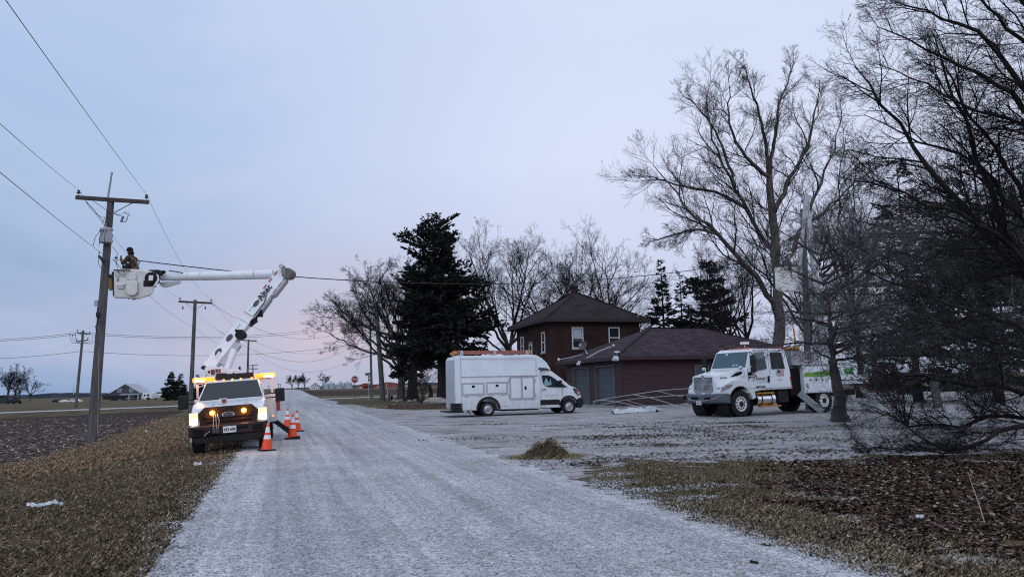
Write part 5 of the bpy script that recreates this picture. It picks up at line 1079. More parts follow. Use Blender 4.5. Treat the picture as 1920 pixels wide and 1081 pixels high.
marks([8, 7, 4], .062, M_LETTER, (3.55, -1.006, 1.0), (1, 0, 0), (0, 0, 1), vn); marks([4], .05, M_LETTER, (3.55, -1.006, .92), (1, 0, 0), (0, 0, 1), vn)
marks([8], .085, M_LETTER, (.92, -Wh-.004, .49), (1, 0, 0), (0, 0, 1), vn)
def compd(x0, x1, z0, z1, split=None, latch=None, name='compartment_door'):
    Y = -Wh; m = MB(); d = m.box(x0+.09, x1-.09, Y-.012, Y+.02, z0+.09, z1-.09).build(name, M_WHITE, vn, bevel=.006)
    f = MB(); t_ = .085
    f.box(x0, x1, Y-.022, Y+.01, z1-t_, z1).box(x0, x1, Y-.022, Y+.01, z0, z0+t_).box(x0, x0+t_, Y-.021, Y+.01, z0+t_, z1-t_).box(x1-t_, x1, Y-.021, Y+.01, z0+t_, z1-t_)
    if split: f.box(split-.05, split+.05, Y-.021, Y+.01, z0+t_, z1-t_)
    f.build('door_frame', M_ALU, d, bevel=.004)
    l_ = MB()
    for lx, lz in latch: l_.obox((lx, Y-.026, lz), (.075, 0, 0) if not split else (.05, 0, 0), (0, .01, 0), (0, 0, .055) if not split else (0, 0, .09))
    l_.build('latch', M_HOLE, d, bevel=.01)
    h_ = MB()
    if split:
        for xx in (x0-.02, x1+.02):
            for zz in (z0+.22, z1-.22): h_.obox((xx, Y-.015, zz), (.035, 0, 0), (0, .02, 0), (0, 0, .09))
    else:
        for xx in (x0+.28, x1-.28): h_.obox((xx, Y-.015, z0-.02), (.1, 0, 0), (0, .02, 0), (0, 0, .03))
    h_.build('hinge', M_ALU, d)
compd(-1.42, -.20, 1.10, 1.76, latch=[(-.80, 1.56)]); compd(-.12, 1.08, 1.12, 1.78, latch=[(.48, 1.58)]); compd(1.16, 2.56, .82, 2.04, split=1.84, latch=[(2.05, 1.42)])
Y = -Wh; MB().box(-1.46, 2.78, Y-.03, Y+.01, 2.05, 2.085).box(-1.46, -1.44, Y-.008, Y+.01, .5, 3.05).box(2.66, 2.68, Y-.008, Y+.01, 2.1, 3.0).box(-1.4, 2.6, Y-.008, Y+.01, 2.98, 3.0).build('drip_rail', M_ALU, vn)
m = MB(); [m.ball((x_, Y-.002, z_), .02, 6) for x_ in (-1.2, -.9, .9, 1.3, 1.7, 2.1, 2.45) for z_ in (.66, .78)]; m.build('rivet', M_ALU, vn)
MB().box(-1.78, -1.72, -1.0, 1.0, .5, 2.95).build('rear_door', M_ALU, vn); MB().box(-1.95, -1.38, -1.12, -.8, .28, .72).box(-2.1, -1.3, -1.1, 1.1, .24, .30).build('step_bumper', M_BLACK, vn)
MB().box(-1.3, 4.6, -.45, -.35, .3, .42).box(-1.3, 4.6, .35, .45, .3, .42).box(.8, 2.8, -.95, .95, .25, .36).tube([(-.5, -.5, .35), (-1.0, -.7, .3), (-1.1, -.95, .25), (-.9, -1.0, .2)], .03, 6).cyl((0, -.8, .385), (0, .8, .385), .06, .06, 8).cyl((4.55, -.8, .385), (4.55, .8, .385), .05, .05, 8).build('chassis', M_CHASSIS, vn)
m = MB()
for x_ in (-1.35, .45, 2.25): m.box(x_-.06, x_+.06, -1.0, 1.0, 3.16, 3.22).box(x_-.08, x_+.08, -.98, -.9, 3.16, 3.42).box(x_-.05, x_+.05, .9, .98, 3.16, 3.4)
m.build('roof_rack', M_ALU, vn)
# ladder lying on the rack
M_LAD = mat('orange_pink_fibreglass', (.34, .12, .09), .5, var=.2, vscale=5)
q_ = Matrix.Translation((vo[0], vo[1], 0)) @ Matrix.Rotation(VA, 4, 'Z'); lo = q_ @ Vector((0, 0, 3.22))
ld = thing('ladder', 'orange fibreglass extension ladder lying on the roof rack of the white van', 'ladder', lo, (0, 0, VA))
for y_, z_ in ((-.84, .06), (-.44, .06), (-.80, .155), (-.48, .155)): MB().box(-1.6, 2.45, y_-.018, y_+.018, z_-.04, z_+.045).build('rail', M_LAD, ld, bevel=.006)
for i in range(13): MB().cyl((-1.45+i*.31, -.82, .07), (-1.45+i*.31, -.46, .07), .016, .016, 8).build('rung', M_ALU, ld)
for x_ in (-1.66, 2.46): MB().box(x_-.07, x_+.07, -.88, -.40, .02, .20).build('end_cap', mat('yellow_orange_cap', (.50, .22, .06), .5), ld, bevel=.01)
MB().obox((-1.78, -.64, .05), (.10, 0, 0), (0, .16, 0), (0, 0, .07)).build('foot', mat('yellow_orange_cap', (.50, .22, .06)), ld, bevel=.02)
# ---------------------------------------------------------------- big white utility truck at the right
io = np.array([9.34, 32.85]); IA = atan2(-.46, -.888)
it = thing('utility_truck', 'white extended-cab utility truck with green stripe and raised boom behind bare branches', 'truck', (io[0], io[1], 0), (0, 0, IA))
Rm2 = Matrix.LocRotScale(Vector(it.location), it.rotation_euler, None); it.matrix_basis = Rm2
def wc(x, z):
    b_ = 1.20 if z < 1.75 else 1.20-(z-1.75)*.12
    return b_
def whd(x, z):  # hood: narrower and tapering to the nose, fenders wide low down
    top = lerp(.98, .70, np.clip((x+.1)/1.1, 0, 1)); lowr = 1.20-max(0, x-.55)**2*.45
    return lerp(lowr, top, np.clip((z-1.28)/.35, 0, 1))
# cab
cabp = [(-.42, 1.0), (-.46, 2.08), (-.80, 2.86), (-1.05, 2.98), (-2.85, 2.98), (-3.02, 2.88), (-3.14, 1.9), (-3.18, 1.14), (-1.3, 1.12)]
cb = MB().body(cabp, wc).build('cab', M_WHITE, it, bevel=.05, seg=3)
# hood and fenders as a loft of cross sections
def loft(m, secs, mi=0):
    n = len(secs[0]); vs = [p for s_ in secs for p in s_]; fs = [(i*n+k, i*n+(k+1) % n, (i+1)*n+(k+1) % n, (i+1)*n+k) for i in range(len(secs)-1) for k in range(n)]
    fs += [tuple(reversed(range(n))), tuple((len(secs)-1)*n+k for k in range(n))]; m.add(vs, fs, mi)
def hsec(x, ztop, wtop, zsh, wsh, zlow, wlow):
    L_ = [(x, wlow, zlow), (x, wsh, zsh), (x, wtop*1.06, (ztop*.55+zsh*.45)), (x, wtop, ztop-.05), (x, wtop*.6, ztop)]
    return L_+[(a_, -b_, c_) for a_, b_, c_ in reversed(L_)]
m = MB(); loft(m, [hsec(-.44, 2.10, .98, 1.62, 1.12, 1.40, 1.14), hsec(0, 2.03, .92, 1.62, 1.14, 1.40, 1.15), hsec(.45, 1.95, .82, 1.56, 1.08, 1.32, 1.10), hsec(.80, 1.87, .74, 1.44, .98, 1.14, 1.02), hsec(1.02, 1.80, .66, 1.34, .88, 1.08, .94)])
hd = m.build('hood', M_WHITE, it, bevel=.03, seg=3, angle=.9)
for s_ in (-1, 1):
    arch = [(cos(radians(a))*.70, .56+sin(radians(a))*.76) for a in range(0, 181, 15)]
    P = [(1.05, .98), (1.06, 1.12), (.95, 1.34), (.5, 1.56), (0, 1.62), (-.5, 1.55), (-.80, 1.25), (-.90, .80), (-.70, .72)]+[p for p in arch[::-1][1:-1] if p[1] > .74]+[(.72, .98)]
    m = MB(); n = len(P); yo = lambda x: s_*(1.20-max(0, x-.35)**2*.38); yi = lambda x: s_*(1.20-max(0, x-.35)**2*.38-.42)
    vs = [(x, yo(x), z) for x, z in P]+[(x, yi(x), z) for x, z in P]
    m.add(vs, [tuple(range(n)), tuple(range(2*n-1, n-1, -1))]+[(i, n+i, n+(i+1) % n, (i+1) % n) for i in range(n)]); fe = m.build('fender', M_WHITE, it, bevel=.035, seg=3)
    hl = MB().add([(1.035, yo(1.0)*.97, 1.10), (.98, yo(.98)+s_*.012, 1.10), (.62, yo(.62)+s_*.012, 1.28), (.40, yo(.40)+s_*.012, 1.42), (.70, yo(.70)+s_*.012, 1.40), (.96, yo(.96)+s_*.012, 1.30), (1.04, s_*.86, 1.28)], [(0, 1, 2, 3, 4, 5, 6)]).build('headlight', M_CHROME, fe)
    MB().ball((.86, yo(.86)+s_*.005, 1.26), (.12, .02, .055), 10).build('lens', glass('lamp_glass', (.35, .38, .40), .1), hl); MB().ball((.66, yo(.66)+s_*.01, 1.33), (.09, .015, .04), 8).build('indicator', mat('pink_red_lens', (.45, .10, .10), .25), hl)
    MB().lathe((0, s_*.80, .56), (0, s_, 0), [(.70, -.35), (.74, .0), (.74, .36)], 30).build('wheel_well', M_CHASSIS, it)
    wheel(it, 0, s_*1.02, .56, .32, s_, M_REFLECT, rr_=.57, holes=10, dark_center=True, hubr=.19)
    wheel(it, -5.2, s_*1.06, .55, .28, s_, M_REFLECT, rr_=.55, holes=8, dark_center=True, dual=True)
    # mirrors
    mr = MB().tube([(-.72, s_*1.10, 2.72), (-.55, s_*1.30, 2.82), (-.50, s_*1.52, 2.72), (-.50, s_*1.56, 2.3), (-.50, s_*1.52, 1.86), (-.6, s_*1.2, 1.85)], .022, 6).obox((-.50, s_*1.52, 2.42), (.05, 0, 0), (0, .13, 0), (0, 0, .24)).obox((-.50, s_*1.52, 2.02), (.05, 0, 0), (0, .13, 0), (0, 0, .11)).build('mirror', M_BLACK, it, bevel=.02)
    MB().ball((-.10, s_*1.16, 2.12), (.10, .10, .09), 10).tube([(-.1, s_*1.1, 2.1), (.0, s_*.95, 1.95)], .018, 6).build('convex_mirror', M_CHROME, mr)
    sw = MB().panel([(-.74, 2.06), (-.92, 2.62), (-1.04, 2.80), (-1.66, 2.80), (-1.70, 2.06), (-1.1, 1.98)], s_, wc, .006, .02).build('side_window', M_CGLASS if s_ > 0 else M_GLASS, it)
    MB().panel([(-2.0, 2.05), (-2.02, 2.80), (-2.75, 2.80), (-2.82, 2.05)], s_, wc, .006, .02).build('rear_side_window', M_DGLASS, it)
    MB().panel([(-1.86, 1.16), (-1.875, 1.16), (-1.875, 2.9), (-1.86, 2.9)], s_, wc, .003, .01).panel([(-.50, 1.16), (-.515, 1.16), (-.535, 2.08), (-.52, 2.08)], s_, wc, .003, .01).panel([(-.6, 1.22), (-3.1, 1.22), (-3.1, 1.205), (-.6, 1.205)], s_, wc, .003, .01).build('door_gap', M_CHASSIS, it)
    MB().ball((-1.72, s_*1.205, 1.60), (.065, .02, .17), 12).build('door_handle', M_HOLE, it)
    MB().panel([(-3.13, 1.15), (-3.17, 1.15), (-3.10, 1.72), (-3.06, 1.66)], s_, wc, .01, .02).build('marker_strip', M_RED, it)
    MB().tube([(-.5, s_*1.21, 1.82), (-.56, s_*1.24, 1.82)], .02, 6).obox((-.62, s_*1.215, 1.86), (.11, 0, 0), (0, .012, 0), (0, 0, .075)).obox((-.58, s_*1.215, 1.70), (.06, 0, 0), (0, .012, 0), (0, 0, .03)).build('vent_badge', M_HOLE, it)
    vp = [(.32, 1.74), (.0, 1.90), (-.30, 1.97), (-.32, 1.82), (.0, 1.77)]; vy = lambda x, z: s_*(1.03-(z-1.6)*.12+.028-max(0, x)*.22); MB().add([(x, vy(x, z), z) for x, z in vp]+[(x, vy(x, z)-s_*.1, z) for x, z in vp], [(0, 1, 2, 3, 4)]+[(i, (i+1) % 5, 5+(i+1) % 5, 5+i) for i in range(5)]).build('hood_vent', M_HOLE, hd)
# windscreen
m = MB(); vs = [np.array(p) for p in ((-.50, -1.06, 2.13), (-.50, 1.06, 2.13), (-.80, .99, 2.83), (-.80, -.99, 2.83))]; nn = nrm((.70, 0, .31)); m.add([v+nn*.02 for v in vs]+[v-nn*.02 for v in vs], [(0, 1, 2, 3), (7, 6, 5, 4), (0, 4, 5, 1), (1, 5, 6, 2), (2, 6, 7, 3), (3, 7, 4, 0)]); ws = m.build('windshield', glass('teal_windscreen', (.05, .10, .12), .06), it)
MB().obox((-.66, -.30, 2.50), (.07, 0, -.15)[0:3], (0, .004, 0), nn*.024).build('divider', M_DGREY, ws); MB().obox(np.array((-.75, -.28, 2.74))+nn*.026, (0, .07, 0), nn*.002, (-.02, 0, .045)).build('sticker', mat('teal_sticker', (.45, .62, .62), .4), ws)
MB().obox(np.array((-.53, .28, 2.20))+nn*.024, (0, .13, .09), nn*.002, (0, .03, -.02)).obox(np.array((-.53, .50, 2.21))+nn*.024, (0, .10, .07), nn*.002, (0, .03, -.02)).build('papers', mat('pale_paper', (.40, .55, .60), .5), ws)
m = MB(); [m.ball((-.96, y_, 3.0), (.07, .05, .03), 8) for y_ in (-.8, -.25, 0, .25, .8)]; m.build('marker_lamp', mat('amber_unlit', (.45, .15, .08), .3), it)
MB().box(-1.9, -1.2, -.35, .35, 2.985, 3.05).build('roof_beacon', M_RED, it, bevel=.02); MB().cyl((-1.5, .1, 3.05), (-1.5, .1, 3.2), .025, .025, 6).obox((-1.5, .1, 3.27), (.12, 0, 0), (0, .17, 0), (0, 0, .06)).build('roof_camera', M_REFLECT, it, bevel=.01)
# grille
gz0, gz1, gw = 1.14, 1.76, .60
m = MB().prism([(-gw-.05, gz0-.05), (gw+.05, gz0-.05), (gw+.08, gz1), (gw*.9, gz1+.06), (0, gz1+.12), (-gw*.9, gz1+.06), (-gw-.08, gz1)], lambda a_, b_, w_: (w_, a_, b_), .98, 1.055); gs = m.build('grille', M_WHITE, it, bevel=.02)
MB().prism([(-gw, gz0), (gw, gz0), (gw, gz1-.03), (.12, gz1-.02), (0, gz1-.12), (-.12, gz1-.02), (-gw, gz1-.03)], lambda a_, b_, w_: (w_, a_, b_), 1.03, 1.062).build('grille_recess', M_CHASSIS, gs)
m = MB(); [m.box(1.06, 1.082, y_-.013, y_+.013, gz0+.01, gz1-.05-(.08 if abs(y_) < .06 else 0)) for y_ in np.linspace(-gw+.04, gw-.04, 17)]; m.box(1.06, 1.085, -.02, .02, gz0, gz1-.12); m.box(1.058, 1.076, -gw, gw, gz0+.28, gz0+.30); m.build('grille_bar', M_ALU, gs)
m = MB().lathe((1.07, 0, gz1+.01), (1, 0, 0), [(0, .012), (.065, .012), (.085, 0)], 4); m.build('emblem', M_CHASSIS, gs); MB().lathe((1.078, 0, gz1+.01), (1, 0, 0), [(.04, .008), (.05, .012), (.06, .008)], 4).build('emblem_outline', M_CHROME, gs)
MB().box(1.0, 1.06, -.70, .70, .985, 1.07).build('grille_lower_trim', M_WHITE, it, bevel=.02); MB().box(1.055, 1.065, -.5, -.1, 1.02, 1.05).box(1.055, 1.065, .1, .5, 1.02, 1.05).build('trim_slot', M_HOLE, it)
# bumper
P = []
for y_ in np.linspace(-1.24, 1.24, 15): P.append((1.32-abs(y_)**2.6*.20, y_))
m = MB(); vs = []
for (z_, k) in ((.60, -.06), (.66, .0), (.94, .02), (1.0, -.02)): vs += [(x+k, y, z_+abs(y)*.03) for x, y in P]
for (z_, k) in ((1.0, -.3), (.60, -.3)): vs += [(x+k, y, z_) for x, y in P]
fs = [(a_*15+i, a_*15+i+1, ((a_+1) % 6)*15+i+1, ((a_+1) % 6)*15+i) for a_ in range(6) for i in range(14)]; fs += [tuple(a_*15 for a_ in range(6)), tuple(a_*15+14 for a_ in reversed(range(6)))]
bm_ = m.add(vs, fs).build('bumper', M_BUMPER, it, angle=.5)
m = MB(); m.obox((1.335, -.28, .82), (.012, 0, 0), (0, .23, 0), (0, 0, .065)).obox((1.30, .42, .82), (.02, -.02, 0), (0, .22, 0), (0, 0, .06)).obox((1.19, -1.0, .84), (.02, -.0, 0), (-.06, .14, 0), (0, 0, .06)); m.build('bumper_slot', M_HOLE, bm_, bevel=.02)
MB().tube([(x+.025, y, .72+abs(y)**3*.16) for x, y in P[1:-1]], .022, 6).build('bumper_trim', M_STEEL, bm_)
MB().obox((1.34, -.02, .63), (.008, 0, 0), (0, .16, 0), (0, 0, .085)).build('licence_plate', M_REFLECT, bm_); text('M 36', .12, M_LETTER, (1.352, -.02, .62), (0, 1, 0), (0, 0, 1), bm_, bold=.004)
# chassis, steps, tank
MB().box(-8.4, .9, -.42, -.30, .72, 1.0).box(-8.4, .9, .30, .42, .72, 1.0).cyl((0, -.9, .56), (0, .9, .56), .09, .09, 8).cyl((-5.2, -.9, .55), (-5.2, .9, .55), .1, .1, 8).box(-.8, .9, -.38, .38, .55, 1.15).box(-3.1, -.9, -.9, .9, .95, 1.12).build('chassis', M_CHASSIS, it)
tk_ = MB().cyl((-1.05, .88, .72), (-2.15, .88, .72), .28, .28, 24).build('fuel_tank', M_CHROME, it, bevel=.02); m = MB(); [m.tube([(x_-.03, .88, .72), (x_+.03, .88, .72)], .288, 24) for x_ in (-1.3, -1.9)]; m.build('tank_strap', M_CHASSIS, tk_)
MB().box(-2.0, -.95, 1.0, 1.22, .96, 1.02).box(-2.35, -1.15, .98, 1.25, .38, .44).build('cab_step', M_YELLOW, it, bevel=.008)
MB().box(-3.0, -2.35, .55, 1.1, .55, 1.08).build('battery_box', M_CHASSIS, it, bevel=.02)
# body behind the cab
M_BODYW = M_WHITE
MB().box(-3.95, -3.25, -1.1, 1.0, .85, 2.1).build('cab_gap_shade', M_HOLE, it)  # solid near-black block standing for the shade in the gap behind the cab
for s_ in (-1, 1):
    bd = MB().box(-6.3, -3.95, s_*.62, s_*1.21, .92, 2.14).build('side_compartment', M_BODYW, it, bevel=.02); Y = s_*1.21
    m = MB(); m.box(-4.75, -4.0, Y-.01, Y+s_*.012, .98, 1.66).box(-5.50, -4.80, Y-.01, Y+s_*.012, .98, 1.66).box(-6.25, -5.55, Y-.01, Y+s_*.012, .98, 1.66).box(-6.25, -4.0, Y-.01, Y+s_*.010, 1.90, 2.1); m.build('compartment_door', M_BODYW, bd, bevel=.005)
    m = MB(); m.add([(-3.97, Y+s_*.016, 1.66), (-6.28, Y+s_*.016, 1.70), (-6.28, Y+s_*.016, 1.88), (-5.2, Y+s_*.016, 1.90), (-3.97, Y+s_*.016, 1.84)], [(0, 1, 2, 3, 4)]); m.build('green_stripe', M_GREEN, bd)
    m = MB(); [m.ball((x_, Y+s_*.02, 1.52), (.06, .02, .045), 8) for x_ in (-4.35, -4.75, -5.15, -5.9)]; m.ball((-4.08, Y+s_*.02, 1.02), (.035, .01, .035), 8); m.build('latch', M_CHASSIS, bd)
    MB().box(-8.5, -6.3, s_*.62, s_*1.20, 1.28, 1.72).box(-7.55, -6.6, s_*.62, s_*1.19, 1.724, 2.1).build('rear_compartment', M_BODYW, it, bevel=.02); MB().box(-7.4, -6.75, s_*1.185, s_*1.20, 1.75, 2.05).build('green_panel', mat('green_panel', (.03, .25, .04), .4), it)
    m = MB(); m.box(-8.45, -6.4, s_*1.19, s_*1.215, 1.46, 1.50); m.box(-8.45, -8.38, s_*1.1, s_*1.22, .95, 1.5).box(-7.6, -7.5, s_*1.1, s_*1.2, 1.0, 1.28); m.build('body_frame', M_DGREY, it)
text('137', .17, M_LETTER, (-4.12, 1.232, 1.26), (0, 0, -1), (-1, 0, 0), it, bold=.006)
MB().box(-6.3, -3.95, -.62, .62, 1.0, 1.1).box(-8.5, -6.3, -.62, .62, 1.26, 1.36).build('deck', M_STEEL, it)
MB().ball((-8.1, 1.24, 1.35), (.11, .03, .11), 4).obox((-8.1, 1.22, 1.2), (.05, 0, 0), (0, .02, 0), (0, 0, .1)).build('red_flag', M_RED, it)
MB().box(-4.2, -3.3, .2, 1.15, 2.2, 2.86).build('tool_box', M_STEEL, it, bevel=.02)
m = MB()
for y_ in (1.12, .62):
    for z_ in (2.30, 2.42, 2.82): m.beam((-3.9, y_, z_), (-7.6, y_, z_-.02), .05, .05)
for i in range(15): m.beam((-4.05-i*.25, 1.12, 2.42), (-4.05-i*.25, 1.12, 2.82), .035, .035)
m.build('ladder_rack', M_ALU, it)
MB().box(-6.3, -3.9, .6, 1.2, 2.16, 2.26).build('rack_shelf', M_STEEL, it)
og = MB().beam((-3.75, 1.05, .95), (-4.35, 1.75, .06), .30, .14, up=(1, .6, 0)).build('outrigger', mat('pale_blue_grey_steel', (.32, .36, .39), .4, .3), it, bevel=.01)
MB().beam((-8.0, 1.0, 1.2), (-8.4, 1.6, .1), .2, .2).build('rear_outrigger', M_STEEL, it)
m = MB().beam((-3.5, .6, 3.02), (-4.4, .3, 3.02), .14, .10); m.ball((-4.6, .3, 3.04), (.17, .17, .13), 12).beam((-4.6, .3, 3.1), (-4.55, .3, 4.0), .06, .06); m.build('yellow_derrick_arm', M_YELLOW, it, bevel=.01)
MB().cyl((-6.4, 0, 1.2), (-6.4, 0, 3.2), .34, .28, 18).build('pedestal', M_WHITE, it); MB().cyl((-4.0, .1, 2.9), (-5.0, .1, 2.95), .12, .1, 12).box(-3.4, -4.3, -.2, .1, 3.02, 3.12).build('boom_rest', mat('rust_red', (.22, .07, .04), .7), it)
ub = MB().beam(w(1543, 655, 35.6), w(1528, 520, 36.0), .36, .36, up=(0, 1, 0)).beam(w(1528, 522, 36.0), w(1512, 372, 36.4), .26, .26, up=(0, 1, 0), w1=.18, h1=.18).build('lower_boom', mat('weathered_white_boom', (.45, .47, .49), .5, var=.2, vscale=2), it, world=True, bevel=.02)
MB().beam(w(1511, 374, 36.0), w(1498, 500, 35.6), .17, .17, up=(0, 1, 0)).build('upper_boom', mat('pale_boom_fibreglass', (.36, .37, .37), .4), it, world=True, bevel=.02)
MB().beam(w(1534, 600, 36.3), w(1524, 480, 36.5), .10, .10).build('boom_strut', M_STEEL, it, world=True); MB().lathe(w(1511, 374, 36.2), (0, 1, 0), [(0, -.25), (.16, -.25), (.16, .25), (0, .25)], 14).build('boom_joint', M_STEEL, it, world=True)
bk2 = MB().prism([(1452, 501), (1496, 498), (1497, 541), (1491, 546), (1460, 546), (1454, 541)], lambda p_, q_, w_: w(p_, q_, w_), 35.0, 35.7).build('bucket', M_BUCKET, it, world=True, bevel=.05, seg=3)
MB().tube([w(1452, 500, 34.98), w(1496, 497.5, 34.98)], .02, 6).ball(w(1481, 503, 34.95), (.1, .04, .1), 10).build('rim_fitting', M_CHASSIS, bk2, world=True)
m = MB(); m.tube([(-.78+.085*cos(a_), 1.207, 1.63+.085*sin(a_)) for a_ in np.linspace(.6, 5.4, 14)], .009, 5); m.build('logo_ring', M_LETTER, it)
text('comed', .20, M_LETTER, (-1.24, 1.206, 1.64), (-1, 0, 0), (0, 0, 1), it, bold=.002); marks([2, 6, 7], .062, M_LETTER, (-1.32, 1.206, 1.49), (-1, 0, 0), (0, 0, 1), it)
text('USDOT 49805', .095, M_LETTER, (-1.20, 1.206, 1.245+.03), (-1, 0, 0), (0, 0, 1), it, bold=.003); marks([9], .06, M_LETTER, (-2.45, 1.206, 1.56), (-1, 0, 0), (0, 0, 1), it)
marks([3], .085, M_LETTER, (-.26, 1.165, 1.74), (-1, 0, 0), (0, 0, 1), it); text('601071A', .105, M_LETTER, (.68, .915, 1.70), (-1, .14, 0), (0, 0, 1), it, bold=.003)
# flag decal
fl = MB().box(-2.70, -2.28, 1.20, 1.2065, 1.74, 2.00).build('flag_decal', M_REFLECT, it); m = MB(); [m.box(-2.70, -2.28, 1.2065, 1.208, 1.74+i*.04, 1.76+i*.04) for i in range(7)]; m.build('flag_stripe', mat('flag_red', (.42, .06, .08), .5), fl); MB().box(-2.44, -2.28, 1.2065, 1.2095, 1.86, 2.00).build('flag_canton', mat('flag_navy', (.03, .035, .12), .5), fl)
o = MB().tube([(-.82, 1.23, 1.86), (-.86, 1.25, 1.78), (-.80, 1.25, 1.66)], .022, 6).tube([(-.82, 1.23, 1.86), (-.90, 1.25, 1.78), (-.95, 1.25, 1.67)], .022, 6).build('glove_tag', mat('tan_leather', (.30, .15, .05), .8), it)
# exhaust, air filter, mirrors at far side
MB().cyl((-.95, -1.05, 1.2), (-.95, -1.05, 2.5), .09, .09, 12).build('air_intake', M_CHASSIS, it)

# ---------------------------------------------------------------- people
M_SKIN = mat('skin', (.42, .26, .20), .6); M_BROWN = mat('brown_work_jacket', (.085, .048, .033), .9, var=.3, vscale=9, bump=.4, bscale=25); M_GLOVE = mat('yellow_glove', (.42, .26, .09), .75)
M_JEANS = mat('dark_trousers', (.03, .035, .05), .9); M_CAP = mat('black_knit', (.018, .016, .018), .95, bump=.5, bscale=60)
def figure(label, pelvis, fwd, P, mats, reach, group=None, tool=None):
    """skinned torso, arms and head; everything in metres from the pelvis; fwd: facing direction"""
    f = nrm(np.array([fwd[0], fwd[1], 0])); s = np.array([-f[1], f[0], 0]); u = np.array([0, 0, 1.]); C = lambda a_, b_, c_: np.array(pelvis)+f*a_+s*b_+u*c_
    V = [C(0, 0, 0), C(.02, 0, .18), C(.06, 0, .36), C(.12, 0, .50), C(.17, 0, .58), C(.20, 0, .66), C(.22, 0, .78)]; R = [(.15, .12), (.15, .12), (.17, .13), (.14, .11), (.062, .062), (.085, .09), (.07, .08)]
    E = [(0, 1), (1, 2), (2, 3), (3, 4), (4, 5), (5, 6)]
    for sd, (el, ha) in zip((1, -1), reach):
        b_ = len(V); V += [C(.12, .19*sd, .48), C(*el), C(*((np.array(el)*.45+np.array(ha)*.55))), C(*ha)]; R += [(.075, .075), (.056, .056), (.048, .048), (.034, .040)]; E += [(3, b_), (b_, b_+1), (b_+1, b_+2), (b_+2, b_+3)]
    for sd in (1, -1):
        b_ = len(V); V += [C(0, .10*sd, -.08), C(.05, .12*sd, -.48), C(-.02, .12*sd, -.90), C(.10, .13*sd, -.94)]; R += [(.10, .10), (.07, .07), (.05, .05), (.045, .045)]; E += [(0, b_), (b_, b_+1), (b_+1, b_+2), (b_+2, b_+3)]
    me = bpy.data.meshes.new('body'); me.from_pydata([tuple(v) for v in V], E, []); o = bpy.data.objects.new('skin_tmp', me); COL.objects.link(o)
    sk = o.modifiers.new('skin', 'SKIN'); 
    for i, sv in enumerate(me.skin_vertices[0].data): sv.radius = R[i]; sv.use_root = (i == 0)
    ss = o.modifiers.new('sub', 'SUBSURF'); ss.levels = 2; ss.render_levels = 2
    dg = bpy.context.evaluated_depsgraph_get(); me2 = bpy.data.meshes.new_from_object(o.evaluated_get(dg)); bpy.data.objects.remove(o)
    for m_ in mats: me2.materials.append(m_)
    neck = C(.17, 0, .585); hands = [C(*ha) for el, ha in reach]
    for p_ in me2.polygons:
        c_ = np.array(p_.center); q_ = c_-np.array(pelvis); hz = q_[2]; k = 0
        if (c_-neck) @ u > 0 and np.linalg.norm((c_-neck)[:2]) < .2 and np.linalg.norm(c_-C(.2, 0, .72)) < .2: k = 1
        elif min(np.linalg.norm(c_-h_) for h_ in hands) < .075: k = 2
        elif hz < -.02: k = 3
        p_.material_index = k; p_.use_smooth = True
    rt = thing('person', label, 'person', pelvis, group=group)
    me2.transform(Matrix.Translation(-Vector(pelvis))); bo = bpy.data.objects.new('body', me2); COL.objects.link(bo); bo.parent = rt
    # face details and fingers
    m = MB(); hd_ = C(.22, 0, .75); m.ball(hd_+f*.088-u*.0, .018, 8).ball(hd_+s*.075, (.02, .02, .03), 8).ball(hd_-s*.075, (.02, .02, .03), 8); m.build('face_feature', M_SKIN, rt, world=True)
    for (el, ha) in reach:
        h_ = C(*ha); fw_ = nrm(C(*ha)-C(*el)); a_, b_ = frame(fw_); m = MB()
        for k in range(4):
            st_ = h_+fw_*.03+a_*(.028*(k-1.5)); ln = (.075, .085, .08, .062)[k]; m.tube([st_, st_+fw_*ln*.5+b_*.012, st_+fw_*ln*.75-b_*.025], [.013, .012, .009], 6)
        st_ = h_+a_*.045-fw_*.01; m.tube([st_, st_+a_*.025+fw_*.03, st_+a_*.012+fw_*.06-b_*.015], [.014, .013, .010], 6); m.build('glove', M_GLOVE, rt, world=True)
    return rt, C
pv = w(251.5, 509, BD+.45)
rt, C = figure('lineman in brown jacket and dark beanie working from the raised bucket at the pole', pv, (-1, .15), None, [M_BROWN, M_SKIN, M_GLOVE, M_JEANS], [((.30, .20, .24), (.42, .10, .40)), ((.26, -.22, .22), (.44, -.08, .36))])
MB().ball(C(.20, 0, .775), (.112, .105, .10), 16).ball(C(.15, 0, .655), (.10, .11, .09), 14).build('hood', M_CAP, rt, world=True)
m = MB().tube([C(.08, .19, .5), C(-.10, .12, .36), C(-.13, .0, .2), C(-.10, -.13, .05)], .022, 6).tube([C(.08, -.19, .5), C(-.10, -.12, .36), C(-.13, 0, .2), C(-.10, .13, .05)], .022, 6).tube([C(.16*cos(a_)*1.05-.0, .17*sin(a_), .02) for a_ in np.linspace(0, 2*pi, 16)], .025, 6); m.build('harness', mat('grey_webbing', (.16, .15, .15), .8), rt, world=True)
o = MB().cyl(C(.45, .10, .36), C(.45, .10, .56), .022, .026, 8).build('cutting_tool', M_BLACK); tag(o, 'black hand tool held up in the yellow glove of the bucket lineman', 'hand tool')
o = MB().obox(w(238, 501, BD+.3), (.10, 0, 0), (0, .12, 0), (0, 0, .06)).tube([w(236, 500, BD+.2), w(236, 492, BD+.2), w(240, 488, BD+.2)], .02, 6).ball(w(241, 497, BD+.25), .07, 8).build('tool_pouch', M_CHASSIS); tag(o, 'dark tool pouch hooked on the bucket rim in front of the lineman', 'tool pouch')
pv = w(1474, 506, 35.3)
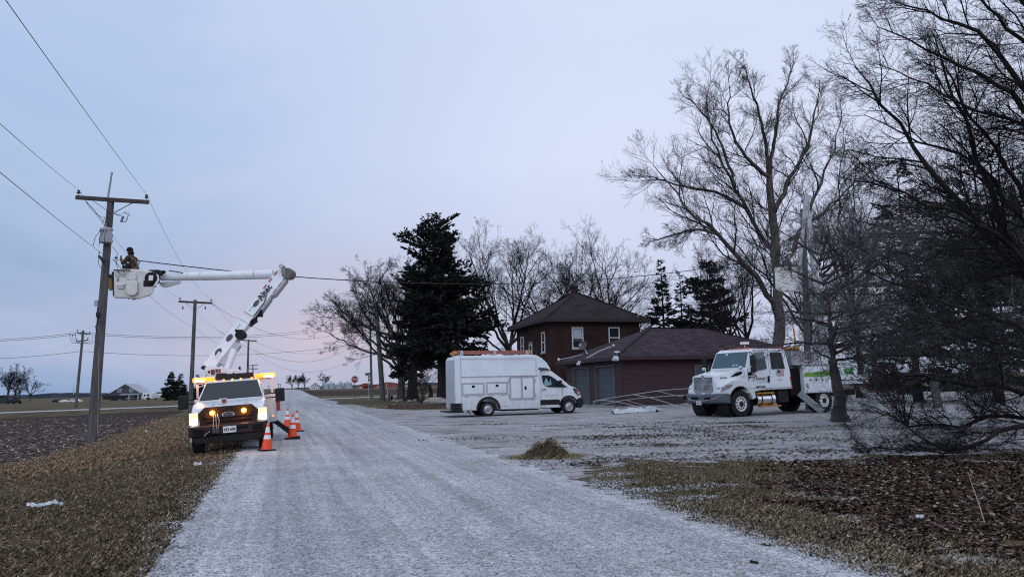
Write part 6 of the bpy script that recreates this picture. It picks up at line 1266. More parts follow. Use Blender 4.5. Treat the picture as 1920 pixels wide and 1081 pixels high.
rt, C = figure('worker in white hard hat and grey jacket in the far bucket among the branches', pv, (1, -.25), None, [mat('grey_blue_jacket', (.10, .115, .14), .9, var=.3, vscale=6), M_SKIN, M_GLOVE, M_JEANS], [((.26, .22, .22), (.42, .12, .30)), ((.24, -.22, .2), (.40, -.1, .26))])
MB().lathe(C(.205, 0, .79), (0, 0, 1), [(.16, -.01), (.17, 0), (.135, .02), (.13, .06), (.10, .11), (.05, .135), (0, .14)], 18).build('hard_hat', M_REFLECT, rt, world=True)

# ---------------------------------------------------------------- cones, signs, yard things
def cone_master():
    t = thing('traffic_cone', '', 'traffic cone', group='orange cones beside the bucket pickup')
    MB().obox((0, 0, .018), (.19, 0, 0), (0, .19, 0), (0, 0, .018)).build('base', M_BLACK, t, bevel=.01)
    r_ = lambda z: .145-(z-.03)*.175
    MB().lathe((0, 0, 0), (0, 0, 1), [(.165, .036), (r_(.05), .05), (r_(.30), .30), (r_(.305)-.0, .305), (r_(.70), .70), (.02, .72), (0, .72)], 24).build('cone_body', M_ORANGE, t)
    for z0, z1 in ((.30, .405), (.475, .625)): MB().lathe((0, 0, 0), (0, 0, 1), [(r_(z0)+.003, z0), (r_(z1)+.003, z1)], 24).build('reflective_band', M_REFLECT, t)
    return t
c0 = cone_master()
def dup(root):
    r_ = root.copy(); COL.objects.link(r_)
    for ch in list(root.children):
        c_ = ch.copy(); COL.objects.link(c_); c_.parent = r_
    return r_
for i, (px, py, lab, tilt, s_) in enumerate(((500, 845, 'orange cone nearest the camera, in front of the pickup bumper', (0, .035), 1.0), (548, 823, 'front cone of the group of three on the road, with black base showing', (0, 0), 1.12), (538.5, 801, 'rear left cone of the group of three on the road', (0, 0), 1.12), (557, 809, 'rear right cone of the group of three on the road', (0, -.03), 1.12))):
    c_ = c0 if i == 0 else dup(c0); c_.location = tuple(G(px, py)+[0, 0, .02]); c_['label'] = lab; c_.rotation_euler = (tilt[0], tilt[1], random.uniform(0, 1.5)); c_.scale = (s_,)*3
# stop sign
sb = G(664, 751); dS2 = sb[1]; sgn = thing('stop_sign', 'red octagonal stop sign on a post at the intersection', 'stop sign', sb)
cc = A(665.2, 710.7, dS2); hh = cc[2]; rad = 6.9*dS2/FPX
dv = nrm(np.array([-sb[0], -sb[1], 0])); sx_ = np.array([-dv[1], dv[0], 0]) ; sx_ = sx_ if sx_[0] > 0 else -sx_
m = MB().beam((0, 0, -.2), (cc[0]-sb[0], cc[1]-sb[1], hh+rad*.9), .07, .05); m.build('post', M_DGREY, sgn)
def octa(r_, off, th_, mi, nm, par):
    P = [cc+sx_*r_*cos(a_)+np.array([0, 0, 1])*r_*sin(a_)+dv*off for a_ in np.arange(8)*pi/4+pi/8]; Q = [p-dv*th_ for p in P]
    return MB().add(P+Q, [tuple(range(8)), tuple(range(15, 7, -1))]+[(i, (i+1) % 8, 8+(i+1) % 8, 8+i) for i in range(8)]).build(nm, mi, par, world=True)
fc = octa(rad, .06, .02, M_REFLECT, 'sign_border', sgn); octa(rad*.93, .068, .01, mat('stop_sign_red', (.30, .012, .022), .4), 'sign_face', sgn); text('STOP', rad*.98, M_REFLECT, cc+dv*.075, sx_, (0, 0, 1), sgn, world=True, bold=.012, sx=.92)
# street name sign
nb = G(692, 750.5); dN = nb[1]; ns = thing('street_name_sign', 'green street name blades on a thin post right of the stop sign', 'street sign', nb)
mp_ = lambda a_, b_, k=0: A(a_, b_, dN+k)
MB().beam(nb-[0, 0, .1], mp_(690.5, 699), .05, .05).build('post', M_STEEL, ns, world=True)
bl = MB().beam(mp_(685, 701.3), mp_(697, 700), .03, 4.6*dN/FPX).build('name_blade', mat('sign_green', (.012, .10, .06), .4), ns, world=True); marks([2, 3, 2], .19, M_REFLECT, mp_(691, 700.6, -.05), mp_(697, 700)-mp_(685, 701.3), (0, 0, 1), bl, world=True)
MB().beam(mp_(691.4, 703.6, .1), mp_(691.4, 708.3, .1), .04, .22, up=(1, 0, 0)).beam(mp_(691.8, 709.3, .1), mp_(691.8, 714, .1), .04, .24, up=(1, 0, 0)).build('side_blade', mat('sign_green', (.012, .10, .06)), ns, world=True)
# small island things
def post(px, py, pt, r_, m_, name, label, cat):
    b_ = G(px, py); t_ = A(px, pt, b_[1]); o = MB().tube([b_-[0, 0, .1], t_], r_, 10).lathe(t_, (0, 0, 1), [(r_*1.25, -.05), (r_*1.25, .03), (0, .06)], 10).build(name, m_); tag(o, label, cat); return o
post(729.5, 750, 737, .17, mat('grey_green_post', (.16, .18, .16), .8, var=.3, vscale=6), 'wooden_post', 'short thick grey post beside the leaning utility pole', 'post')
post(734.5, 750, 742, .13, M_CHASSIS, 'wooden_post', 'very short dark stump-like post right of the thick grey post', 'post')
o = post(758, 750.5, 715, .07, M_CHASSIS, 'lamp_post', 'slim dark lamp post left of the thick evergreen trunk', 'lamp post'); b_ = A(758, 715, G(758, 750.5)[1]); MB().lathe(b_, (0, 0, 1), [(.07, 0), (.14, .1), (.17, .35), (.2, .42), (0, .6)], 6).build('lantern', M_STEEL, o)
b_ = G(808, 752); t_ = A(804.5, 722, b_[1]); o = MB().tube([b_-[0, 0, .1], b_*.5+t_*.5+[.12, 0, 0], t_], [.24, .2, .2], 9).lathe(t_, (0, 0, 1), [(.24, -.15), (.26, 0), (0, .08)], 9).build('tree_stump', M_BARKD); tag(o, 'tall thin dead stump between the evergreens', 'stump')
M_ROCK = mat('pale_boulder', (.27, .235, .22), .9, var=.4, vscale=3, bump=.6, bscale=6)
def boulder(px, py, rx, ry, rz, label, sd):
    b_ = G(px, py); r_ = random.Random(sd); m = MB().ball(b_+[0, 0, rz*.55], (rx, ry, rz), 16, jit=.08, seed=sd); o = m.build('boulder', M_ROCK, angle=1.2); tag(o, label, 'boulder', 'boulders on the island'); return o
boulder(816, 758, 1.05, .7, .42, 'larger pale boulder below the evergreens left of the van', 3); boulder(835, 758.5, .75, .6, .34, 'smaller brownish boulder touching the rear of the van in view', 4)
bed = pts((722, 764), (745, 760), (790, 757.5), (840, 757), (850, 764), (800, 765.5), (750, 766)); M_BED = gmat('mulch', b_litter, edge=0, eamp=.8, escale=.8)
sheet('planting_bed', bed, .0105, M_BED, margin=2)
m = MB(); 
for a_, b_ in (((728, 761.5), (845, 758.8)),):
    q0, q1 = G(*a_), G(*b_); m.tube([q0+(q1-q0)*t+[0, 0, .08+.03*sin(t*17)] for t in np.linspace(0, 1, 12)], .10, 7)
tag(m.build('edging_log', M_BARKP), 'long low edging log along the front of the island bed', 'log')
# small stones around the bed: five
for i, (px, py) in enumerate(((738, 753), (746, 753.5), (752, 752), (768, 753.5), (778, 752))):
    b_ = G(px, py); o = MB().ball(b_+[0, 0, .1], (.3, .22, .16), 10, jit=.12, seed=i).build('garden_stone', M_ROCK, angle=1.2); tag(o, ['pale garden stone nearest the dark short post', 'second garden stone from the dark short post', 'garden stone just left of the lamp post', 'garden stone between lamp post and thick trunk', 'garden stone at the foot of the thick trunk'][i], 'stone', 'garden stones on the island')
# hay clump
hb = G(1026, 857); r_ = np.random.default_rng(5); K = 9000; rad_ = np.abs(r_.normal(0, .30, K)); an = r_.uniform(0, 2*pi, K); X = hb[0]+rad_*np.cos(an)*1.45; Y = hb[1]+rad_*np.sin(an)*.9; Hh = .36*np.exp(-((rad_/.30)**2.6))*(1+.22*np.sin(an*3)+.12*np.sin(an*5+1))
c_ = np.stack([X, Y, (Hh*r_.uniform(.3, 1, K)**.8)*(.72+.28*np.sin(an*2+rad_*9))+.02], -1); a_ = r_.uniform(0, 2*pi, K); d_ = np.stack([np.cos(a_), np.sin(a_), r_.normal(-.1, .45, K)], -1); ln = r_.uniform(.05, .14, (K, 1)); sd_ = np.stack([-np.sin(a_), np.cos(a_), a_*0], -1)*.004
V = np.stack([c_-d_*ln/2-sd_, c_-d_*ln/2+sd_, c_+d_*ln/2+sd_, c_+d_*ln/2-sd_], 1).reshape(-1, 3); V[:, 2] = np.maximum(V[:, 2], .018+.01*r_.random(len(V)))
Hh_scale = 1
hy = thing('hay_clump', 'clump of dry brown hay lying on the gravel in the middle foreground', 'hay clump', hb)
o = fastmesh('straw', V-hb, np.arange(K*4).reshape(-1, 4), rmat('hay_straw', [(0, (.07, .052, .03)), (.4, (.19, .15, .09)), (.8, (.34, .27, .16)), (1, (.48, .40, .26))]) if 'rmat' in globals() else M_YELLOW, hy)
m = MB(); m.lathe((0, 0, -.02), (0, 0, 1), [(.46, .0), (.36, .10), (.27, .19), (.15, .25), (0, .26)], 22); m.v = [(x*1.25+.03*sin(y*30), y*.8, max(z, -.01)) for x, y, z in m.v]; m.build('core', mat('hay_core', (.055, .042, .026), 1, var=.6, vscale=30, bump=1, bscale=60), hy)
# litter and bags
def rag(label, pix, wd, name='plastic_bag', m_=None, cat='plastic bag', hgt_=.05, sd=1):
    r_ = random.Random(sd); P = [G(*q) for q in pix]; m = MB(); n = 14; rows = []
    T_ = np.linspace(0, len(P)-1, 22)
    for t in T_:
        i = min(int(t), len(P)-2); c_ = P[i]*(1-t+i)+P[i+1]*(t-i); d_ = nrm(P[i+1]-P[i]); s_ = np.array([-d_[1], d_[0], 0]); ww = wd*(.35+.65*sin(pi*min(1, max(0, t/(len(P)-1))))**.6)*r_.uniform(.7, 1.25)
        rows.append([c_+s_*ww*(k/7-.5)+np.array([0, 0, hgt_*max(.1, sin(pi*k/7))*r_.uniform(.3, 1.3)+.012]) for k in range(8)])
    vs = [p for q in rows for p in q]; fs = [(i*8+k, i*8+k+1, (i+1)*8+k+1, (i+1)*8+k) for i in range(len(rows)-1) for k in range(7)]
    o = m.add(vs, fs).build(name, m_ or M_PLAST, angle=1.0); tag(o, label, cat); return o
M_PLAST = mat('crumpled_white_plastic', (.55, .60, .64), .35, var=.3, vscale=11)
rag('crumpled white plastic strip lying on the left grass', [(50, 949), (62, 948), (66, 951.5), (85, 948), (102, 943), (119, 949)], .11, 'plastic_strip', cat='litter', sd=2)
rag('small pale plastic scrap on the grass near the pickup front wheel', [(364, 871), (370, 873), (377, 871)], .1, 'plastic_scrap', cat='litter', hgt_=.06, sd=3)
rag('white scrap on the verge between the big pole and the pickup', [(272, 809), (276, 810.5), (280, 810)], .12, 'plastic_scrap', cat='litter', hgt_=.08, sd=6)
rag('white plastic sheet bundle lying on the gravel before the garage', [(1150, 776), (1165, 774.5), (1185, 773), (1205, 772), (1222, 768.5), (1233, 772)], .75, 'plastic_sheet', cat='plastic sheet', hgt_=.22, sd=4)
rag('dark dead leaf scrap alone on the road at the bottom right', [(1406, 1056), (1413, 1056.5), (1422, 1059)], .05, 'dead_leaf', mat('dark_leaf', (.02, .015, .012), .9), 'leaf', .02, 5)
rag('pale scrap among the dark leaves at the lower right', [(1718, 971), (1725, 974), (1732, 972)], .08, 'plastic_scrap', cat='litter', sd=7, hgt_=.04)
b_ = G(140, 838); tag(MB().tube([b_-[0, 0, .1], A(146, 815, b_[1])], [.022, .018], 6).build('wooden_stake', mat('pale_stake', (.26, .21, .16), .85)), 'thin pale stake leaning left of the big pole base', 'stake')
# long pipes leaning in front of the garage: thin bowed conduits
M_PIPE = mat('pale_grey_conduit', (.33, .35, .38), .4, .2)
pipes = [([(1112, 752), (1140, 746), (1182, 740), (1240, 731), (1290, 728)], 'topmost bowed conduit rising to the truck nose'),
    ([(1112, 752), (1130, 749), (1180, 757), (1215, 768)], 'conduit sloping down right from the left loop'),
    ([(1185, 739), (1220, 745), (1260, 757), (1290, 770)], 'long conduit sloping down from the bow middle to the gravel'),
    ([(1120, 760), (1160, 751), (1210, 745), (1250, 742), (1284, 740)], 'middle conduit rising gently to the right'),
    ([(1112, 752), (1113, 760), (1130, 767), (1160, 768), (1200, 764)], 'conduit closing the left loop along the ground'),
    ([(1180, 770), (1215, 762), (1255, 760), (1290, 757)], 'low conduit lying almost flat behind the plastic sheet'),
    ([(1235, 733), (1262, 740), (1284, 744)], 'short upper conduit beside the truck headlight'),
    ([(1245, 768), (1270, 759), (1292, 754)], 'short low conduit crossing near the truck front wheel'),
    ([(1175, 750), (1200, 757), (1228, 765)], 'thin conduit crossing under the middle of the bundle')]
for i, (pl, lab) in enumerate(pipes):
    D0 = 40.5+.25*i; P = [A(a_, b_, D0+((a_-1112)/180)*-2.0) for a_, b_ in pl]; P = [np.array([p[0], p[1], max(p[2], .04)]) for p in P]; P, _, _ = resample(P, [1]*len(P), 14)
    tag(MB().tube(list(P), .02 if i < 6 else .014, 6).build('conduit_pipe', M_PIPE), lab, 'pipe', 'bundle of pale conduits in front of the garage')
# things at the right behind the branches: low trailer with tan load, wooden posts
p_ = A(1735, 742, 62); tr = thing('flat_trailer', 'low trailer carrying a tan wrapped load behind the right branches', 'trailer', p_*[1, 1, 0], (0, 0, radians(8)))
MB().box(-4.2, 1.0, 0, 1.6, .42, .56).box(-5.0, -4.2, .7, .9, .42, .52).build('deck', M_CHASSIS, tr); MB().box(-2.6, .6, .1, 1.5, .56, 1.2).box(-.9, .62, .08, 1.52, 1.2, 1.55).build('tan_load', mat('tan_tarp', (.20, .175, .11), .8, var=.3, vscale=2), tr, bevel=.08)
for x_ in (-2.2, -1.3): MB().lathe((x_, -.02, .33), (0, 1, 0), [(0, -.02), (.18, -.02), (.33, 0), (.33, .2), (0, .22)], 18).build('wheel', M_RUBBER, tr)
MB().box(-4.2, 1.0, -.02, 0, .44, .50).build('side_rail', mat('rust_red', (.22, .07, .04)), tr)
b_ = G(1760, 764); o = MB().tube([b_-[0, 0, .1], A(1750, 712, b_[1])], [.22, .19], 10).build('wooden_post', M_POLE); tag(o, 'thick leaning wooden post standing in the far yard at the right', 'post')
p_ = A(1800, 742, 70); o = MB().ball(p_*[1, 1, 0]+[0, 0, .4], (2.6, 1.6, 1.0), 14, jit=.2, seed=8).build('brush_pile', mat('tan_brush', (.12, .09, .045), .95, var=.6, vscale=5, bump=1, bscale=8)); tag(o, 'low tan brush pile behind the trailer at the far right', 'brush pile')
bank = [(1500, 727), (1600, 722), (1700, 719), (1790, 714), (1900, 714), (2100, 712)]
V, F = [], []
for i, (a_, b_) in enumerate(bank):
    p_ = A(a_, b_, 105); V += [(p_[0], p_[1]-14, -.1), tuple(p_), (p_[0]*1.5, p_[1]+70, p_[2])]
for i in range(len(bank)-1):
    for j in range(2): a_ = i*3+j; F.append((a_, a_+3, a_+4, a_+1))
tag(fastmesh('field_rise', V, F, gmat('rise_soil', b_farfield((.06, .045, .04), (.11, .085, .07)))), kind='structure')
# ================================================================ vegetation placement
def px3(lst):  # (px, py, depth) triplets -> world points
    return [A(a, b, c) for a, b, c in lst]
def simple_limbs(base, trunk_top, limbs, r, rl):
    out = [([base]+trunk_top, r, r*.55)]
    for l in limbs: out.append((l, rl, rl*.18))
    return out
M_TWIGN = mat('near_grey_twigs', (.15, .138, .135), .85, var=.7, vscale=4)
BASEP = dict(kids={1: 9, 2: 8, 3: 7, 4: 5}, ratio={1: .46, 2: .55, 3: .55, 4: .6}, up=.05, wig=.13, maxl=4, tr=.012, ang=.7)
# conifers by the corner island
conifer('spruce_tree', 'tallest dark evergreen at the road corner, ragged top above all its neighbours', (-7.6, 76, 0), 19.4, 4.7, 'dark evergreens on the corner island', 5, bare=.2, dens=1.1, droop=.04, irregular=.8, shape=.27, trunk_r=.45, spray=.62, lean=(-.6, 0), upt=.25)
conifer('spruce_tree', 'dark evergreen with thick trunk nearest the street name sign', G(773, 751), 16.0, 3.0, 'dark evergreens on the corner island', 6, bare=.16, dens=1.0, droop=.12, irregular=1.0, shape=.4, trunk_r=.6, spray=.62, lean=(.9, 0), upt=.08)
conifer('spruce_tree', 'dark evergreen just behind the rear of the white service van', G(835, 752), 14.6, 3.9, 'dark evergreens on the corner island', 8, bare=.28, dens=.8, droop=.15, irregular=1.1, shape=.4, trunk_r=.5, spray=.62, lean=(1.9, 0), upt=.05)
conifer('spruce_tree', 'slim pointed evergreen rising behind the left end of the garage roof', A(1246, 640, 78)*[1, 1, 0], 15.0, 2.5, 'evergreens behind the garage', 9, bare=.1, dens=1.0, spray=.6)
conifer('spruce_tree', 'short slim evergreen between two taller ones behind the garage roof', A(1281, 640, 80)*[1, 1, 0], 14.0, 2.4, 'evergreens behind the garage', 10, bare=.1, dens=.9, spray=.6)
conifer('spruce_tree', 'broad evergreen behind the middle of the garage roof', A(1334, 640, 74)*[1, 1, 0], 14.4, 5.0, 'evergreens behind the garage', 12, bare=.12, dens=1.0, spray=.65, shape=.75, irregular=.5)
conifer('spruce_tree', 'tall spruce behind the truck, left of the two big spruces at the right', A(1718, 700, 44)*[1, 1, 0], 15.2, 4.2, 'big spruces at the right', 14, bare=.06, dens=.8, spray=.45, shape=.55, irregular=.8)
conifer('spruce_tree', 'tall spruce at the right edge, behind the overhanging branches', A(1868, 700, 41)*[1, 1, 0], 15.6, 4.4, 'big spruces at the right', 15, bare=.06, dens=.72, spray=.45, shape=.55, irregular=.8)
# round-headed bare tree left of the corner spruce
b = onground(A(752, 700, 88))
def fan(base, n, L, a0, a1, r0, seed, z0, az0=None, up=.08, dz=0):
    r = random.Random(seed); out = []
    for i in range(n):
        e = a0+(a1-a0)*(i+.5)/n+r.uniform(-.08, .08); az = r.uniform(0, 2*pi) if az0 is None else az0+r.uniform(-.9, .9)
        if az0 is None and i % 3: az = r.choice([0, pi])+r.uniform(-.6, .6)
        s = np.array(base)+[0, 0, z0+dz*r.random()]; p = [s]; d = np.array([cos(e)*cos(az), cos(e)*sin(az), sin(e)]); l = L*r.uniform(.8, 1.1)
        for j in range(5):
            d = nrm(d+[r.gauss(0, .08), r.gauss(0, .08), up*(1 if j > 1 else .3)]); p.append(p[-1]+d*l/5)
        out.append((p, r0*r.uniform(.7, 1.1), r0*.15))
    return out
lim = [([b, b+[0, 0, 3.2], b+[-.3, 0, 7]], .5, .3)]+fan(b, 13, 10.2, .2, 1.55, .2, 3, 3, az0=pi, dz=5)+fan(b, 6, 11, .8, 1.5, .18, 4, 4, az0=0)
bare_tree('bare_tree', 'round bare tree spreading left of the corner evergreens over the stop sign', lim, dict(BASEP, kids={1: 9, 2: 7, 3: 6, 4: 4}, up=.02, tr=.016, wig=.12), mt=M_BARK, mb=M_TWIG, seed=4)
# trees behind the house
for (px, lab, H, n, sd, sp) in ((957, 'bare tree rising between the corner evergreens and the brick house', 17.5, 9, 21, .95), (1062, 'bare tree behind the brick house, left of its chimney', 17.3, 9, 22, 1.05), (1142, 'bare tree behind the brick house, right of its chimney', 17.0, 9, 23, 1.1)):
    b = onground(A(px, 700, 86)); zf = 4.5 if px < 1000 else 3
    lim = [([b, b+[0, 0, zf*.6], b+[.1, 0, zf+1]], .48, .38)]+fan(b, n, H-zf, 1.5-sp, 1.5, .19, sd, zf, dz=1.8, up=.05)
    bare_tree('bare_tree', lab, lim, dict(BASEP, kids={1: 9, 2: 7, 3: 6, 4: 3}, up=.03, tr=.013, wig=.12, ang=.65), 'bare trees behind the house', mt=M_BARK, mb=M_TWIG, seed=sd)
b = onground(A(1205, 700, 80)); lim = [([b, b+[.1, 0, 4], b+[0, 0, 8.5]], .13, .04)]
bare_tree('bare_tree', 'thin young bare tree between the house and the slim evergreens', lim, dict(BASEP, kids={1: 10, 2: 6, 3: 4, 4: 3}, L1=3, maxl=3, tr=.014), mb=M_TWIG, seed=31)
# big pale tree behind the truck
D = 50
def q3(*l, D=D): return [A(a, b, D+(c if len(t_) > 2 else 0)) for t_ in l for a, b, c in [(*t_, 0) if len(t_) == 2 else t_]]
b = onground(A(1458, 700, D))
limbs = [([b]+q3((1458, 600), (1456, 480), (1450, 380), (1441, 300)), [.46, .38, .33, .28, .2], 0),
         (q3((1441, 300), (1432, 250, 1), (1420, 200, 1), (1405, 160, 0), (1396, 120, 0)), .15, .02),
         (q3((1444, 325), (1452, 260, -1), (1460, 205, -2), (1474, 160, -2), (1488, 118, -2)), .15, .02),
         (q3((1458, 480), (1430, 450, 2), (1405, 400, 3), (1378, 350, 3), (1350, 300, 2), (1330, 230, 2), (1318, 160, 2)), .2, .02),
         (q3((1405, 400, 3), (1370, 370, 3), (1330, 358, 3), (1280, 350, 3), (1235, 335, 3), (1195, 330, 3)), .16, .02),
         (q3((1462, 600), (1420, 520, -3), (1380, 480, -4), (1340, 430, -5), (1300, 400, -6), (1262, 350, -6), (1232, 315, -6)), .21, .02),
         (q3((1350, 440, -5), (1310, 428, -5), (1260, 440, -6), (1215, 455, -6)), .12, .02),
         (q3((1378, 350, 3), (1360, 290, 4), (1340, 240, 4), (1300, 190, 4), (1272, 170, 4)), .13, .02),
         (q3((1450, 400), (1480, 340, 2), (1510, 280, 3), (1530, 215, 3), (1536, 150, 3)), .2, .02),
         (q3((1470, 500), (1505, 430, 2), (1530, 360, 3), (1560, 290, 3), (1580, 210, 3)), .2, .02),
         (q3((1480, 450), (1530, 410, 0), (1585, 360, 0), (1630, 320, 0)), .15, .02),
         (q3((1441, 330), (1400, 300, -2), (1370, 250, -3), (1365, 190, -3), (1370, 130, -3)), .15, .02)]
limbs[0] = (limbs[0][0], [.46, .38, .33, .28, .2], 0)
bare_tree('bare_tree', 'very tall pale bare tree with open crown towering behind the white truck', limbs, dict(kids={1: 13, 2: 8, 3: 6, 4: 3}, ratio={1: .32, 2: .55, 3: .58, 4: .65}, up=.05, wig=.13, maxl=4, tr=.009, ang=.68, L1=4, trunk_t0=.55, t0=.12), mt=M_BARKP, mb=M_TWIGP, seed=41)
# thinner bare trees among the evergreens behind the garage / truck
for i, (px, H, dep, lab) in enumerate(((1405, 13, 66, 'low forked bare tree behind the right end of the garage roof'), (1520, 16, 58, 'bare tree directly behind the raised boom of the white truck'), (1610, 17, 55, 'bare tree between the raised boom and the big right spruces'), (1362, 9, 60, 'small bare tree behind the right half of the garage roof'))):
    b = onground(A(px, 700, dep)); lim = [([b, b+[.2, 0, H*.25], b+[-.1, 0, H*.5]], .26, .12)]+fan(b, 6, H*.72, .75, 1.5, .13, 60+i, H*.2, dz=H*.25)
    bare_tree('bare_tree', lab, lim, dict(BASEP, kids={1: 7, 2: 6, 3: 6, 4: 4}, up=.05, tr=.012, maxl=4), 'bare trees behind the truck', mt=M_BARKD, mb=M_TWIG, seed=50+i)
# yard tree with the low dense crown in front of the truck
D = 26
b = onground(G(1576, 790))
T = q3((1567, 720), (1562, 660), (1556, 600), (1552, 540), D=26.3)
limbs = [([b]+T, [.25, .19, .15, .10, .05], 0)]
r6 = random.Random(9)
for i in range(30):
    z = r6.uniform(1.9, 6.4); az = r6.uniform(0, 2*pi)
    if i % 3 == 0: az = r6.uniform(-.5, .4)
    s = np.array([b[0]-.3*(z/6), b[1], z]); L_ = r6.uniform(2.6, 4.6)*(1.15-.09*z); d = np.array([cos(az), sin(az)*.8, r6.uniform(.1, .55)]); p = [s]
    for j in range(5): d = nrm(d+[r6.gauss(0, .12), r6.gauss(0, .12), -.04*(z < 4)+.05*(z > 5)]); p.append(p[-1]+d*L_/5)
    limbs.append((p, .055, .012))
bare_tree('bare_tree', 'low wide bare tree with leaning trunk standing in front of the white truck body', limbs, dict(kids={1: 9, 2: 7, 3: 5, 4: 3}, ratio={1: .5, 2: .6, 3: .62, 4: .65}, up=.0, droop=.1, wig=.19, maxl=4, tr=.0062, ang=.85, L1=2.2, trunk_t0=.5, t0=.1), mt=M_BARK, mb=M_TWIGN, seed=61)
# second low spreading tree whose twigs fill the right middle
b = onground(A(1975, 800, 22)); limbs = [([b, b+[-.1, 0, 2], b+[-.3, 0, 4.5], b+[-.4, 0, 7.5]], .3, .1)]
for i in range(28):
    z = r6.uniform(1.6, 6.2); az = pi+r6.uniform(-1.2, 1.2); s = b+[-.2, 0, z]; L_ = r6.uniform(3.6, 6.4); d = np.array([cos(az), sin(az)*.8, r6.uniform(-.1, .45)]); p = [s]
    for j in range(5): d = nrm(d+[r6.gauss(0, .12), r6.gauss(0, .12), r6.gauss(0, .05)]); p.append(p[-1]+d*L_/5)
    limbs.append((p, .07, .012))
bare_tree('bare_tree', 'wide twiggy bare tree at the right edge with branches hanging low over the gravel', limbs, dict(kids={1: 9, 2: 7, 3: 5, 4: 3}, ratio={1: .5, 2: .6, 3: .62, 4: .65}, up=.0, droop=.1, wig=.19, maxl=4, tr=.0058, ang=.85, L1=2.5, trunk_t0=.4, t0=.1), mt=M_BARKD, mb=M_TWIGN, seed=71)
# near tree whose trunk stands just outside the right edge
D = 14.5
b = onground(A(2110, 800, 15)); 
def lm(l, r0, r1, D=14.5): return (q3(*l, D=D), r0, r1)
hub = [A(2075, 620, 15), A(2050, 520, 15), A(2035, 420, 15)]
limbs = [([b]+hub+[A(2010, 200, 15), A(1990, 0, 15), A(1985, -160, 15)], [.42, .34, .3, .26, .2, .14, .07], 0),
    lm([(2050, 250), (1985, 130), (1920, 78), (1856, 18), (1800, -40)], .09, .02),
    lm([(2040, 330), (1975, 240), (1920, 163), (1878, 111), (1827, 55), (1782, 37), (1727, 15), (1671, 0)], .10, .012, 14),
    lm([(2040, 380), (1980, 280), (1920, 200), (1875, 159), (1819, 126), (1752, 96), (1700, 74), (1638, 48)], .09, .01, 13.6),
    lm([(2060, 640), (1960, 540), (1900, 470), (1867, 396), (1841, 307), (1830, 274), (1797, 204), (1763, 137), (1752, 67)], .13, .015, 15),
    lm([(2070, 680), (1960, 560), (1860, 450), (1790, 370), (1738, 315), (1708, 255), (1671, 215), (1634, 148), (1604, 122)], .12, .012, 14.5),
    lm([(2060, 560), (1980, 450), (1915, 362), (1882, 307), (1826, 222), (1782, 155), (1760, 90)], .10, .012, 15.5),
    lm([(2045, 380), (1980, 280), (1920, 233), (1826, 204), (1745, 167), (1652, 122)], .07, .01, 13.8),
    lm([(2060, 620), (1960, 520), (1880, 440), (1800, 400), (1720, 380), (1640, 340), (1590, 335)], .09, .01, 14.2),
    lm([(2060, 600), (1950, 440), (1860, 330), (1780, 280), (1700, 262), (1620, 215)], .08, .01, 15),
    lm([(2050, 700), (1960, 640), (1860, 590), (1760, 560), (1660, 520), (1590, 500)], .09, .01, 14.6),
    lm([(2080, 760), (1980, 745), (1920, 730), (1840, 722), (1766, 711), (1709, 700), (1640, 686), (1600, 668)], .09, .012, 14.4),
    lm([(2060, 700), (1990, 690), (1930, 650), (1860, 640), (1780, 610), (1700, 600)], .07, .01, 13.8),
    lm([(2090, 780), (1990, 785), (1920, 794), (1870, 812), (1812, 846), (1767, 849), (1744, 833), (1700, 800), (1660, 770)], .085, .012, 14.3),
    lm([(2080, 800), (1960, 800), (1916, 784), (1870, 773), (1824, 798), (1778, 800), (1721, 796), (1663, 780), (1610, 755)], .075, .01, 14.9),
    lm([(1812, 846), (1767, 849), (1720, 842), (1660, 843), (1600, 832)], .03, .006, 14.2),
    lm([(2050, 300), (1960, 60), (1900, -20)], .08, .03, 14),
    lm([(1990, 60), (1920, 10), (1880, -60)], .07, .03, 15.5)]
limbs = [(p_, ([q_*.75 for q_ in r0_] if hasattr(r0_, '__len__') else r0_*.72), r1_*.8) for p_, r0_, r1_ in limbs]
bare_tree('bare_tree', 'near bare tree reaching in from the right edge with long sweeping dark limbs', limbs, dict(kids={1: 17, 2: 9, 3: 6, 4: 3}, ratio={1: .27, 2: .55, 3: .6, 4: .6}, up=.0, droop=.04, wig=.12, maxl=4, tr=.0038, ang=.72, L1=3, trunk_t0=.5, t0=.1, bias=(-.25, 0, 0)), mt=M_BARKD, mb=M_TWIG, seed=81)
# far trees
FT = dict(BASEP, kids={1: 7, 2: 6, 3: 5}, maxl=3, tr=.05, up=.03, wig=.16)
def far_tree(px, py, dist, H, lab, seed, grp, wide=.7):
    b = A(px, py, dist); lim = [([b, b+[0, 0, H*.3]], H*.03, H*.022)]+fan(b, 7, H*.7, 1.4-wide, 1.45, H*.016, seed, H*.25, dz=H*.1)
    bare_tree('bare_tree', lab, lim, dict(FT, tr=dist*.00016), grp, mt=M_BARK, mb=M_TWIG, seed=seed)
for px, py, H, lab in ((547, 730.5, 12, 'leftmost of the three far bare trees beside the white farmhouse'), (559, 730.5, 11, 'middle of the three far bare trees beside the white farmhouse'), (571, 730, 12, 'far bare tree nearest the left side of the white farmhouse'), (606, 729.5, 13, 'far bare tree between the white farmhouse and the grain bins')):
    far_tree(px, py, 640, H, lab, int(px), 'far bare trees by the farmstead')
for px, py, H, lab in ((14, 752, 13, 'far bare tree nearest the left edge of the picture'), (36, 752, 12, 'far bare tree in the middle of the left clump'), (56, 752, 9, 'smallest far bare tree at the right of the left clump'), (27, 752, 11, 'far bare tree second from the left in the left clump')):
    far_tree(px, py, 300, H, lab, int(px)+200, 'far bare trees at the left edge', .9)
